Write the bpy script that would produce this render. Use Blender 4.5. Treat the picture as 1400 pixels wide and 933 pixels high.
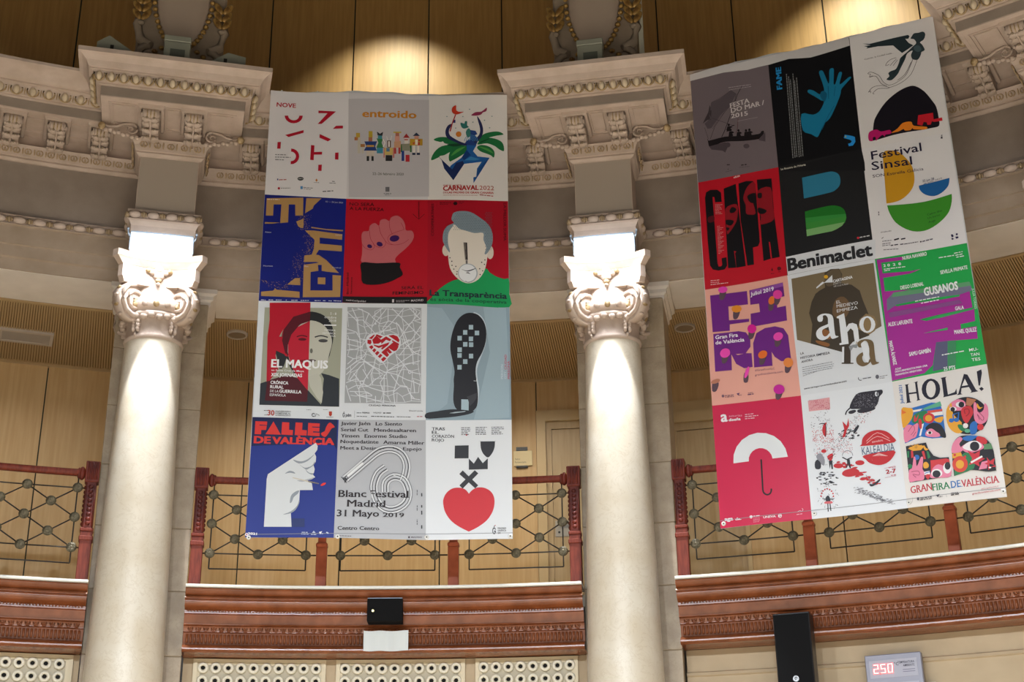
import bpy, bmesh, math, random
from mathutils import Vector, Matrix
from mathutils.geometry import tessellate_polygon
from math import sin, cos, pi, radians as R_
random.seed(7)
SC = bpy.context.scene
for o in list(bpy.data.objects): bpy.data.objects.remove(o)
COL = SC.collection
ZC = 1.6            # eye height; heights below are given relative to the eye level

# ---------------------------------------------------------------- camera
cam_d = bpy.data.cameras.new('camera'); cam = bpy.data.objects.new('camera', cam_d); COL.objects.link(cam)
cam_d.sensor_width = 36; cam_d.lens = 36*1930.92/1400; cam_d.clip_end = 200
pitch, roll = R_(22.427), R_(-0.7145)
f = Vector((0, cos(pitch), sin(pitch))); u0 = Vector((0, -sin(pitch), cos(pitch))); r0 = Vector((1, 0, 0))
rt = r0*cos(roll)+u0*sin(roll); upv = -r0*sin(roll)+u0*cos(roll)
m = Matrix((rt, upv, -f)).transposed().to_4x4(); m.translation = Vector((0.822, -2.039, ZC))
cam.matrix_world = m
SC.camera = cam
# ---------------------------------------------------------------- view, world
SC.view_settings.view_transform = 'Standard'; SC.view_settings.look = 'None'
SC.view_settings.exposure = 0.0; SC.view_settings.gamma = 1.0
W = bpy.data.worlds.new('hall_air'); SC.world = W; W.use_nodes = True
W.node_tree.nodes['Background'].inputs[0].default_value = (1.0, 0.93, 0.86, 1)
W.node_tree.nodes['Background'].inputs[1].default_value = 0.06

def light(kind, name, loc, target, energy, color=(1, 1, 1), **k):
    d = bpy.data.lights.new(name, kind); d.energy = energy; d.color = color
    for a, b in k.items(): setattr(d, a, b)
    o = bpy.data.objects.new(name, d); COL.objects.link(o); o.location = loc
    o.rotation_euler = (Vector(target)-Vector(loc)).to_track_quat('-Z', 'Y').to_euler()
    return o
def pt(th, r, z): t = R_(th); return Vector((r*sin(t), r*cos(t), z+ZC))
# unseen overhead light added for floor bounce, and the floodlights of the columns behind the camera
light('AREA', 'overhead_bounce_light', (0, 0, 12.5), (0, 0, 0), 900, (1.0, 0.95, 0.88), shape='DISK', size=5.0, spread=R_(95))
for k in range(15):
    th = 10.11+24*k
    if abs(((th+180) % 360)-180) > 45:
        light('SPOT', 'column_flood', pt(th, 9.3, 5.4), pt(th, 2.0, .85), 4100, (0.86, 0.93, 1.0), spot_size=R_(72), spot_blend=1, shadow_soft_size=.15)
for x, y in ((-4.5, -3.5), (-2, -5.5), (2, -5.5), (5, -3.5)):
    light('POINT', 'warm_fill_light', (x, y, 1.3), (0, 0, 0), 95, (1.0, 0.93, 0.84), shadow_soft_size=.7)  # added warm fill behind the camera, no real lamps stand here
for th, e in ((-25.6, 6), (-1.6, 15), (22.4, 9), (46.4, 7)):
    for d in (-5, 5):
        light('AREA', 'gallery_fill_light', pt(th+d, 10.85, 5.38), pt(th+d, 12.3, 2.6), e, (1.0, 0.93, 0.8), shape='RECTANGLE', size=1.6, size_y=.08, spread=R_(100))  # added fill to brighten the gallery back wall, no fitting here
for th, e in ((-2.3, 310), (22.8, 330), (-29, 110)):
    light('SPOT', 'wall_washer', pt(th, 11.2, 10.45), pt(th, 12.0, 8.6), e, (0.95, 1.0, 0.88), spot_size=R_(84), spot_blend=.9, shadow_soft_size=.04)

# ---------------------------------------------------------------- materials
def hexc(h):
    c = [int(h[i:i+2], 16)/255 for i in (0, 2, 4)]
    return tuple(((v/12.92) if v <= .04045 else ((v+.055)/1.055)**2.4) for v in c)+(1,)
MATS = {}
def mat(name, h, rough=.6, metal=0, noise=None, bump=0, bscale=60, spec=.5, emit=None, estr=0, detail=4, stretch=None, vein=None):
    if name in MATS: return MATS[name]
    M = bpy.data.materials.new(name); M.use_nodes = True; nt = M.node_tree; b = nt.nodes['Principled BSDF']
    b.inputs['Base Color'].default_value = hexc(h); b.inputs['Roughness'].default_value = rough; b.inputs['Metallic'].default_value = metal
    b.inputs['Specular IOR Level'].default_value = spec
    if emit: b.inputs['Emission Color'].default_value = hexc(emit); b.inputs['Emission Strength'].default_value = estr
    tc = nt.nodes.new('ShaderNodeTexCoord'); mp = nt.nodes.new('ShaderNodeMapping'); nt.links.new(tc.outputs['Object'], mp.inputs[0])
    if stretch: mp.inputs['Scale'].default_value = stretch
    if noise:
        h2, sc = noise
        n = nt.nodes.new('ShaderNodeTexNoise'); n.inputs['Scale'].default_value = sc; n.inputs['Detail'].default_value = detail; nt.links.new(mp.outputs[0], n.inputs['Vector'])
        r = nt.nodes.new('ShaderNodeValToRGB'); r.color_ramp.elements[0].position = .35; r.color_ramp.elements[1].position = .68
        r.color_ramp.elements[0].color = hexc(h2); r.color_ramp.elements[1].color = hexc(h)
        nt.links.new(n.outputs['Fac'], r.inputs[0]); nt.links.new(r.outputs[0], b.inputs['Base Color'])
    if vein:
        n2 = nt.nodes.new('ShaderNodeTexNoise'); n2.inputs['Scale'].default_value = 8; n2.inputs['Detail'].default_value = 7; n2.inputs['Roughness'].default_value = .62; n2.inputs['Distortion'].default_value = 1.6; nt.links.new(mp.outputs[0], n2.inputs['Vector'])
        r2 = nt.nodes.new('ShaderNodeValToRGB'); e = r2.color_ramp.elements; e[0].position = .478; e[0].color = (0, 0, 0, 1); e[1].position = .522; e[1].color = (0, 0, 0, 1); m_ = r2.color_ramp.elements.new(.5); m_.color = (.3, .3, .3, 1)
        mx = nt.nodes.new('ShaderNodeMix'); mx.data_type = 'RGBA'; nt.links.new(n2.outputs['Fac'], r2.inputs[0]); nt.links.new(r2.outputs[0], mx.inputs[0]); nt.links.new(r.outputs[0], mx.inputs[6]); mx.inputs[7].default_value = hexc(vein); nt.links.new(mx.outputs[2], b.inputs['Base Color'])
    if bump:
        n = nt.nodes.new('ShaderNodeTexNoise'); n.inputs['Scale'].default_value = bscale; n.inputs['Detail'].default_value = 5; nt.links.new(mp.outputs[0], n.inputs['Vector'])
        bp = nt.nodes.new('ShaderNodeBump'); bp.inputs['Strength'].default_value = bump; bp.inputs['Distance'].default_value = .01
        nt.links.new(n.outputs['Fac'], bp.inputs['Height']); nt.links.new(bp.outputs[0], b.inputs['Normal'])
    MATS[name] = M; return M
plaster = mat('cream_plaster', 'c0ada0', .7, noise=('b29f90', 6), bump=.15, bscale=40)
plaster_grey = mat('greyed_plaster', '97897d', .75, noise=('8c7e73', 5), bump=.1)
white_soffit = mat('white_soffit_paint', 'ddd5cd', .7, noise=('d2cac2', 4))
gold = mat('aged_gilding', 'baa27c', .5, noise=('876c44', 30))
goldleaf = mat('dull_gold_leaf', 'b8924e', .4, .2, noise=('6e4a1e', 22))
marble = mat('cream_marble', 'd2cabb', .38, noise=('c6baa6', 3), bump=.03, bscale=8, detail=8, vein='a38e6e')
pierst = mat('veined_pier_stone', 'a79780', .5, noise=('968570', 9), detail=9, bump=.05, vein='7c6a54')
brown = mat('brown_glazed_moulding', '8c4f2e', .24, noise=('743e20', 7), bump=.05, bscale=30)
wood = mat('red_brown_wood', '7d3320', .5, noise=('602213', 6), spec=.3, stretch=(8, 8, 1.2))
wooddk = mat('dark_carved_wood', '6e2a1c', .5, noise=('48160e', 10), spec=.3)
ply = mat('honey_veneer', 'c8a878', .5, noise=('bd9b68', 3), stretch=(10, 10, .6))
ply_up = mat('amber_veneer', 'c09250', .5, noise=('b08344', 3), stretch=(9, 9, .5))
slatm = mat('slat_wood', 'b0956c', .55)
dark = mat('dark_gap', '241c12', .8)
green_gap = mat('dark_green_gap', '1c2a1c', .7)
bronze = mat('aged_bronze', '7d735c', .5, .3, noise=('4c4634', 25), bump=.3, bscale=80)
iron = mat('dark_iron', '34302c', .5, .5)
ledgem = mat('white_marble_ledge', 'd8d6ce', .35)
cream = mat('cream_lacquer', 'cdbf9f', .45)
nozzle_m = mat('pale_nozzle_plastic', 'd9d2be', .35)
black = mat('black_fabric', '0d0d0f', .9, bump=.3, bscale=400, spec=.2)
blackpl = mat('black_plastic', '141416', .4)
wallbeige = mat('beige_wall_paint', 'b7a385', .65, noise=('ac987a', 3))
floorm = mat('hall_floor_marble', 'cfc4b2', .45, noise=('b8aa94', 2))
steel = mat('brushed_steel', 'b0a89a', .3, .6)
greymetal = mat('grey_green_metal', '8d8d7e', .5, .1)
lampwhite = mat('lit_led_panel', 'ffffff', .5, emit='f4f8ff', estr=5)
silver = mat('silver_frame', '8f8f9c', .5, .2)
paper = mat('white_sheet', 'ccd0d0', .6)
doorw = mat('pale_door_veneer', 'b79f78', .45, noise=('ad946c', 4), stretch=(10, 10, .6))
doorcas = mat('door_casing_wood', 'bfa67a', .45)

def art_mat(h):
    k = 'print_'+h
    if k in MATS: return MATS[k]
    return mat(k, h, .42, spec=.35)

# ---------------------------------------------------------------- object helpers
def autosm(bm, ang=.62):
    bmesh.ops.remove_doubles(bm, verts=bm.verts[:], dist=1e-6)
    for fc in bm.faces: fc.smooth = True
    for e in bm.edges:
        if len(e.link_faces) == 2 and e.calc_face_angle(0) > ang: e.smooth = False
    return bm
def mk(name, bm, mats, parent=None, smooth=False, kind=None, label=None, loc=None, rz=None):
    me = bpy.data.meshes.new(name)
    if smooth:
        for fc in bm.faces: fc.smooth = True
    bmesh.ops.recalc_face_normals(bm, faces=bm.faces[:])
    bm.to_mesh(me); bm.free()
    for mm in (mats if isinstance(mats, (list, tuple)) else [mats]): me.materials.append(mm)
    o = bpy.data.objects.new(name, me); COL.objects.link(o)
    if parent: o.parent = parent
    if kind: o['kind'] = kind
    if label: o['label'] = label
    if loc is not None: o.location = loc
    if rz is not None: o.rotation_euler = (0, 0, rz)
    return o
def inst(src, name, parent, loc, rz=0, scale=None, rx=0, ry=0):
    o = bpy.data.objects.new(name, src if isinstance(src, bpy.types.Mesh) else src.data); COL.objects.link(o); o.parent = parent
    o.location = loc; o.rotation_euler = (rx, ry, rz)
    if scale: o.scale = scale
    return o
def thing(name, label, cat, loc=(0, 0, 0), rz=0, group=None, kind=None):
    o = bpy.data.objects.new(name, None); COL.objects.link(o); o.location = loc; o.rotation_euler = (0, 0, rz); o.empty_display_size = .1
    if label: o['label'] = label
    if cat: o['category'] = cat
    if group: o['group'] = group
    if kind: o['kind'] = kind
    return o
def box(bm, x0, x1, y0, y1, z0, z1, mi=0, bev=0):
    r = bmesh.ops.create_cube(bm, size=1, matrix=Matrix.Translation(((x0+x1)/2, (y0+y1)/2, (z0+z1)/2)) @ Matrix.Diagonal((abs(x1-x0), abs(y1-y0), abs(z1-z0), 1)))
    fs = {fc for v in r['verts'] for fc in v.link_faces}
    for fc in fs: fc.material_index = mi
    if bev: bmesh.ops.bevel(bm, geom=list({e for fc in fs for e in fc.edges}), offset=bev, segments=1, affect='EDGES')
def ball(bm, c, s, mi=0, u=8, v=6, rot=None):
    M = Matrix.Translation(c)
    if rot: M = M @ rot
    r = bmesh.ops.create_uvsphere(bm, u_segments=u, v_segments=v, radius=1, matrix=M @ Matrix.Diagonal((s[0], s[1], s[2], 1)))
    for fc in {fc for w in r['verts'] for fc in w.link_faces}: fc.material_index = mi; fc.smooth = True
def tube(bm, pts, r, n=6, mi=0, closed=False):
    pts = [Vector(p) for p in pts]; rings = []
    rad = r if callable(r) else (lambda t: r)
    N = len(pts)
    for i, p in enumerate(pts):
        a = pts[i-1] if (i > 0 or closed) else p; b = pts[(i+1) % N] if (i < N-1 or closed) else p
        d = (b-a).normalized(); s = d.cross(Vector((0, 0, 1)))
        if s.length < .05: s = d.cross(Vector((0, 1, 0)))
        s.normalize(); t = d.cross(s)
        rr = rad(i/max(1, N-1))
        rings.append([bm.verts.new(p+(s*cos(2*pi*k/n)+t*sin(2*pi*k/n))*rr) for k in range(n)])
    for i in range(N if closed else N-1):
        A, B = rings[i], rings[(i+1) % N]
        for k in range(n):
            fc = bm.faces.new((A[k], A[(k+1) % n], B[(k+1) % n], B[k])); fc.material_index = mi; fc.smooth = True
    if not closed:
        for rg in (rings[0], rings[-1]):
            fc = bm.faces.new(rg); fc.material_index = mi
def sweep(bm, path, prof, mi=0, closed_prof=False, cap=True, flip=1):
    """path: plan polyline; prof: (out, z); out goes to the side of the path given by flip, mitred at corners"""
    N = len(path); rows = []
    for i, p in enumerate(path):
        p = Vector(p)
        d0 = (p-Vector(path[i-1])).normalized() if i else None
        d1 = (Vector(path[i+1])-p).normalized() if i < N-1 else None
        d0 = d0 or d1; d1 = d1 or d0
        n0 = Vector((d0.y, -d0.x))*flip; n1 = Vector((d1.y, -d1.x))*flip
        nn = (n0+n1).normalized(); k = 1/max(.3, nn.dot(n0))
        rows.append([bm.verts.new((p.x+nn.x*o*k, p.y+nn.y*o*k, z)) for o, z in prof])
    P = len(prof)
    for i in range(N-1):
        for j in range(P if closed_prof else P-1):
            fc = bm.faces.new((rows[i][j], rows[i+1][j], rows[i+1][(j+1) % P], rows[i][(j+1) % P])); fc.material_index = mi
    if cap and closed_prof:
        for rw in (rows[0], rows[-1]):
            fc = bm.faces.new(rw); fc.material_index = mi
def arc(r, a, b, step=1.0):
    n = max(2, int(abs(b-a)/step)+1)
    return [(r*sin(R_(a+(b-a)*i/n)), r*cos(R_(a+(b-a)*i/n))) for i in range(n+1)]
def Z(prof): return [(o, z+ZC) for o, z in prof]
def lathe(bm, prof, n=24, c=(0, 0), mi=0, a0=0, a1=2*pi):
    rows = []
    full = abs(a1-a0-2*pi) < 1e-6
    m_ = n if full else n+1
    for r, z in prof: rows.append([bm.verts.new((c[0]+r*cos(a0+(a1-a0)*k/n), c[1]+r*sin(a0+(a1-a0)*k/n), z)) for k in range(m_)])
    for i in range(len(prof)-1):
        for k in range(n):
            k2 = (k+1) % m_
            fc = bm.faces.new((rows[i][k], rows[i][k2], rows[i+1][k2], rows[i+1][k])); fc.material_index = mi; fc.smooth = True
def wedge(bm, r0, r1, a, b, z0, z1, mi=0, step=1.5):
    "a curved slab between two radii and two angles"
    sweep(bm, arc(r0, a, b, step), [(0, z0), (0, z1), (r0-r1, z1), (r0-r1, z0)], mi, True)

# ================================================================ SETTING
BAY0 = -1.6
BAYS = [BAY0+24*k for k in (-1, 0, 1, 2)]
COLS = [-13.88, 10.11, 34.11]
LO, HI = -38.0, 56.0

bm = bmesh.new(); bmesh.ops.create_circle(bm, cap_ends=True, radius=13.5, segments=64)
mk('floor', bm, floorm, kind='structure')

# gallery back wall: curved backing with veneer panels and the two doors
wb = thing('wall_back', 'curved wall of honey veneer panels behind the gallery railings', None, kind='structure'); wb['kind'] = 'structure'
bm = bmesh.new(); wedge(bm, 12.42, 12.35, LO, HI, 2.5+ZC, 5.6+ZC); mk('backing', bm, green_gap, wb)
edges = [-38.2+4.8*i for i in range(20)]
DOORS = [(5.0, 9.6, 5.45, 9.15), (11.55, 15.1, 11.6, 14.9)]
for i in range(len(edges)-1):
    a, b = edges[i]+.03, edges[i+1]-.03
    segs = [(a, b, 2.6, 5.46)]
    for d0, d1, _, _ in DOORS:
        ns = []
        for (p, q, z0, z1) in segs:
            if q <= d0 or p >= d1 or z0 > 4.9: ns.append((p, q, z0, z1)); continue
            if p < d0: ns.append((p, d0, z0, z1))
            if q > d1: ns.append((d1, q, z0, z1))
            ns.append((max(p, d0), min(q, d1), 5.08, z1))
        segs = ns
    for (p, q, z0, z1) in segs:
        if q-p < .05: continue
        bm = bmesh.new(); wedge(bm, 12.35, 12.31, p, q, z0+ZC, z1+ZC, step=1); mk('panel', bm, ply, wb)
for n, (d0, d1, e0, e1) in enumerate(DOORS):
    top = 5.075 if n == 0 else 4.97
    dt = thing('door_%d' % (n+1), 'pale flush door behind the railing %s' % ('left of the marble column lit between the banners' if n == 0 else 'at the left edge of the right-hand bay'), None, kind='structure')
    bm = bmesh.new()
    wedge(bm, 12.35, 12.27, d0, e0, 2.6+ZC, top+ZC); wedge(bm, 12.35, 12.27, e1, d1, 2.6+ZC, top+ZC); wedge(bm, 12.35, 12.27, e0, e1, top-.12+ZC, top+ZC)
    if n: wedge(bm, 12.35, 12.29, e0, e1, top+ZC, 5.08+ZC)
    mk('casing', bm, doorcas, dt)
    bm = bmesh.new(); wedge(bm, 12.35, 12.31, e0, e0+.28, 2.6+ZC, top-.12+ZC); wedge(bm, 12.35, 12.31, e1-.28, e1, 2.6+ZC, top-.12+ZC); wedge(bm, 12.35, 12.31, e0+.28, e1-.28, top-.2+ZC, top-.12+ZC)
    mk('rebate', bm, doorw, dt)
    bm = bmesh.new(); wedge(bm, 12.35, 12.325, e0+.29, e1-.29, 2.6+ZC, top-.205+ZC); mk('door_leaf', bm, doorw, dt)
    if n == 0:
        bm = bmesh.new(); wedge(bm, 12.325, 12.318, 5.82, 6.55, 3.70+ZC, 3.87+ZC); pl = mk('lock_plate', bm, steel, dt)
        bm = bmesh.new(); p = pt(6.42, 12.28, 3.845); tube(bm, [pt(6.42, 12.32, 3.845), p], .012); tube(bm, [p, pt(5.95, 12.27, 3.845)], .011); tube(bm, [pt(6.0, 12.319, 3.745), pt(6.0, 12.31, 3.745)], .012); mk('handle', bm, iron, pl)

# gallery floor and slatted ceiling
bm = bmesh.new(); wedge(bm, 12.35, 10.1, LO, HI, 2.50+ZC, 2.60+ZC); mk('floor', bm, floorm, kind='structure')
ce = thing('ceiling', 'slatted timber ceiling of the gallery', None, kind='structure')
bm = bmesh.new(); wedge(bm, 12.42, 10.68, LO, HI, 5.475+ZC, 5.55+ZC); mk('backing', bm, mat('ceiling_gap', '6a5436', .8), ce)
bm = bmesh.new()
nsl = int((HI-LO)/.122)
for i in range(nsl):
    th = LO+.122*i; t = R_(th); w = .0083
    tx, ty = cos(t)*w, -sin(t)*w
    for zz in (0,):
        a = [bm.verts.new((r*sin(t)+s*tx, r*cos(t)+s*ty, 5.447+ZC)) for r, s in ((10.68, -1), (10.68, 1), (12.34, 1.12), (12.34, -1.12))]
        b = [bm.verts.new((v.co.x, v.co.y, v.co.z+.02)) for v in a]
        bm.faces.new(a); bm.faces.new((a[0], b[0], b[3], a[3])); bm.faces.new((a[1], b[1], b[2], a[2]))
mk('slats', bm, slatm, ce, kind='stuff')
bm = bmesh.new(); wedge(bm, 12.35, 12.30, LO, HI, 5.42+ZC, 5.46+ZC); wedge(bm, 10.72, 10.68, LO, HI, 5.43+ZC, 5.5+ZC); mk('edge_strip', bm, slatm, ce)

# recessed fittings of the gallery ceiling
lp = thing('ceiling_light', 'square-edged grey recessed light panel in the slatted ceiling left of the left column', 'ceiling light', pt(-20.6, 11.58, 5.43), R_(20.6))
lp['group'] = 'recessed ceiling fittings'
bm = bmesh.new()
for a in ((-.62, .34, -.16, -.12), (-.62, .34, .12, .16), (-.62, -.59, -.12, .12), (.31, .34, -.12, .12), (-.16, -.145, -.12, .12)): box(bm, a[0], a[1], a[2], a[3], -.005, .03)
mk('frame', bm, mat('pale_grey_frame', 'b4aaa0', .5), lp)
bm = bmesh.new(); box(bm, -.59, .31, -.12, .12, .004, .02); mk('diffuser', bm, mat('unlit_diffuser', '9a938c', .5), lp)
for th, r, tx in ((-9.93, 11.05, 'beside the banner left of the middle'), (13.15, 11.14, 'to the right of the middle column')):
    sp = thing('ceiling_speaker', 'round grey flush speaker in the slatted ceiling '+tx, 'speaker', pt(th, r, 5.43), R_(-th), 'recessed ceiling fittings')
    bm = bmesh.new(); lathe(bm, [(.085, .02), (.085, -.002), (.098, -.008), (.104, 0), (.104, .03)], 20); mk('rim', bm, mat('pale_grey_frame', 'b4aaa0', .5), sp)
    bm = bmesh.new(); lathe(bm, [(0.001, .0), (.086, .002)], 20); mk('grille', bm, mat('speaker_mesh', '7c6c58', .6), sp)

# upper veneer wall above the entablature
wu = thing('wall_upper', 'tall amber veneer wall above the entablature', None, kind='structure')
bm = bmesh.new(); wedge(bm, 12.42, 12.34, LO, HI, 6.9+ZC, 11.6+ZC); mk('backing', bm, green_gap, wu)
ue = [-38, -33, -28.6, -24.1, -19.6, -14.5, -9.38, -4.8, -.64, 3.47, 7.8, 12.15, 16.27, 21.1, 25.95, 30.5, 35, 40, 46, 51, 56]
for a, b in zip(ue, ue[1:]):
    bm = bmesh.new(); wedge(bm, 12.34, 12.30, a+.04, b-.04, 7.0+ZC, 11.5+ZC); mk('panel', bm, ply_up, wu)

# lower wall below the balcony
wl = thing('wall_lower', 'beige curved wall beneath the balcony', None, kind='structure')
bm = bmesh.new(); [wedge(bm, 10.6, 10.22, c_-9.65, c_+9.65, 0, 2.11+ZC) for c_ in ()]
bm.free()
for c_ in BAYS:
    bm = bmesh.new(); wedge(bm, 10.5, 10.22, c_-9.62, c_+9.62, 0, 2.11+ZC); mk('face', bm, wallbeige, wl)
for i, (a, b) in enumerate(((12.75, 31.7), (36.5, 55))):
    bm = bmesh.new(); sweep(bm, arc(10.22, a, b), Z([(0, 1.93), (.025, 1.92), (.03, 1.895), (.015, 1.885), (.012, 1.62), (.0, 1.60)]), flip=1); mk('moulding', bm, wallbeige, wl)

# ---------------------------------------------------------------- ornaments (shared meshes)
def mesh_of(name, bm, mats, smooth=True):
    me = bpy.data.meshes.new(name)
    if smooth:
        for fc in bm.faces: fc.smooth = True
    bmesh.ops.recalc_face_normals(bm, faces=bm.faces[:]); bm.to_mesh(me); bm.free()
    for mm in mats: me.materials.append(mm)
    return me
# egg in its shell, faces -y, hangs around z=0
bm = bmesh.new(); ball(bm, (0, -.016, -.004), (.031, .030, .041), 1)
tube(bm, [(.050*cos(a), -.012, .047*sin(a)*1.05+.002) for a in [pi*(.12-1.24*i/9) for i in range(10)]], .0085, 5)
ball(bm, (.07, -.006, -.004), (.006, .012, .036), 0, 6, 4)
EGG = mesh_of('egg_ornament', bm, [gold, mat('egg_cream', 'c6b49a', .6)])
# heart leaf
bm = bmesh.new()
for s in (-1, 1):
    tube(bm, [(s*(.004+.024*sin(a)), -.012, .02-.022*(1-cos(a))*1.1) for a in [pi*i/6 for i in range(7)]], .006, 5)
    ball(bm, (s*.013, -.008, .01), (.008, .01, .01), 1, 6, 4)
ball(bm, (.055, -.006, 0), (.008, .01, .034), 0, 6, 4); ball(bm, (0, -.01, -.01), (.008, .009, .02), 0, 6, 4)
HEART = mesh_of('leaf_ornament', bm, [mat('tinted_relief', 'ad9474', .6), plaster])
# bead and reel
bm = bmesh.new(); ball(bm, (0, -.012, 0), (.064, .034, .034), 0, 8, 6)
ball(bm, (.086, -.012, 0), (.016, .028, .03), 1, 8, 6)
ball(bm, (.108, -.012, 0), (.010, .022, .024), 1, 6, 4); ball(bm, (.066, -.012, 0), (.010, .022, .024), 1, 6, 4)
BEAD = mesh_of('bead_ornament', bm, [plaster, mat('dirty_plaster', 'a08a6c', .7)])
# modillion bracket: y=0 at the wall, -y towards the hall, z=0 at the soffit
bm = bmesh.new()
sweep(bm, [(-.105, -.02), (-.105, -.44), (.105, -.44), (.105, -.02)], [(-.02, 0), (0.012, 0), (.006, -.03), (-.02, -.035)], 0, True, flip=1)
side = [(.0, -.02), (-.40, -.02), (-.415, -.04), (-.425, -.07), (-.415, -.1), (-.39, -.118), (-.36, -.112), (-.33, -.1), (-.24, -.105), (-.14, -.13), (-.08, -.165), (0, -.175)]
A = [bm.verts.new((-.07, y, z)) for y, z in side]; B = [bm.verts.new((.07, y, z)) for y, z in side]
bm.faces.new(A); bm.faces.new(B)
for i in range(len(side)): bm.faces.new((A[i], A[(i+1) % len(side)], B[(i+1) % len(side)], B[i]))
for x in (-.078, .078): tube(bm, [(x, -.385+.034*cos(a)*(1-a/16), -.075+.036*sin(a)*(1-a/16)) for a in [i*.8 for i in range(15)]], .008, 5)
tube(bm, [(-.072, -.39, -.065), (.072, -.39, -.065)], .047, 12)
for x in (-.055, -.03, 0, .03, .055): ball(bm, (x, -.405, -.07), (.009, .04, .043), 1 if abs(x) < .05 else 0, 8, 6)
tube(bm, [(0, -.40, -.115), (0, -.36, -.13), (0, -.25, -.128), (0, -.12, -.158), (0, -.04, -.17)], .010, 6)
for j, (y, z) in enumerate(((-.375, -.118), (-.30, -.118), (-.21, -.138), (-.12, -.165))):
    for q in (-1, 1):
        ball(bm, (q*.034, y, z), (.042, .036, .020), 0, 8, 6, Matrix.Rotation(-q*.7, 4, 'Z'))
        ball(bm, (q*.066, y-.03, z-.004), (.014, .018, .015), 0, 7, 5)
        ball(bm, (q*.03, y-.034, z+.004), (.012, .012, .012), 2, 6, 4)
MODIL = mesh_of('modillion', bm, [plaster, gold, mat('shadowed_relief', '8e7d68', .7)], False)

# ---------------------------------------------------------------- main entablature, one run per bay
MAIN = [(-.68, 5.62), (-.68, 5.443), (0, 5.443), (0, 5.55), (.012, 5.556), (.03, 5.558), (.03, 5.668), (.05, 5.672), (.05, 5.842), (.075, 5.846), (.08, 5.852),
        (.06, 5.856), (.06, 5.93), (.085, 5.934), (.08, 5.944), (.01, 5.946), (.01, 6.505), (.03, 6.51), (.045, 6.53), (.04, 6.548), (.06, 6.552), (.075, 6.60), (.095, 6.64), (.105, 6.65), (.02, 6.655), (.02, 6.79),
        (.47, 6.79), (.47, 6.782), (.5, 6.782), (.5, 6.885), (.525, 6.889), (.525, 6.903), (.55, 6.905), (.59, 6.985), (.615, 6.988), (.615, 7.0), (.64, 7.003), (.66, 7.02), (.69, 7.05), (.74, 7.08), (.78, 7.088), (.80, 7.092), (.80, 7.122), (-2.33, 7.13)]
for n, c in enumerate(BAYS):
    t = thing('trim_%d' % (n+1), 'carved cream entablature run over bay %s' % ['at the far left', 'with the left banner', 'with the right banner', 'at the far right'][n], None, kind='structure')
    a, b = c-12.0, c+12.0
    bm = bmesh.new(); sweep(bm, arc(10, a, b, .9), Z(MAIN), flip=1)
    for fc in bm.faces:
        if fc.calc_center_median().z < 5.855+ZC: fc.material_index = 1
    mk('cornice_run', autosm(bm), [plaster, mat('architrave_plaster', 'a89684', .7, noise=('9b8976', 5))], t)
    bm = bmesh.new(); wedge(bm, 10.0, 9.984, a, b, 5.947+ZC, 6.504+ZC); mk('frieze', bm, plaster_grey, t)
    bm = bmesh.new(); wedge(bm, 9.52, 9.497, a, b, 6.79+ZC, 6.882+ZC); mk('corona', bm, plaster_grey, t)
    bm = bmesh.new(); wedge(bm, 10.66, 10.02, a+2.6, b-2.6, 5.437+ZC, 5.4425+ZC); mk('soffit', bm, white_soffit, t)
    k = 0
    x = -8.1
    for i in range(8):
        th = c-7.95+2.271*i
        inst(MODIL, 'modillion', t, pt(th, 9.98, 6.785), -R_(th))
        if i < 7:
            bm = bmesh.new(); w0 = .17; th2 = th+1.135
            for q in ((-.11, .11, -.36, -.35), (-.11, .11, -.12, -.11), (-.11, -.1, -.35, -.12), (.1, .11, -.35, -.12)): box(bm, q[0], q[1], q[2], q[3], -.012, 0)
            mk('coffer_frame', bm, plaster, t, loc=pt(th2, 9.98, 6.79), rz=-R_(th2))
    nE = 21
    for i in range(nE):
        th = c-8.4+16.8*i/(nE-1); inst(EGG, 'egg_ornament', t, pt(th, 9.44, 6.945), -R_(th), rx=.35)
    nH = 34
    for i in range(nH):
        th = c-9.9+19.8*(i+.5)/nH; inst(HEART, 'leaf_ornament', t, pt(th, 9.93, 6.602), -R_(th), rx=.3)
    nB = 20
    for i in range(nB):
        th = c-10.0+20.0*(i+.4)/nB; inst(BEAD, 'bead_ornament', t, pt(th, 9.935, 5.893), -R_(th))

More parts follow.
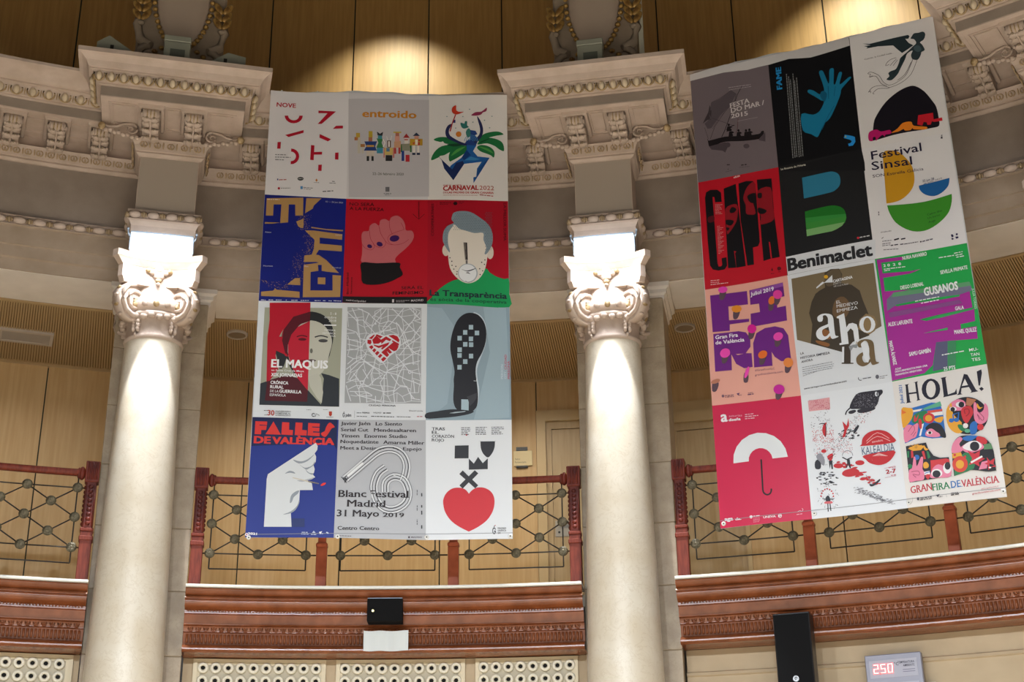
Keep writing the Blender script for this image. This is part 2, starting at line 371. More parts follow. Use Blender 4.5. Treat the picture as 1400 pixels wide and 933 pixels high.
# ================================================================ COLUMNS
CNAMES = ['left of the left banner', 'between the two banners', 'right of the right banner']
def spiral(bm, cx, y, cz, r, turns, s, rad, mi=0, ph=0):
    N = 22; pts = []
    for i in range(N+1):
        q = i/N; a = ph+s*turns*2*pi*q; rr = r*(1-.86*q)
        pts.append((cx+rr*cos(a), y, cz+rr*sin(a)))
    tube(bm, pts, lambda t: rad*(1-.5*t), 6, mi)
def make_column(idx, th, pth):
    t = thing('column', 'cream marble column with scrolled capital under a floodlight, '+CNAMES[idx], 'column', (9.8*sin(R_(th)), 9.8*cos(R_(th)), 0), -R_(th), 'columns of the rotunda')
    zz = lambda z: z+ZC
    # shaft
    bm = bmesh.new()
    pr = [(.40, -1.6), (.40, -1.5), (.36, -1.48), (.39, -1.42), (.37, -1.36), (.335, -1.33), (.335, 0), (.322, 1.0), (.312, 1.8), (.292, 2.9), (.272, 3.7), (.255, 4.3), (.246, 4.74)]
    lathe(bm, [(r, zz(z)) for r, z in pr], 40); mk('shaft', bm, marble, t, True)
    bm = bmesh.new(); lathe(bm, [(.246, zz(4.74)), (.256, zz(4.75)), (.262, zz(4.765)), (.256, zz(4.78)), (.246, zz(4.79)), (.245, zz(4.90)), (.252, zz(4.95))], 32); cap = mk('capital', bm, plaster, t, True)
    # echinus: smooth ring and egg band
    bm = bmesh.new(); lathe(bm, [(.25, zz(4.93)), (.285, zz(4.945)), (.30, zz(4.965)), (.29, zz(4.985)), (.27, zz(4.99)), (.29, zz(5.0)), (.31, zz(5.03)), (.315, zz(5.06)), (.30, zz(5.09)), (.27, zz(5.1)), (.27, zz(5.24))], 32)
    for i in range(20):
        a = 2*pi*i/20; ball(bm, (.305*cos(a), .305*sin(a), zz(5.045)), (.03, .03, .035), 1 if i % 2 else 0, 8, 5)
    for i in range(26):
        a = 2*pi*i/26; ball(bm, (.285*cos(a), .285*sin(a), zz(4.93+.012*(i % 2))), (.034, .034, .028), 0, 6, 4)
    mk('echinus', bm, [plaster, gold], cap)
    # four diagonal volutes
    for k in range(4):
        bm = bmesh.new()
        r = .175
        prof = [(r*cos(a)*(1 if cos(a) > 0 else .96), r*sin(a)) for a in [2*pi*i/20 for i in range(20)]]
        A = [bm.verts.new((x, -.045, z)) for x, z in prof]; B = [bm.verts.new((x, .045, z)) for x, z in prof]
        bm.faces.new(A); bm.faces.new(B)
        for i in range(20):
            fc = bm.faces.new((A[i], A[(i+1) % 20], B[(i+1) % 20], B[i])); fc.smooth = True
        for s in (-1, 1):
            spiral(bm, 0, s*.052, 0, .165, 2.1, -1, .024, ph=pi/2)
            ball(bm, (0, s*.055, 0), (.022, .014, .022), 1)
        # arm rising back to the bell
        tube(bm, [(0, 0, .15), (-.08, 0, .19), (-.18, 0, .18), (-.26, 0, .14)], lambda q: .05, 6)
        for i in range(5): ball(bm, (.176*cos(-.9+.5*i), 0, .176*sin(-.9+.5*i)), (.016, .03, .016), 1 if i % 2 else 0, 6, 4)
        a = R_(45+90*k)
        v = mk('volute', bm, [plaster, gold], cap, loc=(.31*cos(a), .31*sin(a), zz(5.065)), rz=a)
    # hanging bellflowers under the volutes
    for k in range(4):
        a = R_(45+90*k+((-1) ** k)*8); bm = bmesh.new()
        for j in range(4):
            for s in (-1, 1): ball(bm, (0, s*.022, -.035*j), (.026, .022-.002*j, .026), 0, 8, 5)
        ball(bm, (0, 0, -.15), (.014, .014, .022), 0, 6, 4)
        mk('bellflower_drop', bm, plaster, cap, loc=(.262*cos(a), .262*sin(a), zz(4.93)), rz=a)
    # abacus with concave sides, three tiers
    def aba(bm, h, dep, z0, z1, cut, grow):
        def ring(hh, dp, ct, z):
            out = []
            for k in range(4):
                a = pi/2*k-pi/2
                pts = []
                for i in range(9):
                    q = -1+2*i/8; x = q*(hh-ct); y = -(hh-dp*(1-q*q)) if True else 0
                    pts.append((x, y))
                for (x, y) in pts:
                    X = x*cos(a+pi/2)-y*sin(a+pi/2); Y = x*sin(a+pi/2)+y*cos(a+pi/2)
                    out.append(bm.verts.new((X, Y, z)))
            return out
        r1 = ring(h, dep, cut, z0); r2 = ring(h*grow, dep*grow, cut*grow, z1)
        n = len(r1)
        for i in range(n): bm.faces.new((r1[i], r1[(i+1) % n], r2[(i+1) % n], r2[i]))
        bm.faces.new(r1); bm.faces.new(r2)
    bm = bmesh.new(); aba(bm, .33, .07, zz(5.22), zz(5.27), .04, 1.05); aba(bm, .35, .075, zz(5.27), zz(5.385), .04, 1.0); aba(bm, .355, .075, zz(5.385), zz(5.44), .04, 1.13); aba(bm, .405, .085, zz(5.44), zz(5.5), .045, 1.0)
    ab = mk('abacus', bm, plaster, cap)
    for k in range(4):
        bm = bmesh.new(); a = pi/2*k
        for j, (x, z, s) in enumerate(((0, .0, .05), (-.05, .03, .035), (.05, .03, .035), (0, .06, .04), (-.09, .045, .028), (.09, .045, .028), (0, -.05, .03), (0, -.085, .02))): ball(bm, (x, 0, z), (s, .03, s*.8), 1 if j in (4, 5, 6) else 0, 8, 5)
        mk('flower_boss', bm, [plaster, gold], cap, loc=(.30*sin(a), -.30*cos(a), zz(5.31)), rz=a)
    # projecting block of the entablature over the column
    e = []
    w, yf, yb = .262, -.25, .25
    path = [(-w, yb), (-w, yf), (w, yf), (w, yb)]
    P = [(.02, 5.5), (.02, 5.80), (.04, 5.84), (.06, 5.85), (.03, 5.856), (.03, 5.925), (.06, 5.93), (.055, 5.944), (0, 5.946), (0, 6.505), (.02, 6.51), (.04, 6.53), (.035, 6.548), (.05, 6.552), (.06, 6.60), (.085, 6.64), (.095, 6.65), (.03, 6.655), (.03, 6.79)]
    bm = bmesh.new(); sweep(bm, path, Z(P), flip=1)
    v = [bm.verts.new((x, y, zz(5.5))) for x, y in ((-w-.02, yf-.02), (w+.02, yf-.02), (w+.02, yb), (-w-.02, yb))]; bm.faces.new(v)
    blk = mk('entablature_block', bm, plaster, t)
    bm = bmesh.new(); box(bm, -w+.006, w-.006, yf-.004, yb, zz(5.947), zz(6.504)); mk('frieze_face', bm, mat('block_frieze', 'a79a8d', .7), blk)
    w2, yf2, yb2 = .625, -.78, -.2
    path2 = [(-w2, yb2), (-w2, yf2), (w2, yf2), (w2, yb2)]
    P2 = [(-.03, 6.79), (-.03, 6.782), (0, 6.782), (0, 6.885), (.025, 6.889), (.025, 6.903), (.05, 6.905), (.085, 6.985), (.105, 6.988), (.105, 7.0), (.12, 7.003), (.13, 7.02), (.145, 7.05), (.18, 7.08), (.2, 7.088), (.215, 7.092), (.215, 7.135), (-.5, 7.14)]
    bm = bmesh.new(); sweep(bm, path2, Z(P2), flip=1); box(bm, -w2+.01, w2-.01, yf2+.01, .15, zz(6.784), zz(6.86)); box(bm, -w2-.2, w2+.2, yf2-.2, .3, zz(7.1), zz(7.138))
    cb = mk('projecting_cornice', bm, plaster, t)
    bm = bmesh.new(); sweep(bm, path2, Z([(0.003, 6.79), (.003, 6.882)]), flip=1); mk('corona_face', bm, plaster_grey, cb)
    for x in (-.188, .188):
        inst(MODIL, 'modillion', cb, (x, -.27, zz(6.785)))
    for i in range(13): inst(EGG, 'egg_ornament', cb, (-.63+1.26*i/12-.02, yf2-.07, zz(6.945)), rx=.35, scale=(.92, 1, 1))
    for s in (-1, 1):
        for i in range(4): inst(EGG, 'egg_ornament', cb, (s*(w2+.07), yf2+.02+.105*i, zz(6.945)), rz=s*pi/2, rx=.35, scale=(.8, 1, 1))
    for i in range(5): inst(HEART, 'leaf_ornament', blk, (-.24+.12*i, yf-.07, zz(6.602)), rx=.3)
    for s in (-1, 1):
        for i in range(4): inst(HEART, 'leaf_ornament', blk, (s*(w+.07), yf+.02+.11*i, zz(6.602)), rz=s*pi/2, rx=.3, scale=(.9, 1, 1))
    for i in range(4): inst(BEAD, 'bead_ornament', blk, (-.235+.16*i-.02, yf-.045, zz(5.893)), scale=(.9, 1, 1))
    for s in (-1, 1):
        for i in range(3): inst(BEAD, 'bead_ornament', blk, (s*(w+.045), yf+.06+.16*i, zz(5.893)), rz=s*pi/2)
    # sunk frames in the soffit
    for x0, x1 in ((-.56, -.30), (-.09, .09), (.30, .56)):
        bm = bmesh.new()
        for g in (0, .03):
            for q in ((x0+g, x1-g, -.70+g, -.692+g), (x0+g, x1-g, -.31-g, -.302-g), (x0+g, x0+.008+g, -.69+g, -.31-g), (x1-.008-g, x1-g, -.69+g, -.31-g)): box(bm, q[0], q[1], q[2], q[3], zz(6.772), zz(6.786))
        mk('coffer_frame', bm, plaster, cb)
    # foliate scroll brackets under the soffit corners
    for s in (-1, 1):
        bm = bmesh.new()
        spiral(bm, s*.36, -.36, zz(6.715), .06, 1.4, s, .012, ph=pi/2)
        tube(bm, [(s*x, -.36, zz(z)) for x, z in ((.36, 6.775), (.43, 6.765), (.49, 6.73), (.56, 6.72), (.61, 6.745))], .013, 5)
        tube(bm, [(s*x, -.36, zz(z)) for x, z in ((.30, 6.655), (.38, 6.65), (.46, 6.67), (.54, 6.675), (.60, 6.70))], .012, 5)
        for j in range(9):
            q = j/8; ball(bm, (s*(.31+.31*q), -.365, zz(6.635+.07*q-.012*(j % 2))), (.026, .022, .022), 0, 7, 5)
        ball(bm, (s*.62, -.37, zz(6.72)), (.035, .03, .04), 1, 8, 5)
        mk('scroll_bracket', bm, [plaster, gold], cb)
    # square pier of stone blocks that backs the column
    bm = bmesh.new(); box(bm, -.395, .395, .035, .65, 0, ZC+5.3)
    core = mk('pier', bm, mat('joint_mortar', '85745c', .8), t, loc=Matrix.Rotation(R_(th), 3, 'Z') @ (Vector((10*sin(R_(pth)), 10*cos(R_(pth)), 0))-t.location), rz=R_(th-pth))
    zs = [-1.6]+[2.09-.545*k for k in range(6, 0, -1)]+[2.09+.545*k for k in range(6)]+[5.30]
    for a, b in zip(zs, zs[1:]):
        bm = bmesh.new(); box(bm, -.402, .402, .03, .66, a+.003+ZC, b-.003+ZC, bev=.004); mk('stone_block', bm, pierst, core)
    bm = bmesh.new(); sweep(bm, [(-.402, .66), (-.402, .06), (.402, .06), (.402, .66)], Z([(0, 5.28), (.015, 5.29), (.015, 5.33), (.04, 5.345), (.04, 5.38), (.07, 5.40), (.07, 5.442)]), flip=1)
    mk('pier_cap', bm, white_soffit, core)
    return t
for i, (th, pth) in enumerate(zip(COLS, (BAY0-12, BAY0+12, BAY0+36))): make_column(i, th, pth)

# floodlights on the capitals
for i, th in enumerate(COLS):
    t = thing('floodlight', 'glaring white LED floodlight on the capital '+CNAMES[i], 'floodlight', (9.8*sin(R_(th)), 9.8*cos(R_(th)), ZC+5.5), -R_(th), 'floodlights on the capitals')
    bm = bmesh.new()
    n = 12; top = []; bot = []
    for k in range(n+1):
        q = -1+2*k/n; x = .265*q; y = -.46+.05*q*q
        top.append(bm.verts.new((x, y+.03, .15))); bot.append(bm.verts.new((x, y, .01)))
    tb = [bm.verts.new((-.265, -.28, .15)), bm.verts.new((.265, -.28, .15))]; bb = [bm.verts.new((-.265, -.28, .01)), bm.verts.new((.265, -.28, .01))]
    for k in range(n): bm.faces.new((top[k], top[k+1], bot[k+1], bot[k]))
    bm.faces.new([bot[k] for k in range(n+1)]+[bb[1], bb[0]])
    mk('lit_panel', bm, lampwhite, t)
    bm = bmesh.new(); box(bm, -.268, .268, -.43, -.272, .151, .165)
    for s in (-1, 1): box(bm, s*.266, s*.275, -.4, -.27, 0.0, .165)
    for k in range(12): box(bm, -.22+.04*k, -.212+.04*k, -.40, -.28, .165, .185)
    hs = mk('housing', bm, mat('blue_grey_housing', '8d9aa8', .4, .3), t)
    bm = bmesh.new()
    for s in (-1, 1):
        tube(bm, [(s*.27, -.38, .12), (s*.29, -.40, .15), (s*.295, -.40, .19)], .008, 5); ball(bm, (s*.296, -.4, .195), (.012, .012, .014))
    mk('bracket', bm, mat('blue_grey_housing', '8d9aa8', .4, .3), t)
    a = R_(th)
    light('SPOT', 'flood_spot', pt(th, 9.24, 5.48), pt(th, 9.27, 3.2), 640, (.93, .96, 1), spot_size=R_(43), spot_blend=.22, shadow_soft_size=.02)
    light('AREA', 'flood_wash', pt(th, 9.10, 5.56), pt(th, 9.62, 5.05), 8, (.93, .96, 1), shape='RECTANGLE', size=.5, size_y=.12)
    light('AREA', 'flood_out', pt(th, 9.28, 5.5), pt(th, 8.2, 3.2), 22, (.86, .93, 1), shape='RECTANGLE', size=.5, size_y=.12)

# ================================================================ BALCONIES
BN = ['of the far left bay', 'below the left banner', 'below the right banner', 'of the far right bay']
BAL = [(0, 2.622), (.20, 2.618), (.205, 2.60), (.19, 2.575), (.162, 2.560), (.178, 2.556), (.192, 2.546), (.198, 2.535), (.196, 2.531), (.165, 2.528), (.17, 2.512), (.16, 2.49), (.14, 2.475), (.11, 2.462), (.085, 2.452), (.085, 2.44), (.10, 2.436), (.10, 2.425), (.075, 2.42),
       (.06, 2.345), (.085, 2.343), (.088, 2.333), (.05, 2.328), (.03, 2.30), (.03, 2.285), (0.0, 2.28), (-.015, 2.19), (0, 2.18), (.012, 2.182), (.04, 2.174), (.066, 2.158), (.080, 2.143), (.080, 2.131), (.068, 2.121), (.05, 2.114), (.03, 2.112), (-.26, 2.112)]
bm = bmesh.new(); tube(bm, [(0, 0, -.043), (0, 0, .043)], .0085, 6)
for f_ in bm.faces: f_.smooth = True
FL = bm
for n, c in enumerate(BAYS):
    a, b = c-9.7, c+9.7
    t = thing('balcony_cornice', 'brown glazed moulded balcony front with white marble ledge '+BN[n], 'balcony', pt(c, 10, -1.6), -R_(c), 'balcony fronts')
    t.location = (0, 0, 0); t.rotation_euler = (0, 0, 0)
    bm = bmesh.new(); sweep(bm, arc(9.98, a, b, .8), Z(BAL), flip=1); mk('moulding', autosm(bm, .75), brown, t)
    bm = bmesh.new(); sweep(bm, arc(9.98, a, b, .8), Z([(-.1, 2.622), (.215, 2.622), (.222, 2.628), (.222, 2.643), (.215, 2.648), (-.1, 2.648)]), 0, True, flip=1); mk('ledge', bm, ledgem, t, label='white marble ledge')
    bm = bmesh.new()
    nf = 108
    for i in range(nf):
        th = a+.1+(b-a-.2)*(i+.5)/nf; p = pt(th, 9.975, 2.232); tube(bm, [p+Vector((0, 0, -.036)), p+Vector((0, 0, .036))], .0105, 6)
    mk('flutes', bm, brown, t, kind='stuff')
    bm = bmesh.new(); ne = 52
    for i in range(ne):
        th = a+.15+(b-a-.3)*(i+.5)/ne; p = pt(th, 9.935, 2.307); M_ = Matrix.Rotation(-R_(th), 4, 'Z')
        tube(bm, [p+M_ @ Vector((.02*cos(q), -.004, .017*sin(q))) for q in [pi*(.15-1.3*j/6) for j in range(7)]], .0045, 4)
        ball(bm, p, (.009, .009, .011), 0, 6, 4)
    mk('egg_band', bm, brown, t, kind='stuff')
    bm = bmesh.new(); nb = 130
    for i in range(nb):
        th = a+.1+(b-a-.2)*(i+.5)/nb; p = pt(th, 9.882, 2.448); ball(bm, p, (.009, .007, .008), 0, 5, 4)
    mk('bead_band', bm, brown, t, kind='stuff')

# railing
def bmbar(p, q, r, n=5):
    bm = bmesh.new(); tube(bm, [p, q], r, n); return bm
bm = bmesh.new(); ball(bm, (0, 0, 0), (.044, .02, .044), 0, 16, 8)
for i in range(14):
    a = 2*pi*i/14; tube(bm, [(.018*cos(a), -.019, .018*sin(a)), (.04*cos(a), -.011, .04*sin(a))], .0035, 4)
ball(bm, (0, -.02, 0), (.012, .008, .012), 0, 8, 5)
ROS = mesh_of('rosette', bm, [bronze])
zr = [3.484, 3.355, 3.226, 3.095, 2.965]
for n, c in enumerate(BAYS):
    t = thing('balcony_railing', 'red-brown handrail with iron lattice and bronze rosettes '+BN[n], 'railing', (0, 0, 0), 0, 'balcony railings')
    bm = bmesh.new(); sweep(bm, arc(10.0, c-9.15, c+9.15, .8), Z([(-.03, 3.60), (-.035, 3.62), (-.025, 3.645), (0, 3.652), (.025, 3.645), (.035, 3.62), (.03, 3.60), (.015, 3.59), (-.015, 3.59)]), 0, True, flip=1); mk('handrail', bm, wood, t, True)
    for s in (-1, 1):
        th = c+s*9.36
        bm = bmesh.new(); box(bm, -.05, .05, -.05, .05, 2.648, 3.10, 0, .004); box(bm, -.058, .058, -.06, .06, 3.02, 3.06, 0, .006); box(bm, -.055, .055, -.056, .056, 3.10, 3.13, 0, .006)
        box(bm, -.045, .045, -.045, .045, 3.13, 3.70, 1, .004)
        for k in range(9):
            ball(bm, (0, -.045, 3.17+.04*k), (.022, .014, .019), 1, 8, 5); ball(bm, (-s*.045, 0, 3.17+.04*k), (.014, .022, .019), 1, 8, 5)
        for x in (-.036, .036): tube(bm, [(x, -.046, 3.14), (x, -.046, 3.52)], .007, 5, 1)
        box(bm, -.058, .058, -.058, .058, 3.53, 3.715, 1, .006)
        for x in (-.03, 0, .03): tube(bm, [(x, -.058, 3.55), (x, -.058, 3.70)], .011, 6, 1)
        ball(bm, (-s*.085, 0, 3.615), (.03, .045, .06), 1, 10, 8); ball(bm, (-s*.11, 0, 3.615), (.02, .038, .05), 1, 10, 8)
        o = mk('newel_post', bm, [wood, wooddk], t, loc=pt(th, 10.0, 0)+Vector((0, 0, 0)), rz=-R_(th), label='dark carved end post')
    for s in (-1, 1):
        th = c+s*3.27
        bm = bmesh.new(); box(bm, -.046, .046, -.045, .045, 2.648, 3.03, 0, .004); box(bm, -.05, .05, -.06, .05, 3.03, 3.07, 0, .012); box(bm, -.034, .034, -.034, .034, 3.07, 3.6, 0, .004); tube(bm, [(0, -.047, 2.86), (0, -.044, 2.86)], .01, 8)
        mk('post', bm, mat('orange_brown_wood', 'a85638', .5, noise=('8e4429', 8), spec=.3), t, loc=pt(th, 10.0, 0), rz=-R_(th))
    for pnl in (-1, 0, 1):
        g = thing('lattice_panel', None, None, (0, 0, 0)); g.parent = t
        cc = c+pnl*6.39; w = 2.342
        P_ = lambda u, z, r=10.0: pt(cc+u*w, r, z)
        bars = [(P_(-1, 3.595), P_(-1, 2.832)), (P_(1, 3.595), P_(1, 2.832)), (P_(-1, 2.832), P_(1, 2.832)), (P_(-1.27, zr[0]), P_(0, zr[0])), (P_(0, zr[0]), P_(1.27, zr[0])), (P_(-1.27, zr[4]), P_(0, zr[4])), (P_(0, zr[4]), P_(1.27, zr[4]))]
        for (u0_, i0, u1_, i1) in ((-1, 0, 0, 2), (0, 2, 1, 4), (1, 0, 0, 2), (0, 2, -1, 4), (0, 0, -1, 2), (0, 0, 1, 2), (-1, 2, 0, 4), (1, 2, 0, 4)): bars.append((P_(u0_, zr[i0]), P_(u1_, zr[i1])))
        for p, q in bars: mk('bar', bmbar(p, q, .0062), iron, g)
        for j, z in enumerate(zr):
            for u in ((-1, 0, 1) if j % 2 == 0 else (-.5, .5)): inst(ROS, 'rosette', g, P_(u, z, 9.99), -R_(cc+u*w))

# ventilation nozzle panels below the balcony
bm = bmesh.new(); lathe(bm, [(.018, .03), (.0185, -.004), (.024, -.012), (.036, -.014), (.046, -.006), (.0475, .0), (.0475, .02)], 18)
for v in bm.verts: v.co = Vector((v.co.x, v.co.z, v.co.y))
lathe_in = bmesh.new(); lathe(lathe_in, [(.0005, .012), (.0185, .012)], 14)
for v in lathe_in.verts: v.co = Vector((v.co.x-0, v.co.z, v.co.y+.004))
me_ = bpy.data.meshes.new('tmp'); lathe_in.to_mesh(me_); k0 = len(bm.faces); bm.from_mesh(me_); lathe_in.free()
bm.faces.ensure_lookup_table()
for i in range(k0, len(bm.faces)): bm.faces[i].material_index = 1
NOZ = mesh_of('nozzle', bm, [nozzle_m, mat('nozzle_hole', '050506', .9)])
PAN = [(BAYS[1], -9.16, -2.91, 10, 'left'), (BAYS[1], -2.42, 3.77, 10, 'middle'), (BAYS[1], 4.27, 9.2, 8, 'right'), (BAYS[0], 4.0, 9.36, 8, 'right'), (BAYS[0], -2.7, 3.5, 10, 'middle')]
for (c, a, b, nn, wh) in PAN:
    a, b = c+a, c+b; md = (a+b)/2
    t = thing('air_grille', 'cream panel of round air nozzles, %s one %s' % (wh, 'below the balcony in the left-hand bay' if c < -10 else 'below the balcony under the left banner'), 'air vent', (0, 0, 0), 0, 'air nozzle panels')
    bm = bmesh.new(); wedge(bm, 10.22, 10.19, a, b, 2.075+ZC, 2.104+ZC); wedge(bm, 10.22, 10.19, a, a+.2, 1.70+ZC, 2.075+ZC); wedge(bm, 10.22, 10.19, b-.2, b, 1.70+ZC, 2.075+ZC); wedge(bm, 10.22, 10.19, a, b, 1.67+ZC, 1.70+ZC)
    wedge(bm, 10.22, 10.203, a+.2, b-.2, 2.055+ZC, 2.075+ZC); wedge(bm, 10.22, 10.203, a+.2, a+.32, 1.7+ZC, 2.055+ZC); wedge(bm, 10.22, 10.203, b-.32, b-.2, 1.7+ZC, 2.055+ZC)
    mk('frame', bm, cream, t)
    bm = bmesh.new(); wedge(bm, 10.225, 10.212, a+.2, b-.2, 1.70+ZC, 2.075+ZC); mk('plate', bm, mat('plate_grey', 'b0a68e', .5), t)
    m0 = md if nn == 8 else md
    for j in range(3):
        for i in range(nn):
            th = m0+(i-(nn-1)/2)*.592; inst(NOZ, 'nozzle', t, pt(th, 10.19, 2.0285-.106*j), -R_(th))

# ================================================================ SMALL THINGS
def at(th, r, z): return dict(loc=pt(th, r, z), rz=-R_(th))
t = thing('speaker', 'small black box speaker fixed on the brown balcony front above a white sheet', 'speaker', pt(-1.59, 9.74, 2.345), R_(1.59))
bm = bmesh.new(); box(bm, -.148, .148, -.01, .15, 0, .19, 0, .005); mk('cabinet', bm, black, t)
bm = bmesh.new(); box(bm, -.145, .145, .0, .15, .19, .197); mk('lit_top_edge', bm, mat('painted_top_light', '8a9cae', .4), t, label='top coloured pale blue-grey as if lit from above')  # light on the black cabinet's top, put into the colour
bm = bmesh.new(); tube(bm, [(-.098, -.011, .085), (-.098, -.017, .085)], .011, 10); mk('screw', bm, mat('brass', 'c8b27a', .3, .7), t, label='small brass screw')
bm = bmesh.new()
N = 16
g = [[bm.verts.new((-.187+.374*i/N, -.004-.012*abs(i/N-.5)+.005*sin(i*.9)+.014*j, .165*(1-j)-.003*sin(i*.7)+.008*(abs(i/N-.5)))) for i in range(N+1)] for j in (0, 1)]
for i in range(N): bm.faces.new((g[0][i], g[0][i+1], g[1][i+1], g[1][i]))
o = mk('sheet', bm, paper, loc=pt(-1.54, 9.84, 2.115), rz=R_(1.54)); o.modifiers.new('s', 'SOLIDIFY').thickness = .003
o['label'] = 'white creased sheet hung on the balcony front under the small black speaker'; o['category'] = 'sheet'
th = 20; base = Vector((9.7*sin(R_(th)), 9.7*cos(R_(th)), 0)); tt = Vector((cos(R_(th)), -sin(R_(th)), 0))
t = thing('column_speaker', 'tall black column loudspeaker hung in front of the brown balcony on the right', 'speaker', base+tt*-.318+Vector((0, 0, .95+ZC)), -R_(th))
bm = bmesh.new(); box(bm, -.145, .145, 0, .2, 0, 1.32, 0, .006); mk('cabinet', bm, blackpl, t)
bm = bmesh.new(); box(bm, -.138, .138, -.008, .0, .01, 1.31, 0, .004); mk('grille', bm, black, t)
bm = bmesh.new(); tube(bm, [(-0.0, -.008, .80), (-0.0, -.013, .80)], .024, 16); bd = mk('badge', bm, mat('badge_grey', '8a8a8c', .35, .5), t, label='round grey badge')
bm = bmesh.new(); spiral(bm, 0, -.014, .80, .014, 1.2, 1, .003); mk('emblem', bm, blackpl, bd)
bm = bmesh.new(); box(bm, -.03, .03, .2, .42, 1.1, 1.16); box(bm, -.03, .03, .2, .42, .2, .26); mk('bracket', bm, iron, t)
# LED thermometer
th = 25; base = Vector((10.07*sin(R_(th)), 10.07*cos(R_(th)), 0)); tt = Vector((cos(R_(th)), -sin(R_(th)), 0))
t = thing('led_display', 'silver wall display with red 25.0 degree LED digits', 'display', base+tt*-.481+Vector((0, 0, 1.57+ZC)), -R_(th))
bm = bmesh.new(); box(bm, -.222, .222, 0, .06, 0, .385, 0, .006); mk('housing', bm, silver, t)
bm = bmesh.new(); box(bm, -.3, .3, .06, .08, -.1, .15); mk('back_plate', bm, mat('cream_box', 'cfc8b8', .5), t)
SEG = {'2': 'abged', '5': 'afgcd', '0': 'abcdef', '3': 'abgcd', '8': 'abcdefg'}
def seg_digit(bm, ch, x, z, w, h, t_=.006, y_=0):
    k = {'a': (0, 1, 1, 1), 'b': (1, 1, 1, .5), 'c': (1, .5, 1, 0), 'd': (0, 0, 1, 0), 'e': (0, .5, 0, 0), 'f': (0, 1, 0, .5), 'g': (0, .5, 1, .5)}
    for s in SEG[ch]:
        a, b, c_, d = k[s]; sh = .08
        x0, z0, x1, z1 = x+(a+sh*b)*w, z+b*h, x+(c_+sh*d)*w, z+d*h
        box(bm, min(x0, x1)-t_, max(x0, x1)+t_, -.008-y_, -.003, min(z0, z1)-t_, max(z0, z1)+t_)
def text_mesh(txt, bold=0, serif=0):
    cu = bpy.data.curves.new('lettering_source', 'FONT'); cu.body = txt; cu.resolution_u = 2; cu.offset = [0, .008, 0, 0, 0, 0, 0][bold] if not serif else .0
    ob = bpy.data.objects.new('lettering_source', cu); me = ob.to_mesh()
    vs = [(v.co.x, v.co.y) for v in me.vertices]; fs = [tuple(p.vertices) for p in me.polygons]
    ob.to_mesh_clear(); bpy.data.objects.remove(ob); bpy.data.curves.remove(cu)
    return vs, fs
red = mat('red_led', 'ff3030', .5, emit='ff4038', estr=1.6)
for row, (z, s, l1, l2) in enumerate(((.205, '250', 'TEMPERATURA', 'AMBIENTE'), (.025, '300', 'HUMEDAD', 'RELATIVA'))):
    bm = bmesh.new(); box(bm, -.19, .185, -.003, 0, z-.005, z+.135); sp = mk('screen', bm, mat('display_face', 'a6a6b4', .5), t)
    bm = bmesh.new()
    for i, ch in enumerate(s): seg_digit(bm, ch, -.155+.056*i, z+.035, .032, .064)
    box(bm, -.112+.002, -.106+.002, -.008, -.003, z+.024, z+.030)
    mk('led_digits', bm, red, sp)
    bm = bmesh.new()
    for i, ch in enumerate(s): seg_digit(bm, ch, -.155+.056*i, z+.035, .032, .064, .0032, .0015)
    mk('led_core', bm, mat('led_core', 'ffd0cc', .5, emit='ffd8d4', estr=1.6), sp)
    for txt, x, zz_, h in ((l1, .035, z+.098, .018), (l2, .075, z+.072, .018), ('°C' if row == 0 else '%', .005, z+.085, .024)):
        vs, fs = text_mesh(txt, 1); mw = max(v[0] for v in vs); bm = bmesh.new()
        V = [bm.verts.new((x+a*h/.7*(.75 if len(txt) > 3 else 1), -.0045, zz_+b*h/.7)) for a, b in vs]
        for f_ in fs:
            try: bm.faces.new([V[i] for i in f_])
            except ValueError: pass
        mk('lettering', bm, mat('ink_dark', '3a3844', .6), sp)
    bm = bmesh.new()
    for j in (0, 1): box(bm, .07, .165, -.0045, -.003, z+.03+.016*j, z+.035+.016*j)
    mk('small_print', bm, mat('ink_grey', '77758a', .6), sp)
# door sign
t = thing('wall_sign', 'small cream sign in black clips on the gallery wall beside the left banner', 'sign', pt(4.3, 12.295, 4.472), -R_(4.3))
bm = bmesh.new(); box(bm, -.1, .1, -.008, 0, 0, .165, 0, .002); pl = mk('plate', bm, mat('sign_cream', 'd2c193', .45), t)
bm = bmesh.new(); box(bm, -.07, .05, -.012, .012, .166, .205); box(bm, -.07, .05, -.012, .012, -.022, -.001); mk('clip', bm, blackpl, t)
for txt, z, w in (('Salón', .065, .055), ('Parlamentario', .03, .12)):
    vs, fs = text_mesh(txt, 0); mw = max(v[0] for v in vs); bm = bmesh.new()
    V = [bm.verts.new((-.085+a*w/mw, -.0095, z+b*.028)) for a, b in vs]
    for f_ in fs:
        try: bm.faces.new([V[i] for i in f_])
        except ValueError: pass
    mk('lettering', bm, mat('ink_dark', '3a3844', .6), pl)

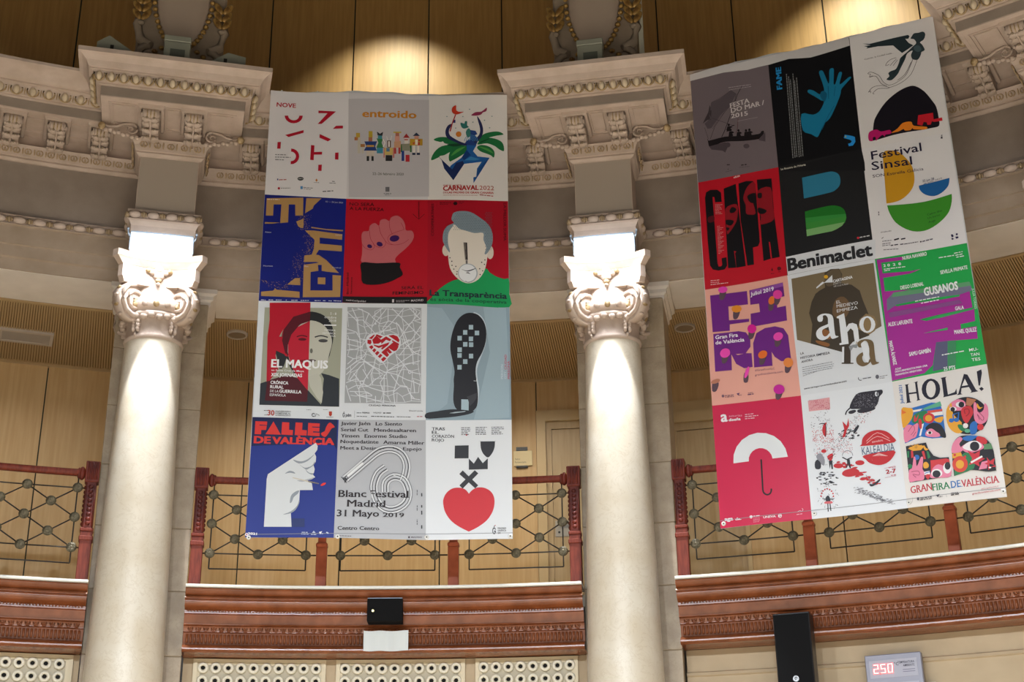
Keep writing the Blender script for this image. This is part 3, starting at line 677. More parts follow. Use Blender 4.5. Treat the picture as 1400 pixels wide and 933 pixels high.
# cartouches standing on the projecting cornices
for i, th in enumerate(COLS):
    z0 = 7.14+ZC
    t = thing('cartouche', 'plaster cartouche with beaded oval shield above the column '+CNAMES[i], 'cartouche', (9.8*sin(R_(th)), 9.8*cos(R_(th)), z0), -R_(th), 'cartouches')
    bm = bmesh.new(); box(bm, -.40, .40, -.42, -.1, 0, 1.7, 0, .02); box(bm, -.45, .45, -.44, -.08, 1.5, 1.62); mk('backing_slab', bm, mat('cartouche_grey', '9c8a76', .7, noise=('8f7e6a', 6)), t)
    cz = 1.06; rx, rz_ = .25, .60
    bm = bmesh.new(); ball(bm, (0, -.43, cz), (rx, .09, rz_), 0, 28, 18); sh = mk('shield', bm, mat('shield_plaster', 'a89584', .7), t)
    for k in range(52):
        a = 2*pi*k/52
        bm = None
        if k == 0:
            b2 = bmesh.new(); ball(b2, (0, 0, 0), (.026, .024, .022), 0, 8, 5); BD = mesh_of('rim_bead', b2, [goldleaf])
        inst(BD, 'rim_bead', sh, (rx*1.08*sin(a), -.455, cz-rz_*1.04*cos(a)))
    for s in (-1, 1):
        bm = bmesh.new(); spiral(bm, s*.27, -.47, .30, .12, 1.6, -s, .035, 0, ph=pi/2); tube(bm, [(s*.27, -.46, .42), (s*.36, -.44, .5), (s*.40, -.44, .66), (s*.37, -.44, .8)], lambda q: .05-.01*q, 8)
        for k in range(7): ball(bm, (s*(.16+.03*(k % 3)), -.50, .12+.045*k), (.03, .03, .02), 1, 7, 5)
        tube(bm, [(s*.1, -.47, .06), (s*.2, -.48, .1), (s*.33, -.46, .16)], .03, 6)
        mk('scroll', bm, [mat('cartouche_grey', '9c8a76', .7), goldleaf], t)
        for k in range(3):
            for q in (-1, 1):
                bm = bmesh.new(); ball(bm, (0, 0, .06), (.032, .020, .070), 0, 10, 7)
                o = mk('gilded_leaf', bm, goldleaf, t, True, loc=(s*.37+q*.012, -.475, .70+.085*k)); o.rotation_euler = (0, q*.55, 0)
        bm = bmesh.new(); ball(bm, (s*.37, -.47, .66), (.035, .03, .025)); mk('leaf_tie', bm, mat('cartouche_grey', '9c8a76', .7), t)
    if i == 1:
        bm = bmesh.new(); box(bm, .41, .455, -.43, -.38, 0, 1.7); mk('white_strip', bm, mat('cool_white_strip', 'c4c0ac', .6), t)
    # lamp box standing on the ledge in front
    b_ = thing('lamp_box', 'grey metal lamp box at the foot of the cartouche '+CNAMES[i], 'lamp', (9.8*sin(R_(th)), 9.8*cos(R_(th)), z0), -R_(th), 'lamp boxes on the cornices')
    x = -.01
    bm = bmesh.new(); box(bm, x-.115, x+.115, -.86, -.74, 0, .24, 0, .006); mk('body', bm, greymetal, b_)
    bm = bmesh.new(); box(bm, x-.12, x+.12, -.868, -.735, .242, .30, 0, .006); mk('lid', bm, greymetal, b_)
    bm = bmesh.new(); box(bm, x-.06, x+.07, -.864, -.859, .07, .16); mk('recess', bm, mat('recess_dark', '55584e', .6), b_)
    if i == 0:
        for s, lb in ((-1, 'left'), (1, 'right')):
            w_ = thing('wedge_floodlight', 'grey-green wedge-shaped lamp on the cornice, %s of the left column lamp box' % lb, 'lamp', (9.8*sin(R_(th)), 9.8*cos(R_(th)), z0), -R_(th))
            bm = bmesh.new()
            pr = [(-.70, 0), (-.70, .14), (-.60, .22), (-.30, .02), (-.30, 0)] if s < 0 else [(.24, 0), (.24, .04), (.44, .19), (.60, .16), (.60, 0)]
            A = [bm.verts.new((x_, -.86, z_)) for x_, z_ in pr]; B = [bm.verts.new((x_, -.70, z_)) for x_, z_ in pr]
            bm.faces.new(A); bm.faces.new(B)
            for k in range(5): bm.faces.new((A[k], A[(k+1) % 5], B[(k+1) % 5], B[k]))
            mk('body', bm, greymetal, w_)
            bm = bmesh.new(); xx = -.57 if s < 0 else .42; box(bm, xx-.015, xx+.015, -.866, -.86, .05, .12); mk('latch', bm, iron, w_)

# ================================================================ BANNERS
ART = {}
ART['P1']=('dedbdf','white poster with scattered red letter fragments',[[-1.0852, 7.1181], [-0.3666, 7.0811], [-0.3537, 5.9826], [-1.0764, 6.0202]],'''
t|b3122c|1|62 -174 235 -184 45.4|NOVE|2|0
p|b3122c|1|304 -269 301 -295 291 -318 273 -336 251 -347 226 -352 200 -348 177 -336 158 -318 145 -295 139 -270 171 -269 174 -285 182 -299 194 -311 208 -318 224 -320 240 -318 254 -310 264 -299 271 -285 273 -269
p|b3122c|1|445 -218 607 -234 481 -361 444 -362 529 -250 446 -246
p|b3122c|1|584 -417 612 -386 676 -385 676 -414
p|b3122c|1|155 -478 320 -425 320 -454 187 -500
p|b3122c|1|468 -469 573 -526 545 -547 467 -507
p|b3122c|1|91 -555 121 -552 121 -624 91 -624
p|b3122c|1|217 -621 240 -625 261 -637 278 -656 289 -680 293 -706 289 -732 279 -755 263 -772 242 -783 220 -785 220 -753 234 -751 246 -745 256 -734 262 -720 264 -705 262 -689 255 -675 245 -664 232 -656 218 -654
p|b3122c|1|394 -584 425 -589 425 -743 393 -739
p|b3122c|1|422 -658 497 -656 497 -685 424 -685
p|b3122c|1|615 -666 646 -664 647 -738 616 -736
p|b3122c|1|469 -791 500 -789 500 -855 469 -853
g|6a6a70|1|77 -690 172 -692 8 78 -716 216 -718 8 79 -742 157 -745 8
p|2a3a7a|1|108 -935 118 -935 119 -952 109 -952
g|b04040|1|124 -952 199 -949 8
s|3a3a3c|1|344 -935 341 -943 334 -950 323 -953 311 -954 300 -950 292 -943 289 -935 291 -927 299 -920 309 -917 322 -917 333 -920 341 -927
g|c0c0c0|2|296 -938 337 -938 6
p|c07830|2|458 -932 470 -951 459 -967 449 -951
g|6a6a70|2|436 -975 486 -978 5 575 -981 631 -983 6
g|5a5a60|2|598 -964 628 -967 7
s|b3122c|2|140 -1035 139 -1040 136 -1045 132 -1047 127 -1047 123 -1045 120 -1040 118 -1035 119 -1030 122 -1026 126 -1023 131 -1023 135 -1026 138 -1030
g|6a6a70|3|147 -1038 230 -1035 6 345 -1027 429 -1035 6 348 -1040 411 -1048 5
p|4a86c0|3|319 -1012 340 -1012 341 -1042 320 -1042
g|4a4a50|3|519 -1070 613 -1062 9
''')
ART['P2']=('d2cfd3','pale grey poster with a row of colourful toy figures',[[-0.3666, 7.0811], [0.3657, 7.0598], [0.3712, 5.9663], [-0.3537, 5.9826]],'''
p|bdb9be|1|-1 -69 736 -67 747 -1082 32 -1082
t|c47f1e|2|133 -260 620 -267 76.2|entroido|3|0
t|4a4f40|2|238 -857 518 -863 24.5|22–26 febreiro 2020|1|0
p|4a4a50|2|358 -980 368 -980 369 -1028 359 -1028
p|4a4a50|2|370 -980 380 -980 381 -1028 371 -1028
p|4a4a50|2|382 -980 392 -980 393 -1028 383 -1028
g|5a5a60|2|343 -1050 410 -1052 7 353 -1063 400 -1065 5
p|b89838|2|78 -425 114 -425 115 -471 79 -471
p|c0b8a8|2|94 -474 120 -474 125 -637 99 -637
p|b06a3a|2|65 -467 98 -467 99 -502 66 -502
p|a8703c|2|98 -540 161 -540 162 -571 99 -571
p|c0b8a8|2|133 -571 152 -571 154 -637 135 -637
p|b8a030|3|192 -407 227 -407 229 -471 194 -471
p|a86a4a|3|192 -471 226 -471 227 -512 194 -513
p|283e78|3|156 -513 271 -512 255 -564 271 -609 153 -609 176 -564
p|c8bcb0|3|177 -609 249 -609 251 -667 179 -667
p|2a2a2c|3|181 -664 203 -664 204 -715 182 -715
p|2a2a2c|3|224 -662 243 -661 245 -714 225 -714
p|c89848|4|178 -551 245 -551 246 -571 178 -571
p|2a2a30|5|266 -411 295 -434 324 -414 317 -457 274 -451
p|3f8a96|5|276 -453 315 -453 316 -487 277 -487
p|3a7a48|5|265 -482 325 -485 312 -526 332 -581 265 -579 283 -526
p|3f8aa6|5|270 -579 325 -579 327 -637 271 -637
l|e8e0d8|5|321 -487 343 -529 327 -570|7.5
k|e8e0dc|5|356 -459 367 -501 402 -454 393 -501|3.8
p|5a4030|5|362 -504 396 -504 397 -577 364 -577
p|c8b068|5|340 -579 417 -579 418 -653 341 -653
p|c07870|5|332 -577 342 -577 344 -681 332 -681
p|c07870|5|416 -577 429 -577 431 -683 416 -683
p|2a2a2c|5|351 -656 411 -656 412 -716 352 -716
p|5a7a98|6|356 -581 387 -581 387 -619 357 -619
p|e8e4e0|6|372 -512 386 -512 387 -570 373 -570
p|c8b040|7|416 -412 488 -412 488 -426 416 -426
p|b06a5a|7|435 -417 469 -417 470 -459 436 -459
p|d09888|7|431 -459 474 -459 475 -515 432 -515
p|c89878|7|425 -515 485 -508 489 -577 426 -581
p|b04040|7|426 -581 445 -581 447 -642 427 -642
p|b04040|7|465 -577 484 -577 485 -642 466 -642
p|a83030|7|505 -476 566 -476 534 -431
p|d8d0c8|7|518 -479 554 -478 555 -540 519 -540
p|8a8a78|7|495 -540 578 -535 573 -611 494 -609
p|2f6a3a|7|486 -542 498 -542 499 -625 487 -625
p|2f6a3a|7|569 -548 584 -548 586 -625 570 -625
p|2e4488|7|494 -611 518 -611 520 -716 496 -716
p|b83038|7|531 -653 567 -653 568 -725 532 -725
p|a83030|8|517 -490 550 -490 550 -501 517 -501
p|22304a|9|593 -456 625 -420 658 -456
p|c89080|9|607 -456 646 -456 646 -489 608 -489
p|b8902c|9|567 -487 682 -487 683 -556 568 -556
p|b84030|9|590 -494 662 -494 657 -556 597 -556
p|e0d8d0|9|597 -556 615 -556 616 -632 598 -632
p|e0d8d0|9|635 -556 653 -556 654 -632 636 -632
p|22304a|9|591 -632 619 -632 620 -655 591 -655
p|22304a|9|631 -632 660 -632 661 -655 632 -655
p|e0d8c8|10|615 -494 639 -494 640 -549 616 -549
''')
ART['P3']=('dedad8','white poster with a blue dancing figure and green palm leaves',[[0.3657, 7.0598], [1.086, 7.0619], [1.0847, 5.9668], [0.3712, 5.9663]],'''
s|1f6e3e|1|51 -472 111 -444 196 -454 329 -513 317 -531 184 -518 148 -507 136 -490 111 -496
s|1f6e3e|1|31 -686 58 -604 124 -541 232 -523 329 -534 257 -569 197 -603 149 -634 113 -642 95 -659
s|1f6e3e|1|197 -697 191 -631 232 -555 329 -534 359 -548 341 -603 281 -652 227 -686
s|1f6e3e|1|687 -411 644 -383 572 -387 499 -415 456 -478 486 -495 547 -450 620 -425
s|1f6e3e|1|689 -582 680 -506 632 -464 547 -447 474 -478 450 -520 535 -506 607 -533 643 -564
s|1f6e3e|1|597 -651 601 -589 559 -541 486 -523 444 -548 474 -589 534 -614 570 -630
s|14402a|2|172 -523 269 -512 311 -529 232 -544
s|14402a|2|486 -485 571 -447 535 -472 474 -503
s|4f9a4a|2|209 -645 257 -576 341 -542 293 -583
s|4f9a4a|2|594 -610 546 -561 462 -541 522 -575
s|262a55|3|213 -304 177 -325 157 -388 174 -454 244 -495 329 -534 351 -517 281 -486 202 -430 189 -374 207 -332
s|262a55|3|448 -223 487 -296 501 -380 480 -450 432 -506 420 -478 465 -415 472 -352 453 -268
p|243f80|3|383 -369 432 -378 448 -411 426 -423 452 -453 450 -492 432 -537 389 -545 341 -534 329 -517 353 -478 382 -464
p|1f5a9e|3|351 -527 440 -527 409 -589 450 -644 558 -655 413 -920 411 -861 437 -853 445 -768 486 -699 329 -724 232 -894 174 -809 209 -741 305 -658 353 -610
p|1a2a5a|4|84 -631 131 -686 221 -782 257 -713 317 -693 329 -724 232 -894 150 -775 125 -686
p|143a78|4|351 -576 389 -631 329 -686 305 -658
p|1d4a88|4|443 -853 449 -782 498 -713 546 -672 440 -870
p|3a80b8|4|329 -686 389 -647 474 -672 425 -686
L|4a8ac0|5|375 -485 377 -477 383 -470 392 -468 400 -470 407 -477 409 -485|5.0
L|4a8ac0|5|360 -485 365 -469 376 -457 392 -453 408 -457 419 -469 423 -485|5.0
L|4a8ac0|5|346 -485 352 -462 369 -444 392 -438 415 -444 432 -461 438 -485|5.0
L|4a8ac0|5|331 -485 339 -454 362 -431 392 -423 422 -431 444 -454 452 -485|5.0
s|c43a22|6|253 -107 218 -134 219 -184 255 -205 292 -195 324 -178 282 -178 255 -158
p|a83030|7|246 -205 255 -205 225 -297 205 -388 195 -381 219 -283
p|1f3070|7|224 -262 248 -262 248 -294 224 -294
s|8a3050|7|392 -215 432 -183 487 -176 534 -135 530 -172 499 -186 481 -209 432 -220
s|c8782a|7|303 -414 301 -427 294 -437 284 -443 272 -443 262 -437 255 -427 252 -415 255 -402 262 -392 272 -386 284 -386 294 -391 301 -402
s|2e6e6a|8|295 -294 329 -304 336 -280 355 -280 355 -322 370 -339 329 -356 304 -339
s|3a7a72|8|365 -353 383 -369 383 -430 359 -448 343 -395
s|6a8a90|8|383 -152 380 -157 374 -157 371 -152 374 -148 380 -148
s|6a8a90|8|176 -227 173 -231 167 -231 164 -227 167 -222 173 -222
s|6a8a90|8|322 -229 319 -234 313 -234 310 -229 313 -224 319 -224
s|6a8a90|8|588 -225 585 -230 579 -230 576 -226 579 -221 585 -221
s|6a8a90|8|414 -288 411 -293 405 -293 402 -288 405 -283 411 -283
s|6a8a90|8|566 -345 563 -350 557 -350 554 -345 557 -340 563 -340
s|6a8a90|8|257 -350 254 -355 248 -355 245 -350 248 -345 254 -345
s|6a8a90|8|520 -268 517 -273 511 -273 508 -268 511 -263 517 -263
t|b02a28|8|142 -1002 457 -988 47.2|CARNAVAL|4|0
t|b04a40|8|466 -988 596 -988 43.2|2022|0|0
t|b02a28|8|142 -1030 173 -1030 17.5|DE|0|0
t|b02a28|8|180 -1030 592 -1024 18.8|LAS PALMAS DE GRAN CANARIA|3|0
g|b04a40|8|141 -949 210 -948 6 228 -949 301 -945 6
g|b06a60|8|142 -1050 449 -1047 4
g|a03030|8|467 -1042 591 -1053 8
''')
ART['P4']=('16207a','deep blue poster with broken gold block letters',[[-1.0764, 6.0202], [-0.3537, 5.9826], [-0.3548, 4.9721], [-1.0714, 4.982]],'''
p|b08a58|1|18 -38 341 -30 347 -209 279 -213 273 -100 216 -100 219 -280 150 -287 151 -100 83 -100 83 -213 20 -213
p|b08a58|1|368 -35 502 -37 438 -109 430 -140 364 -188
p|b08a58|1|15 -278 92 -280 147 -283 93 -292 16 -295
p|b08a58|1|290 -271 355 -240 355 -334 332 -334 309 -317
p|b08a58|1|425 -322 558 -342 704 -349 702 -362 581 -354 425 -334
p|b08a58|1|371 -358 448 -358 699 -391 698 -445 502 -426 504 -485 698 -502 700 -558 500 -546 475 -597 437 -599 456 -536 458 -450
p|b08a58|1|376 -603 458 -591 502 -597 570 -646 683 -767 574 -755 532 -749 530 -692 497 -692 504 -749 437 -761 442 -937 633 -934 627 -786 701 -791 700 -994 380 -1003 375 -694 505 -670 483 -664 374 -667
p|b08a58|1|502 -812 567 -812 568 -877 503 -875
p|b08a58|1|348 -821 354 -889 243 -884 269 -856 305 -824
p|b08a58|1|20 -952 122 -943 142 -922 154 -934 350 -951 353 -1008 22 -993
d|b08a58|2|102 -899 2 429 -418 4 77 -859 2 366 -411 3 454 -523 4 310 -715 3 110 -863 5 440 -382 5 386 -258 4 424 -420 4 417 -583 3 260 -881 3 366 -253 2 57 -854 4 317 -656 2 338 -740 3 380 -687 5 427 -576 3 432 -445 3 460 -377 5 360 -805 3 322 -688 5 327 -820 3 362 -675 2 393 -451 5 395 -558 2 385 -565 3 192 -936 5 348 -634 5 418 -550 4 243 -906 5 416 -584 4 372 -771 3 65 -873 4 329 -297 2 339 -254 3 329 -824 2 305 -834 4 350 -820 5 452 -571 3 375 -420 3 249 -738 3 434 -528 4 463 -579 4 375 -656 2 123 -862 4 402 -381 5 352 -347 5 219 -911 4 420 -567 3 47 -868 3 379 -314 5 410 -564 5 396 -575 4 455 -502 5 334 -830 4 346 -298 4 276 -829 3 432 -457 4 166 -909 3 309 -709 3 450 -542 3 425 -431 2 295 -851 3 249 -921 4 48 -848 3 253 -874 5 344 -294 4 35 -860 5 353 -754 2 397 -562 4 373 -207 2 445 -375 3 344 -353 4 312 -343 4 138 -926 5 369 -294 4 340 -714 4 330 -299 2 428 -426 3 376 -482 5 332 -351 2 232 -902 5 326 -672 4 359 -269 2 438 -411 2 285 -928 2 382 -751 3 89 -898 3 416 -486 4 227 -921 2 366 -401 3 291 -770 4 381 -244 4 313 -246 5 82 -904 4 360 -349 3 358 -685 5 36 -854 4 416 -446 3 417 -416 3 215 -902 3 410 -389 2 316 -747 5 342 -850 3 286 -686 5 175 -885 5 381 -412 3 398 -587 5 292 -722 2 80 -873 4 349 -214 3 363 -275 4 373 -323 3 414 -428 3 406 -510 3 364 -822 3 287 -618 4 406 -313 5 346 -677 2 351 -655 4 406 -527 3 219 -915 3 184 -927 3 314 -591 4 395 -331 4 348 -237 4 361 -296 5 306 -658 2 320 -669 3 392 -484 2 394 -417 3 325 -702 3 418 -545 2 391 -730 3 330 -225 3 388 -545 2 312 -861 4 385 -632 5 336 -681 3 158 -913 5 299 -681 4 308 -734 3 315 -649 4 332 -720 4 293 -790 3 236 -911 3 411 -468 3 417 -207 3 378 -216 4 463 -475 5 375 -353 3 63 -859 5 309 -831 3 326 -284 4 326 -297 5 407 -251 3 251 -885 3 410 -381 3 336 -701 3 330 -714 3 438 -480 2 332 -701 3 326 -787 4 258 -881 3 393 -316 2 335 -803 5 362 -215 3 343 -735 5 359 -422 5 356 -284 4 325 -680 4 362 -268 2 330 -263 5 390 -336 3 331 -220 2 468 -411 3 110 -911 3 327 -649 5 300 -720 5 357 -849 5 316 -765 5 364 -245 3 53 -852 5 357 -220 5 364 -793 3 338 -657 2 410 -542 5 423 -284 2 312 -754 2 306 -732 2 441 -591 3 280 -657 4 350 -303 2 358 -552 5 63 -874 2 62 -863 3 357 -288 3 411 -527 4 373 -279 3 371 -337 5 294 -870 2 67 -865 5 312 -850 2 419 -232 2 188 -886 3 368 -760 4 358 -306 5 362 -221 5 328 -299 3 227 -916 4 314 -292 5 383 -320 5 305 -822 3 238 -887 4 401 -715 3 351 -629 3 16 -841 2 445 -499 5 224 -901 3 379 -290 5 132 -897 4 133 -891 5 370 -662 4 460 -598 3 349 -298 2 340 -212 5 280 -823 5 310 -647 3 388 -474 4 404 -761 5 354 -270 3 321 -219 3 391 -450 2 304 -720 4 411 -555 5 418 -381 5 327 -800 5 104 -887 5 442 -514 5 331 -854 4 292 -624 3 303 -637 4 218 -896 5 142 -852 2 334 -347 5 212 -853 4 283 -859 4 33 -847 4 203 -914 5 345 -613 4 352 -299 2 347 -251 5 423 -552 4 348 -722 5 154 -866 5 344 -722 5 415 -225 3 310 -261 3 147 -864 4 411 -401 3 173 -912 4 352 -750 3 388 -340 5 285 -695 2 371 -327 2 411 -388 5 348 -712 5 427 -373 5 423 -580 4 370 -682 2 411 -596 2 137 -921 5 143 -902 4 303 -254 3 378 -310 2 370 -273 5 330 -297 4 422 -595 3 37 -853 3 24 -847 5 58 -854 5 309 -680 2 335 -603 3 384 -585 3 254 -876 2 422 -546 5 343 -205 3 236 -870 4 375 -780 3 398 -243 3 437 -521 4 403 -415 4 337 -277 4 269 -855 5 302 -869 3 415 -484 3 401 -532 4 417 -470 2 405 -517 2 371 -313 2 350 -243 4 404 -463 3 446 -417 4 384 -676 3 332 -522 2 391 -335 4 318 -838 3 198 -916 3 385 -244 4 110 -879 3 328 -235 5 291 -897 4 440 -420 2 386 -302 3 368 -827 4 218 -908 3 373 -573 4 343 -696 4 281 -703 2 384 -216 2 412 -538 4 395 -495 2 430 -483 4 135 -896 4 404 -571 3 403 -287 2 423 -496 5 456 -483 5 414 -480 5 333 -345 5 431 -404 4 291 -789 5 165 -880 4 462 -590 5 387 -434 2 366 -625 2 81 -891 5 229 -885 5 417 -557 4 155 -865 2 335 -661 2 329 -283 3 364 -249 4 179 -923 3 409 -341 3 280 -301 3 419 -499 3 388 -484 4 109 -879 3 281 -668 4 410 -508 2 393 -404 2 14 -840 2 169 -859 4 394 -344 2 413 -452 3 341 -699 4 343 -828 3 395 -206 4 317 -304 3 453 -452 3 453 -537 2 436 -531 5 386 -375 5 227 -888 5 314 -613 4 310 -577 2 421 -412 5 367 -772 2 345 -834 4 371 -255 2 440 -472 4 357 -233 4 213 -859 4 382 -301 4 307 -710 3 438 -401 2 399 -504 4 316 -717 3 397 -466 4 413 -414 3 340 -824 5 368 -226 3 372 -408 3 310 -267 4 403 -393 5 369 -759 4 457 -591 3
d|4a4870|2|189 -926 5 419 -500 5 147 -917 4 397 -519 5 436 -468 3 328 -613 2 336 -267 3 345 -702 2 352 -670 5 353 -229 4 457 -486 3 293 -848 4 346 -724 4 356 -845 5 452 -541 3 285 -682 2 168 -874 3 313 -693 5 442 -376 4 271 -878 5 266 -861 5 334 -296 3 413 -595 2 388 -249 3 405 -392 3 328 -213 3 294 -704 4 351 -695 2 346 -323 3 329 -749 2 314 -239 4 339 -616 5 394 -319 2 296 -828 5 322 -700 2 289 -883 3 274 -800 5 29 -853 4 301 -655 4 306 -675 5 375 -343 5 100 -855 3 331 -334 5 405 -484 2 321 -743 3 347 -339 4 281 -846 4 411 -569 4 326 -687 4 412 -396 5 328 -248 3 58 -881 5 148 -866 3 355 -757 2 333 -280 4 433 -369 5 365 -318 4 351 -478 3 355 -231 3 398 -683 2 332 -300 4 415 -378 2 175 -945 2 424 -400 2 433 -451 2 337 -676 3 317 -230 2 307 -892 4 428 -554 2 361 -602 4 361 -319 2 412 -383 3 326 -711 4 341 -880 4 359 -725 4 368 -590 4 244 -894 4 320 -621 4 29 -843 3 302 -677 5 324 -303 5 335 -328 2 415 -376 3 432 -368 3 405 -537 5 328 -641 5 331 -654 5 343 -703 5 342 -840 2 382 -290 3 345 -858 5 328 -679 5 299 -314 4 339 -230 3 327 -605 3 379 -642 5 352 -277 5 272 -659 3 321 -617 3 379 -315 4 17 -842 5 448 -522 4 411 -369 3 288 -698 4 388 -585 2 394 -571 5 217 -909 5 346 -213 4 365 -207 2 391 -414 5 345 -579 4 227 -937 2 277 -706 4 24 -850 2 353 -260 3 400 -289 5 380 -639 4 357 -217 3 310 -822 3 400 -410 3 340 -323 3 359 -342 3 365 -319 2 128 -917 2 419 -599 5 161 -854 3 337 -273 2 315 -216 5 418 -494 5 232 -916 2 289 -830 3
t|c8c8d8|2|637 -404 695 -406 11.1|2021|0|0
t|c8c8d8|2|625 -721 697 -723 13.3|Festival|0|0
t|c8c8d8|2|26 -712 107 -714 13.3|Mountain|0|0
t|c8c8d8|2|25 -383 76 -385 12.3|Films|0|0
t|c8c8d8|2|380 -712 416 -715 13.3|Doc|0|0
t|c8c8d8|2|539 -75 693 -85 13.8|02 — 26 Jun 2021|0|0
g|e0dcd0|2|23 -53 131 -55 7
g|dcdce8|2|24 -1032 63 -1035 6 89 -1033 128 -1035 6 151 -1034 199 -1035 6 237 -1035 244 -1035 6 283 -1036 337 -1035 6 364 -1036 439 -1035 6 482 -1035 534 -1035 6 554 -1034 576 -1035 6 602 -1034 628 -1036 6 645 -1033 710 -1036 6
''')
ART['P5']=('b51024','red poster with a raised pink fist in a black sleeve',[[-0.3537, 5.9826], [0.3712, 5.9663], [0.3763, 4.9532], [-0.3548, 4.9721]],'''
t|2a0a10|1|29 -67 248 -74 31.7|NO SERÁ|1|0
t|2a0a10|1|31 -111 336 -125 31.6|A LA FUERZA|1|0
t|2a0a10|1|504 -891 696 -891 27.8|SERÁ EL|1|0
t|2a0a10|1|430 -940 697 -939 30.0|FEMINISMO|1|0
k|2a0a10|1|645 -35 647 -211|4.6
l|2a0a10|1|592 -157 647 -211 696 -159|4.6
s|c0656c|1|154 -469 144 -373 159 -325 206 -319 216 -268 258 -241 296 -268 306 -217 348 -203 386 -223 402 -187 455 -171 504 -211 526 -265 535 -319 586 -325 606 -373 588 -433 536 -498 473 -557 444 -599 443 -639 305 -636 157 -629 154 -551
L|a02038|2|154 -451 179 -486 227 -506 257 -486 256 -451 225 -397 212 -313|3.4
L|a02038|2|247 -445 280 -474 328 -486 356 -457 355 -421 314 -349 294 -268|3.4
L|a02038|2|355 -421 386 -451 429 -459|3.4
L|a02038|2|386 -223 391 -289 416 -355|3.4
L|a02038|2|517 -313 458 -331 395 -361 376 -397 391 -439 439 -461 514 -445 561 -409|3.4
L|a02038|2|489 -241 511 -289 516 -313|3.4
s|3a1458|3|477 -391 475 -404 465 -417 449 -426 430 -429 412 -425 399 -416 393 -404 395 -390 405 -377 421 -369 440 -366 458 -369 471 -378
s|3a1458|4|332 -461 327 -469 318 -473 306 -473 294 -468 285 -460 280 -450 280 -440 285 -432 294 -428 306 -429 318 -433 327 -442 332 -452
s|3a1458|5|240 -479 236 -486 228 -489 219 -489 209 -485 202 -479 198 -470 198 -462 202 -456 210 -452 219 -453 229 -456 236 -463 240 -471
s|181416|6|151 -629 284 -636 479 -636 488 -681 516 -749 467 -786 394 -821 289 -842 171 -827 154 -728
p|181416|7|0 -950 728 -969 728 -1034 0 -1009
t|d0c8cc|8|29 -992 199 -1006 14.9|madrid.es/igualdad|1|0
p|d0c8cc|8|427 -985 444 -985 444 -1014 427 -1014
g|c0b8bc|8|461 -999 576 -1001 4 461 -1011 534 -1013 4
t|d0c8cc|8|591 -1010 698 -1007 18.4|MADRID|1|0
t|2a0a10|8|50 -931 43 -725 18.9|8m–Madrid|0|0
t|2a0a10|8|79 -927 76 -768 15.7|feminista|0|0
''')
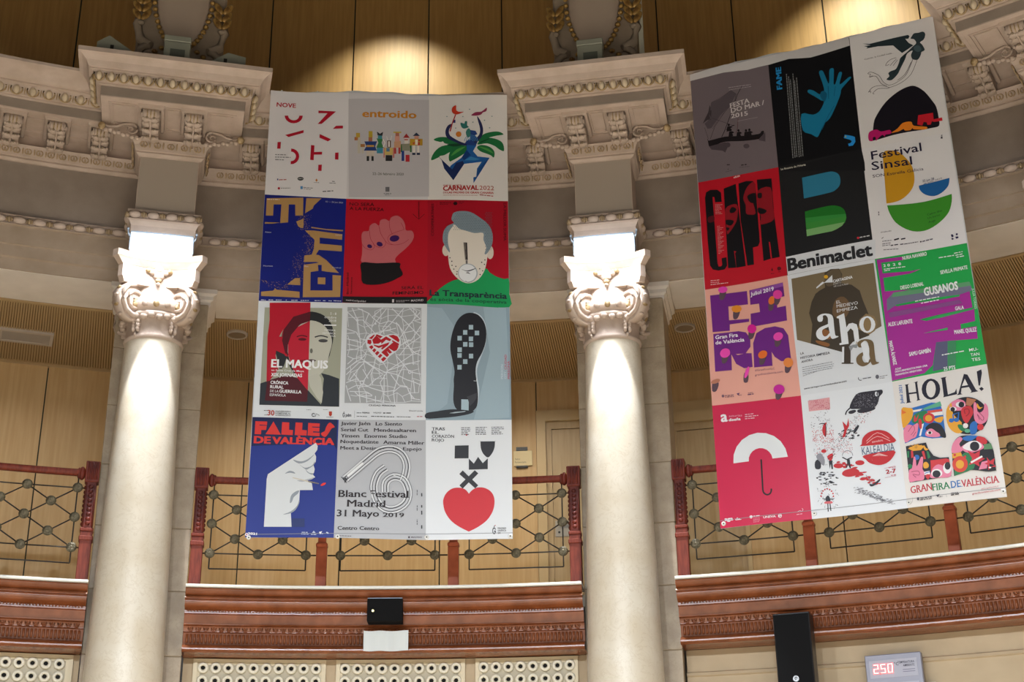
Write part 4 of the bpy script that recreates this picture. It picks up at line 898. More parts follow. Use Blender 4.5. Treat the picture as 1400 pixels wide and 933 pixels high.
ART['P6']=('a80e24','red poster with a grey-haired white face over green shoulders',[[0.3712, 5.9663], [1.0847, 5.9668], [1.0852, 4.9246], [0.3763, 4.9532]],'''
s|1f9a58|1|4 -1015 44 -957 120 -868 217 -802 304 -772 501 -676 545 -712 610 -754 675 -773 714 -776 715 -916 714 -1044 413 -1035 196 -1020
s|dcd0c4|2|195 -505 192 -530 183 -549 171 -560 157 -560 145 -549 136 -530 133 -505 136 -481 144 -461 157 -451 170 -451 183 -461 192 -481
s|dcd0c4|3|582 -518 579 -546 570 -569 558 -582 544 -582 532 -569 523 -546 520 -518 524 -489 532 -466 545 -453 558 -453 571 -466 579 -489
s|e4dcd2|4|237 -247 182 -309 171 -432 183 -554 200 -676 250 -760 315 -811 380 -820 446 -784 495 -712 518 -627 529 -530 524 -407 491 -321 359 -309
s|8494a0|5|216 -166 236 -128 303 -113 381 -122 459 -172 536 -240 574 -333 568 -444 524 -530 502 -530 518 -469 493 -395 491 -327 414 -331 336 -309 281 -290 237 -247 226 -265 187 -333 182 -432 199 -512 188 -518 138 -420 143 -321 176 -265 231 -234 212 -203
d|4a5a68|6|521 -122 6 537 -122 6 552 -122 6 568 -122 6 248 -138 6 264 -138 6 280 -138 6 295 -138 6 311 -138 6 326 -138 6 342 -138 6 513 -138 6 529 -138 6 544 -138 6 560 -138 6 256 -155 6 272 -155 6 287 -155 6 303 -155 6 318 -155 6 334 -155 6 350 -155 6 365 -154 6 381 -154 6 521 -154 6 536 -154 6 552 -154 6 568 -154 6 248 -171 6 264 -171 6 280 -171 6 295 -171 6 311 -171 6 326 -171 6 342 -171 6 357 -171 6 373 -171 6 389 -171 6 404 -171 6 513 -171 6 529 -171 6 544 -171 6 560 -171 6 241 -187 6 256 -187 6 272 -187 6 287 -187 6 303 -187 6 319 -187 6 334 -187 6 350 -187 6 365 -187 6 381 -187 6 396 -187 6 412 -187 6 427 -187 6 521 -187 6 536 -187 6 552 -187 6 567 -187 6 233 -203 6 249 -203 6 264 -203 6 280 -203 6 295 -203 6 311 -203 6 326 -203 6 342 -203 6 357 -203 6 373 -203 6 388 -203 6 404 -203 6 420 -203 6 435 -203 6 451 -203 6 466 -203 6 513 -203 6 528 -203 6 544 -203 6 560 -203 6 241 -219 6 256 -219 6 272 -219 6 287 -219 6 303 -219 6 319 -219 6 334 -219 6 350 -219 6 365 -219 6 381 -219 6 396 -219 6 412 -219 6 427 -219 6 443 -219 6 458 -219 6 474 -219 6 489 -219 6 521 -219 6 536 -219 6 552 -219 6 567 -219 6 233 -236 6 249 -236 6 264 -236 6 280 -236 6 295 -236 6 311 -236 6 326 -236 6 342 -236 6 357 -236 6 373 -236 6 388 -236 6 404 -235 6 420 -235 6 435 -235 6 451 -235 6 466 -235 6 482 -235 6 497 -235 6 513 -235 6 528 -235 6 544 -235 6 559 -235 6 241 -252 6 257 -252 6 272 -252 6 288 -252 6 303 -252 6 319 -252 6 334 -252 6 350 -252 6 365 -252 6 381 -252 6 396 -252 6 412 -252 6 427 -252 6 443 -252 6 458 -252 6 474 -252 6 489 -252 6 505 -252 6 520 -252 6 536 -252 6 552 -252 6 567 -252 6 233 -268 6 249 -268 6 264 -268 6 280 -268 6 295 -268 6 311 -268 6 326 -268 6 342 -268 6 357 -268 6 373 -268 6 388 -268 6 404 -268 6 419 -268 6 435 -268 6 451 -268 6 466 -268 6 482 -268 6 497 -268 6 513 -268 6 528 -268 6 544 -268 6 559 -268 6 164 -284 6 241 -284 6 257 -284 6 272 -284 6 288 -284 6 303 -284 6 319 -284 6 334 -284 6 350 -284 6 365 -284 6 381 -284 6 396 -284 6 412 -284 6 427 -284 6 443 -284 6 458 -284 6 474 -284 6 489 -284 6 505 -284 6 520 -284 6 536 -284 6 551 -284 6 567 -284 6 156 -300 6 172 -300 6 233 -300 6 249 -300 6 264 -300 6 280 -300 6 295 -300 6 311 -300 6 326 -300 6 342 -300 6 357 -300 6 373 -300 6 388 -300 6 404 -300 6 419 -300 6 435 -300 6 450 -300 6 466 -300 6 481 -300 6 497 -300 6 512 -300 6 528 -300 6 543 -300 6 559 -300 6 164 -316 6 520 -316 6 536 -316 6 551 -316 6 567 -316 6 156 -332 6 172 -332 6 512 -332 6 528 -332 6 543 -332 6 559 -332 6 164 -348 6 520 -348 6 535 -348 6 551 -348 6 566 -348 6 156 -364 6 172 -364 6 512 -364 6 528 -364 6 543 -364 6 559 -364 6 164 -380 6 520 -380 6 535 -380 6 551 -380 6 566 -380 6 157 -396 6 172 -396 6 512 -396 6 528 -396 6 543 -396 6 558 -396 6 164 -412 6 520 -412 6 535 -412 6 551 -412 6 566 -412 6 157 -428 6 172 -428 6 512 -428 6 527 -428 6 543 -428 6 558 -428 6 165 -444 6 520 -444 6 535 -444 6 550 -444 6 566 -444 6 512 -460 6 527 -460 6 543 -460 6 558 -460 6 519 -476 6 535 -476 6 550 -476 6 566 -476 6 512 -492 6 527 -492 6 542 -492 6 558 -492 6
s|2a2428|7|205 -579 202 -584 197 -584 194 -579 197 -573 202 -573
s|2a2428|7|222 -613 219 -618 213 -618 211 -613 213 -607 219 -607
s|2a2428|7|224 -652 221 -657 216 -657 213 -652 216 -646 221 -646
s|2a2428|7|239 -688 237 -693 231 -693 229 -688 231 -683 237 -683
s|2a2428|7|257 -661 254 -666 249 -666 246 -661 249 -656 254 -656
s|2a2428|7|268 -712 265 -717 260 -717 257 -712 260 -707 265 -707
s|2a2428|7|266 -736 263 -741 258 -741 255 -736 258 -731 263 -731
s|2a2428|7|511 -593 508 -599 503 -599 500 -593 503 -588 508 -588
s|2a2428|7|483 -618 480 -623 474 -623 472 -618 474 -612 480 -612
s|2a2428|7|507 -637 504 -642 498 -642 496 -637 498 -632 504 -632
s|2a2428|7|465 -681 462 -686 457 -686 454 -681 457 -675 462 -675
s|2a2428|7|491 -700 488 -705 483 -705 480 -700 483 -695 488 -695
s|2a2428|7|469 -736 466 -742 461 -742 458 -736 461 -731 466 -731
s|2a2428|7|310 -784 307 -790 301 -790 299 -784 301 -779 307 -779
p|7a726c|7|317 -426 337 -426 345 -597 332 -597
p|2a2428|7|328 -426 350 -427 356 -598 341 -598
p|6a6468|7|337 -601 354 -601 355 -646 338 -646
s|a8b0b8|8|442 -724 433 -764 410 -796 375 -813 338 -813 303 -796 280 -764 271 -724 280 -684 303 -652 337 -635 375 -635 410 -652 433 -684
s|e8eaee|9|431 -724 423 -761 402 -790 371 -806 337 -806 307 -790 285 -761 278 -724 285 -687 306 -658 337 -642 371 -642 402 -658 423 -688
s|3a3a44|10|297 -685 348 -702 418 -678 416 -686 353 -710
s|3a3a44|10|339 -724 359 -717 378 -734 359 -727
L|7a8088|10|335 -799 361 -816 396 -801|3.5
t|22303a|10|28 -940 693 -966 54.8|La Transparència|3|0
t|1c4a3a|10|32 -989 692 -1014 30.9|és sòcia de la cooperativa|1|0
t|4a0a14|10|58 -364 55 -41 24.3|COOPERATIVES|0|0
t|4a0a14|10|674 -21 670 -401 24.6|LA MILLOR SUMA|0|0
s|2a0a10|10|263 -39 261 -47 256 -53 249 -56 241 -56 234 -53 229 -47 227 -39 229 -32 233 -25 241 -22 249 -22 256 -25 261 -32
g|4a0a14|11|106 -34 208 -37 5 106 -49 180 -52 4 275 -24 327 -27 5 275 -39 308 -40 4
''')
ART['P7']=('dbe0e6','poster of a woman in a dark headscarf, half tinted red',[[-1.0714, 4.982], [-0.3548, 4.9721], [-0.3486, 3.9033], [-1.06, 3.9238]],'''
p|a3a594|1|55 -63 717 -62 722 -964 58 -950
s|26282a|2|250 -486 215 -373 222 -271 281 -163 372 -112 465 -98 561 -131 628 -208 652 -323 632 -462 617 -525 559 -662 468 -711 328 -661
s|c4c4b8|3|276 -499 269 -411 299 -309 365 -220 457 -180 564 -221 629 -323 639 -399 621 -487 607 -562 581 -637 536 -686 491 -711 387 -698 314 -611
p|2e3238|4|56 -759 180 -713 271 -679 365 -711 450 -810 570 -945 584 -711 559 -662 629 -680 713 -712 722 -964 58 -950
p|c0c0b4|5|450 -699 535 -662 561 -711 583 -835 575 -933 533 -884 471 -785
s|2c2c30|6|168 -467 219 -461 262 -499 259 -549 233 -623 198 -611 182 -523
L|3a3a3c|6|493 -335 545 -320 604 -335|11.6
s|4a4a4a|6|604 -367 600 -374 589 -379 574 -382 556 -382 540 -379 529 -373 525 -367 528 -360 539 -355 555 -352 573 -352 589 -355 600 -360
s|6a6a62|7|481 -461 480 -471 477 -479 473 -483 468 -483 463 -479 459 -471 458 -461 458 -452 461 -444 466 -439 471 -439 476 -444 479 -452
s|5a4a4a|8|438 -549 472 -537 514 -549 474 -564
p|b8152c|9|95 -21 444 -15 446 -189 399 -195 309 -259 270 -373 269 -499 277 -517 251 -511 228 -461 215 -373 222 -271 248 -214 120 -486
p|b8152c|10|112 -334 217 -335 228 -461 250 -499 173 -463 170 -511 199 -636 133 -732
p|c01c34|11|309 -265 446 -186 455 -822 365 -711 314 -611 276 -499 271 -392
p|58101e|12|227 -271 303 -150 444 -99 447 -187 365 -218 294 -316 269 -411 271 -499 250 -486 219 -373
p|50141e|12|113 -735 192 -710 271 -683 365 -711 455 -822 454 -922 102 -914
p|b8152c|12|104 -182 133 -735 107 -747 93 -334
L|5a0c1a|13|341 -335 382 -322 429 -333|10.3
s|5a0c1a|13|424 -358 421 -363 411 -368 397 -370 382 -370 368 -368 358 -363 354 -358 357 -352 367 -348 381 -345 396 -345 410 -348 420 -352
p|8a1020|14|369 -549 444 -539 445 -562 393 -567
t|eef0f4|16|141 -614 612 -621 70.0|EL MAQUIS|4|0
t|eef0f4|16|142 -648 415 -656 16.2|en Santa Cruz de Moya|1|0
t|eef0f4|16|143 -695 401 -702 29.8|XIX JORNADAS|3|0
t|eef0f4|16|142 -764 289 -770 27.2|CRÓNICA|3|0
t|eef0f4|16|141 -803 252 -807 27.1|RURAL|3|0
t|eef0f4|16|141 -838 212 -841 22.1|DE LA|0|0
t|eef0f4|16|219 -842 402 -849 27.1|GUERRILLA|3|0
t|eef0f4|16|141 -872 274 -878 22.1|ESPAÑOLA|0|0
t|eef0f4|16|617 -126 669 -127 21.9|5 - 8|0|0
t|eef0f4|16|569 -159 670 -162 21.8|octubre|0|0
t|eef0f4|16|606 -191 669 -193 21.8|2018|0|0
p|eef0f4|16|567 -218 672 -218 672 -229 567 -228
t|eef0f4|16|574 -277 667 -280 16.6|MEMORIA|0|0
t|eef0f4|16|558 -305 668 -308 16.5|HISTÓRICA|0|0
t|eef0f4|16|625 -333 669 -333 16.5|VIVA|0|0
t|b0483c|16|132 -1043 186 -1046 46.2|30|3|0
g|3a3a40|16|100 -1004 150 -1004 5 106 -1043 138 -1043 5
t|3a3a40|16|194 -1014 322 -1017 12.2|ANIVERSARIO|1|0
t|3a3a40|16|195 -1031 322 -1034 12.1|HOMENAJE AL|1|0
t|3a3a40|16|196 -1048 323 -1051 12.1|GUERRILLERO|1|0
g|6a6a70|16|452 -995 490 -996 4 590 -994 631 -994 4
p|3a3a40|16|526 -1048 521 -1054 513 -1056 505 -1054 499 -1048 496 -1039 498 -1031 503 -1025 511 -1022 519 -1025 526 -1031 521 -1034 517 -1030 512 -1028 507 -1030 503 -1034 502 -1039 503 -1045 507 -1049 513 -1050 518 -1049 521 -1045
l|3a3a40|16|529 -1054 534 -1027 562 -1044|3.9
p|b83a20|16|639 -1008 664 -1008 665 -1040 652 -1052 640 -1040
g|6a6a70|17|620 -1060 677 -1061 4
''')
ART['P8']=('d9dde3','white poster with a grey street map and a red map heart',[[-0.3548, 4.9721], [0.3763, 4.9532], [0.3761, 3.8995], [-0.3486, 3.9033]],'''
p|a3a6aa|1|45 -40 681 -59 688 -928 48 -919
l|d9dde3|2|46 -88 123 -163 180 -163 286 -287 467 -244|6.9
l|d9dde3|2|85 -51 134 -163 163 -361 179 -520|6.9
l|d9dde3|2|131 -51 230 -101 259 -138 349 -51|6.9
l|d9dde3|2|230 -101 203 -176 261 -225 361 -89 383 -58|6.9
l|d9dde3|2|259 -138 329 -201 409 -176 489 -213|6.9
k|d9dde3|2|429 -59 673 -325 578 -59 671 -164 47 -287 115 -281 49 -336 175 -373 62 -569 111 -520 76 -833 101 -905 178 -858 380 -918 227 -834 235 -917 306 -858 307 -917 193 -617 240 -702 115 -653 162 -714 607 -472 682 -448 622 -715 635 -835 536 -288 627 -269 527 -386 583 -350 626 -176 678 -164|6.9
l|d9dde3|2|532 -59 421 -201 276 -349|6.9
l|d9dde3|2|670 -101 581 -214 492 -350|6.9
l|d9dde3|2|489 -213 525 -300 549 -387 630 -473 682 -497|6.9
l|d9dde3|2|395 -58 397 -176 353 -244 366 -300|6.9
l|d9dde3|2|466 -189 536 -288 584 -423 613 -485 620 -582|6.9
l|d9dde3|2|601 -59 642 -89 614 -176 679 -201|6.9
l|d9dde3|2|679 -226 605 -350 493 -411|6.9
l|d9dde3|2|680 -325 561 -411 500 -497|6.9
l|d9dde3|2|46 -244 126 -275 162 -337 219 -349|6.9
l|d9dde3|2|56 -386 130 -404 176 -410 219 -349|6.9
l|d9dde3|2|52 -441 120 -435 181 -410|6.9
l|d9dde3|2|60 -496 111 -520 179 -508|6.9
l|d9dde3|2|52 -617 135 -544 185 -520|6.9
l|d9dde3|2|54 -665 157 -557 202 -545|6.9
l|d9dde3|2|84 -714 170 -593 203 -557|6.9
l|d9dde3|2|179 -520 282 -593 374 -642 475 -666 566 -715 634 -739 686 -763|6.9
l|d9dde3|2|168 -520 201 -496 222 -447 256 -459|6.9
l|d9dde3|2|282 -593 207 -714 164 -786 179 -917|6.9
l|d9dde3|2|202 -545 306 -618 363 -666 297 -714 253 -762|6.9
l|d9dde3|2|374 -666 377 -810 374 -918|6.9
l|d9dde3|2|297 -521 283 -606 262 -666 275 -738|6.9
l|d9dde3|2|360 -551 407 -630 541 -582 676 -546|6.9
l|d9dde3|2|407 -630 563 -521 613 -485|6.9
l|d9dde3|2|472 -497 541 -582 587 -643 685 -667|6.9
l|d9dde3|2|541 -582 498 -667 456 -823 469 -924|6.9
l|d9dde3|2|407 -630 342 -738 366 -810|6.9
l|d9dde3|2|430 -666 500 -763 567 -775 614 -883 681 -895|6.9
l|d9dde3|2|56 -738 139 -702 185 -738 265 -786 378 -822 456 -811|6.9
l|d9dde3|2|75 -798 141 -762 242 -774|6.9
l|d9dde3|2|87 -816 232 -822 278 -852|6.9
l|d9dde3|2|132 -822 166 -857 278 -858|6.9
l|d9dde3|2|456 -823 511 -775 567 -781|6.9
l|d9dde3|2|567 -775 591 -835 636 -889|6.9
l|d9dde3|2|57 -762 76 -833 95 -881|6.9
k|d9dde3|2|47 -83 114 -70 47 -83 49 -138 114 -70 172 -61 172 -61 185 -133 281 -84 330 -61 281 -84 284 -125 330 -61 391 -61 330 -61 337 -153 391 -61 488 -88 488 -88 524 -87 524 -87 612 -61 524 -87 514 -138 612 -61 671 -86 612 -61 622 -124 671 -86 676 -163 49 -138 137 -138 49 -138 59 -227 137 -138 185 -133 137 -138 131 -195 185 -133 195 -230 284 -125 337 -153 284 -125 263 -206 337 -153 397 -125 337 -153 317 -219 397 -125 462 -122 462 -122 514 -138 514 -138 622 -124 514 -138 531 -224 622 -124 676 -163 131 -195 195 -230 131 -195 143 -295 195 -230 263 -206 195 -230 216 -283 263 -206 251 -299 317 -219 420 -231 317 -219 328 -266 420 -231 415 -268 468 -194 491 -307 531 -224 611 -194 531 -224 528 -277 611 -194 627 -287 673 -229 677 -272 54 -302 68 -346 143 -295 216 -283 216 -283 251 -299 216 -283 189 -352 328 -266 415 -268 328 -266 334 -371 415 -268 491 -307 491 -307 464 -343 627 -287 677 -272 627 -287 622 -373 677 -272 679 -376 68 -346 137 -347 68 -346 74 -428 137 -347 149 -440 189 -352 264 -354 189 -352 180 -444 334 -371 382 -365 464 -343 522 -345 522 -345 622 -373 522 -345 538 -431 622 -373 679 -376 622 -373 605 -434 679 -376 679 -419 74 -428 149 -440 74 -428 61 -490 149 -440 180 -444 149 -440 134 -504 180 -444 264 -432 180 -444 219 -478 264 -432 345 -436 264 -432 282 -505 345 -436 405 -417 405 -417 453 -429 405 -417 391 -521 453 -429 538 -431 453 -429 472 -489 538 -431 605 -434 538 -431 537 -488 605 -434 679 -419 605 -434 621 -487 679 -419 660 -479 134 -504 219 -478 134 -504 139 -548 219 -478 282 -505 219 -478 197 -551 357 -520 331 -581 391 -521 404 -557 472 -489 537 -488 472 -489 492 -589 537 -488 621 -487 537 -488 539 -574 621 -487 660 -479 660 -479 660 -577 87 -587 139 -548 87 -587 91 -646 139 -548 197 -551 197 -551 285 -553 197 -551 215 -634 285 -553 331 -581 331 -581 404 -557 331 -581 330 -656 404 -557 492 -589 404 -557 395 -647 492 -589 539 -574 492 -589 482 -639 539 -574 593 -564 539 -574 540 -622 593 -564 660 -577 660 -577 665 -619 91 -646 147 -618 91 -646 70 -713 147 -618 135 -725 269 -649 330 -656 269 -649 283 -705 330 -656 395 -647 330 -656 354 -701 395 -647 482 -639 395 -647 398 -702 482 -639 540 -622 482 -639 486 -693 540 -622 612 -635 540 -622 529 -721 612 -635 665 -619 612 -635 612 -700 665 -619 683 -727 70 -713 135 -725 135 -725 212 -719 135 -725 157 -792 212 -719 193 -772 283 -705 354 -701 283 -705 278 -759 354 -701 398 -702 398 -702 406 -770 529 -721 560 -781 612 -700 683 -727 612 -700 603 -800 683 -727 670 -784 157 -792 193 -772 193 -772 278 -759 193 -772 227 -830 278 -759 363 -769 363 -769 406 -770 363 -769 368 -837 406 -770 472 -787 406 -770 409 -862 560 -781 603 -800 603 -800 600 -832 670 -784 668 -831 96 -850 143 -859 143 -859 227 -830 227 -830 267 -843 368 -837 409 -862 368 -837 351 -898 409 -862 487 -830 409 -862 437 -915 487 -830 530 -864 487 -830 486 -916 530 -864 600 -832 530 -864 555 -916 600 -832 668 -831 600 -832 608 -904 229 -909 299 -898 299 -898 351 -898 351 -898 437 -915 437 -915 486 -916 486 -916 555 -916 555 -916 608 -904 608 -904 686 -910|4.5
s|d9dde3|2|144 -166 143 -171 140 -175 135 -178 130 -178 125 -175 122 -171 121 -166 122 -160 125 -156 129 -153 134 -153 139 -156 142 -160
s|d9dde3|2|205 -738 204 -746 199 -753 192 -757 184 -757 177 -753 172 -746 170 -738 171 -730 176 -723 183 -719 191 -719 198 -723 203 -730
s|d9dde3|2|603 -649 602 -655 598 -660 593 -663 587 -663 582 -660 578 -655 576 -649 578 -642 581 -637 587 -635 593 -635 598 -637 602 -642
s|d9dde3|2|297 -201 297 -204 295 -207 292 -208 289 -208 286 -206 284 -204 284 -201 284 -197 286 -195 289 -193 292 -193 295 -195 297 -197
s|a3a6aa|3|198 -738 197 -743 194 -746 190 -748 186 -748 181 -746 179 -743 177 -738 178 -733 181 -729 185 -727 189 -727 194 -730 196 -733
s|a3a6aa|3|597 -649 596 -652 594 -654 591 -656 588 -656 586 -654 584 -652 583 -649 584 -646 586 -643 588 -642 591 -642 594 -643 596 -646
s|d9dde3|4|211 -361 224 -312 269 -285 320 -290 366 -310 423 -298 480 -306 509 -362 504 -417 471 -460 416 -503 358 -563 286 -508 227 -429
p|b01420|5|235 -334 275 -302 289 -302 262 -342
p|b01420|5|295 -305 304 -297 355 -320 333 -337
p|b01420|5|225 -347 256 -349 261 -374 250 -392 225 -380
p|b01420|5|402 -312 445 -305 480 -320 499 -354 492 -377
p|b01420|5|265 -349 298 -307 354 -362 320 -384 277 -386
p|b01420|5|339 -349 383 -318 429 -349 415 -364 384 -349 345 -389
p|b01420|5|249 -404 266 -398 278 -418 261 -437 239 -413
p|b01420|5|277 -392 323 -404 415 -372 402 -399 355 -438 341 -433 357 -411 323 -425 283 -404
p|b01420|5|267 -445 285 -425 303 -442 286 -467
p|b01420|5|291 -472 313 -450 331 -467 308 -494
p|b01420|5|316 -501 338 -477 357 -491 335 -518
p|b01420|5|344 -528 368 -504 391 -521 362 -550
p|b01420|5|365 -445 447 -372 493 -413 476 -448 453 -457 405 -426 437 -467 417 -478 390 -452 413 -489 395 -509 345 -465
p|b01420|5|437 -354 493 -386 495 -404 482 -406 433 -364
t|3a3a44|5|252 -949 477 -954 14.2|CIUDAD PERSONA|2|0
t|3a3a44|5|37 -1046 54 -1047 35.4|Ǵ|2|0
t|3a3a44|5|63 -1042 108 -1044 28.3|pdm|2|0
g|3a3a44|5|153 -1012 191 -1012 5 373 -1015 442 -1015 8
t|3a3a44|5|199 -1014 260 -1016 11.8|PREMIOS|2|0
t|3a3a44|5|293 -1014 360 -1015 11.8|MADRID|0|0
g|4a4a50|5|154 -1042 239 -1045 5 274 -1043 466 -1048 6 488 -1046 605 -1049 5
t|3a3a44|5|591 -996 705 -999 10.6|David Linde|1|0
g|b04050|5|656 -1046 703 -1046 6
k|8a8a90|5|135 -988 135 -1053|1.9
''')
ART['P9']=('8fa4b2','blue-grey poster of a black shoe sole pierced by square windows',[[0.3763, 4.9532], [1.0852, 4.9246], [1.0924, 3.8905], [0.3761, 3.8995]],'''
p|9bb0be|1|1 -32 128 -45 232 -208 222 -576 179 -913 7 -1054 -1 -576
p|9db3c0|1|484 -33 680 -36 697 -578 701 -1045 402 -1055 459 -818 539 -455
s|c3d0da|2|398 -88 450 -102 495 -165 511 -258 503 -381 466 -492 431 -601 434 -698 448 -794 436 -914 403 -973 425 -818 403 -698 403 -553 483 -369 484 -208
s|24242a|3|375 -88 438 -106 486 -165 509 -252 504 -357 474 -455 431 -540 417 -625 425 -710 434 -794 436 -890 419 -955 369 -990 291 -978 248 -949 229 -877 234 -758 232 -697 239 -625 222 -528 203 -430 207 -332 230 -233 266 -152 318 -102
p|a9c0cc|4|360 -202 397 -202 397 -244 360 -244
p|a9c0cc|4|311 -250 347 -250 347 -292 311 -292
p|a9c0cc|4|411 -255 448 -255 448 -297 411 -297
p|a9c0cc|4|263 -303 300 -303 300 -345 263 -345
p|a9c0cc|4|360 -310 397 -310 396 -352 360 -352
p|a9c0cc|4|311 -360 348 -360 348 -402 311 -402
p|a9c0cc|4|361 -363 398 -363 398 -405 361 -405
p|a9c0cc|4|263 -409 300 -409 300 -451 264 -451
p|a9c0cc|4|262 -461 299 -461 299 -502 263 -502
p|a9c0cc|4|361 -467 397 -467 397 -509 361 -509
p|a9c0cc|4|311 -517 348 -517 348 -559 311 -558
p|a9c0cc|4|263 -568 299 -568 299 -609 263 -609
p|a9c0cc|4|297 -875 360 -878 358 -975 296 -977
p|3c3c42|5|341 -854 431 -818 425 -866 403 -902 369 -937 349 -866
s|26282e|5|3 -995 90 -978 202 -963 291 -966 358 -975 403 -985 358 -1008 246 -1027 124 -1037 4 -1040
p|b4c2cc|6|196 -996 246 -986 336 -980 324 -987 235 -998
l|e8ecf0|7|401 -712 425 -715 425 -698|3.8
t|c8d4dc|7|649 -699 650 -568 18.0|PERSON|1|0
t|c8d4dc|7|676 -699 676 -632 18.0|CITY|1|0
t|c04058|7|680 -614 681 -478 18.1|CIUDAD|1|0
t|c04058|7|706 -699 706 -536 18.0|PERSONA|1|0
''')
ART['P10']=('1c2f86','blue poster of a white origami-like hand holding a match',[[-1.06, 3.9238], [-0.3486, 3.9033], [-0.3511, 2.8887], [-1.0651, 2.9017]],'''
p|141c4c|1|-4 2 700 -19 703 -284 685 -247 568 -228 0 -251
p|d6322c|2|22 -35 120 -38 120 -70 59 -65 57 -72 118 -75 115 -112 75 -112 75 -149 22 -149
p|d6322c|2|172 -38 238 -153 112 -149
p|d6322c|2|244 -43 303 -46 304 -110 337 -113 336 -157 243 -152
p|d6322c|2|355 -45 413 -48 412 -111 451 -115 451 -160 353 -156
p|d6322c|2|460 -49 556 -54 555 -84 494 -81 494 -89 555 -92 554 -126 503 -123 503 -133 559 -136 558 -166 460 -160
s|d6322c|2|645 -47 681 -85 656 -97 634 -136 608 -171 579 -161 571 -139 599 -121 609 -87 625 -57
t|d6322c|2|24 -225 154 -230 64.0|DE|6|0
t|d6322c|2|175 -230 678 -242 61.5|VALÈNCIA|6|0
p|d2d6da|3|150 -495 530 -225 547 -253 545 -286 525 -317 538 -344 537 -387 520 -419 531 -453 526 -484 515 -496 538 -522 511 -540 477 -550 513 -574 524 -632 418 -632 418 -716 401 -776 354 -823 366 -940 142 -936 143 -536
s|8e96a0|4|349 -370 412 -386 469 -368 525 -322 470 -383 399 -404
s|8e96a0|4|399 -407 449 -441 506 -423 528 -387 523 -417 484 -447 456 -455
s|8e96a0|4|456 -455 486 -483 523 -490 510 -502 474 -483
s|8e96a0|4|290 -491 323 -467 358 -474 373 -491 330 -483
s|8e96a0|4|342 -740 348 -680 378 -647 412 -635 402 -663 371 -692 359 -728
s|8e96a0|4|291 -836 352 -811 401 -764 416 -716 419 -740 391 -799 347 -828
s|a8aeb6|4|391 -549 454 -545 534 -522 488 -547 432 -561
p|c8c0b0|5|354 -521 477 -552 572 -574 569 -582 475 -562 354 -529
p|7a7262|6|477 -554 572 -574 569 -582 489 -566
s|d6322c|7|585 -593 602 -574 628 -572 619 -589 596 -598
p|22306a|8|366 -870 468 -873 471 -943 366 -940
t|e8eaf0|9|18 -999 89 -1004 18.7|2021|5|0
s|e0dce8|9|21 -999 20 -1004 16 -1009 11 -1011 5 -1011 -1 -1009 -5 -1004 -6 -999 -5 -993 -2 -989 3 -986 9 -986 15 -989 19 -993
s|b04040|10|13 -999 12 -1001 11 -1003 9 -1004 6 -1004 4 -1003 2 -1001 2 -999 2 -996 3 -994 6 -993 8 -993 10 -994 12 -996
g|c0c8e0|11|449 -990 505 -992 6 447 -1004 506 -1006 6 527 -1009 570 -1010 6 606 -1002 624 -1004 5 646 -993 674 -1009 10
p|c0c8e0|11|547 -976 562 -994 533 -993
p|e0e4f0|11|589 -986 615 -981 599 -1007
''')
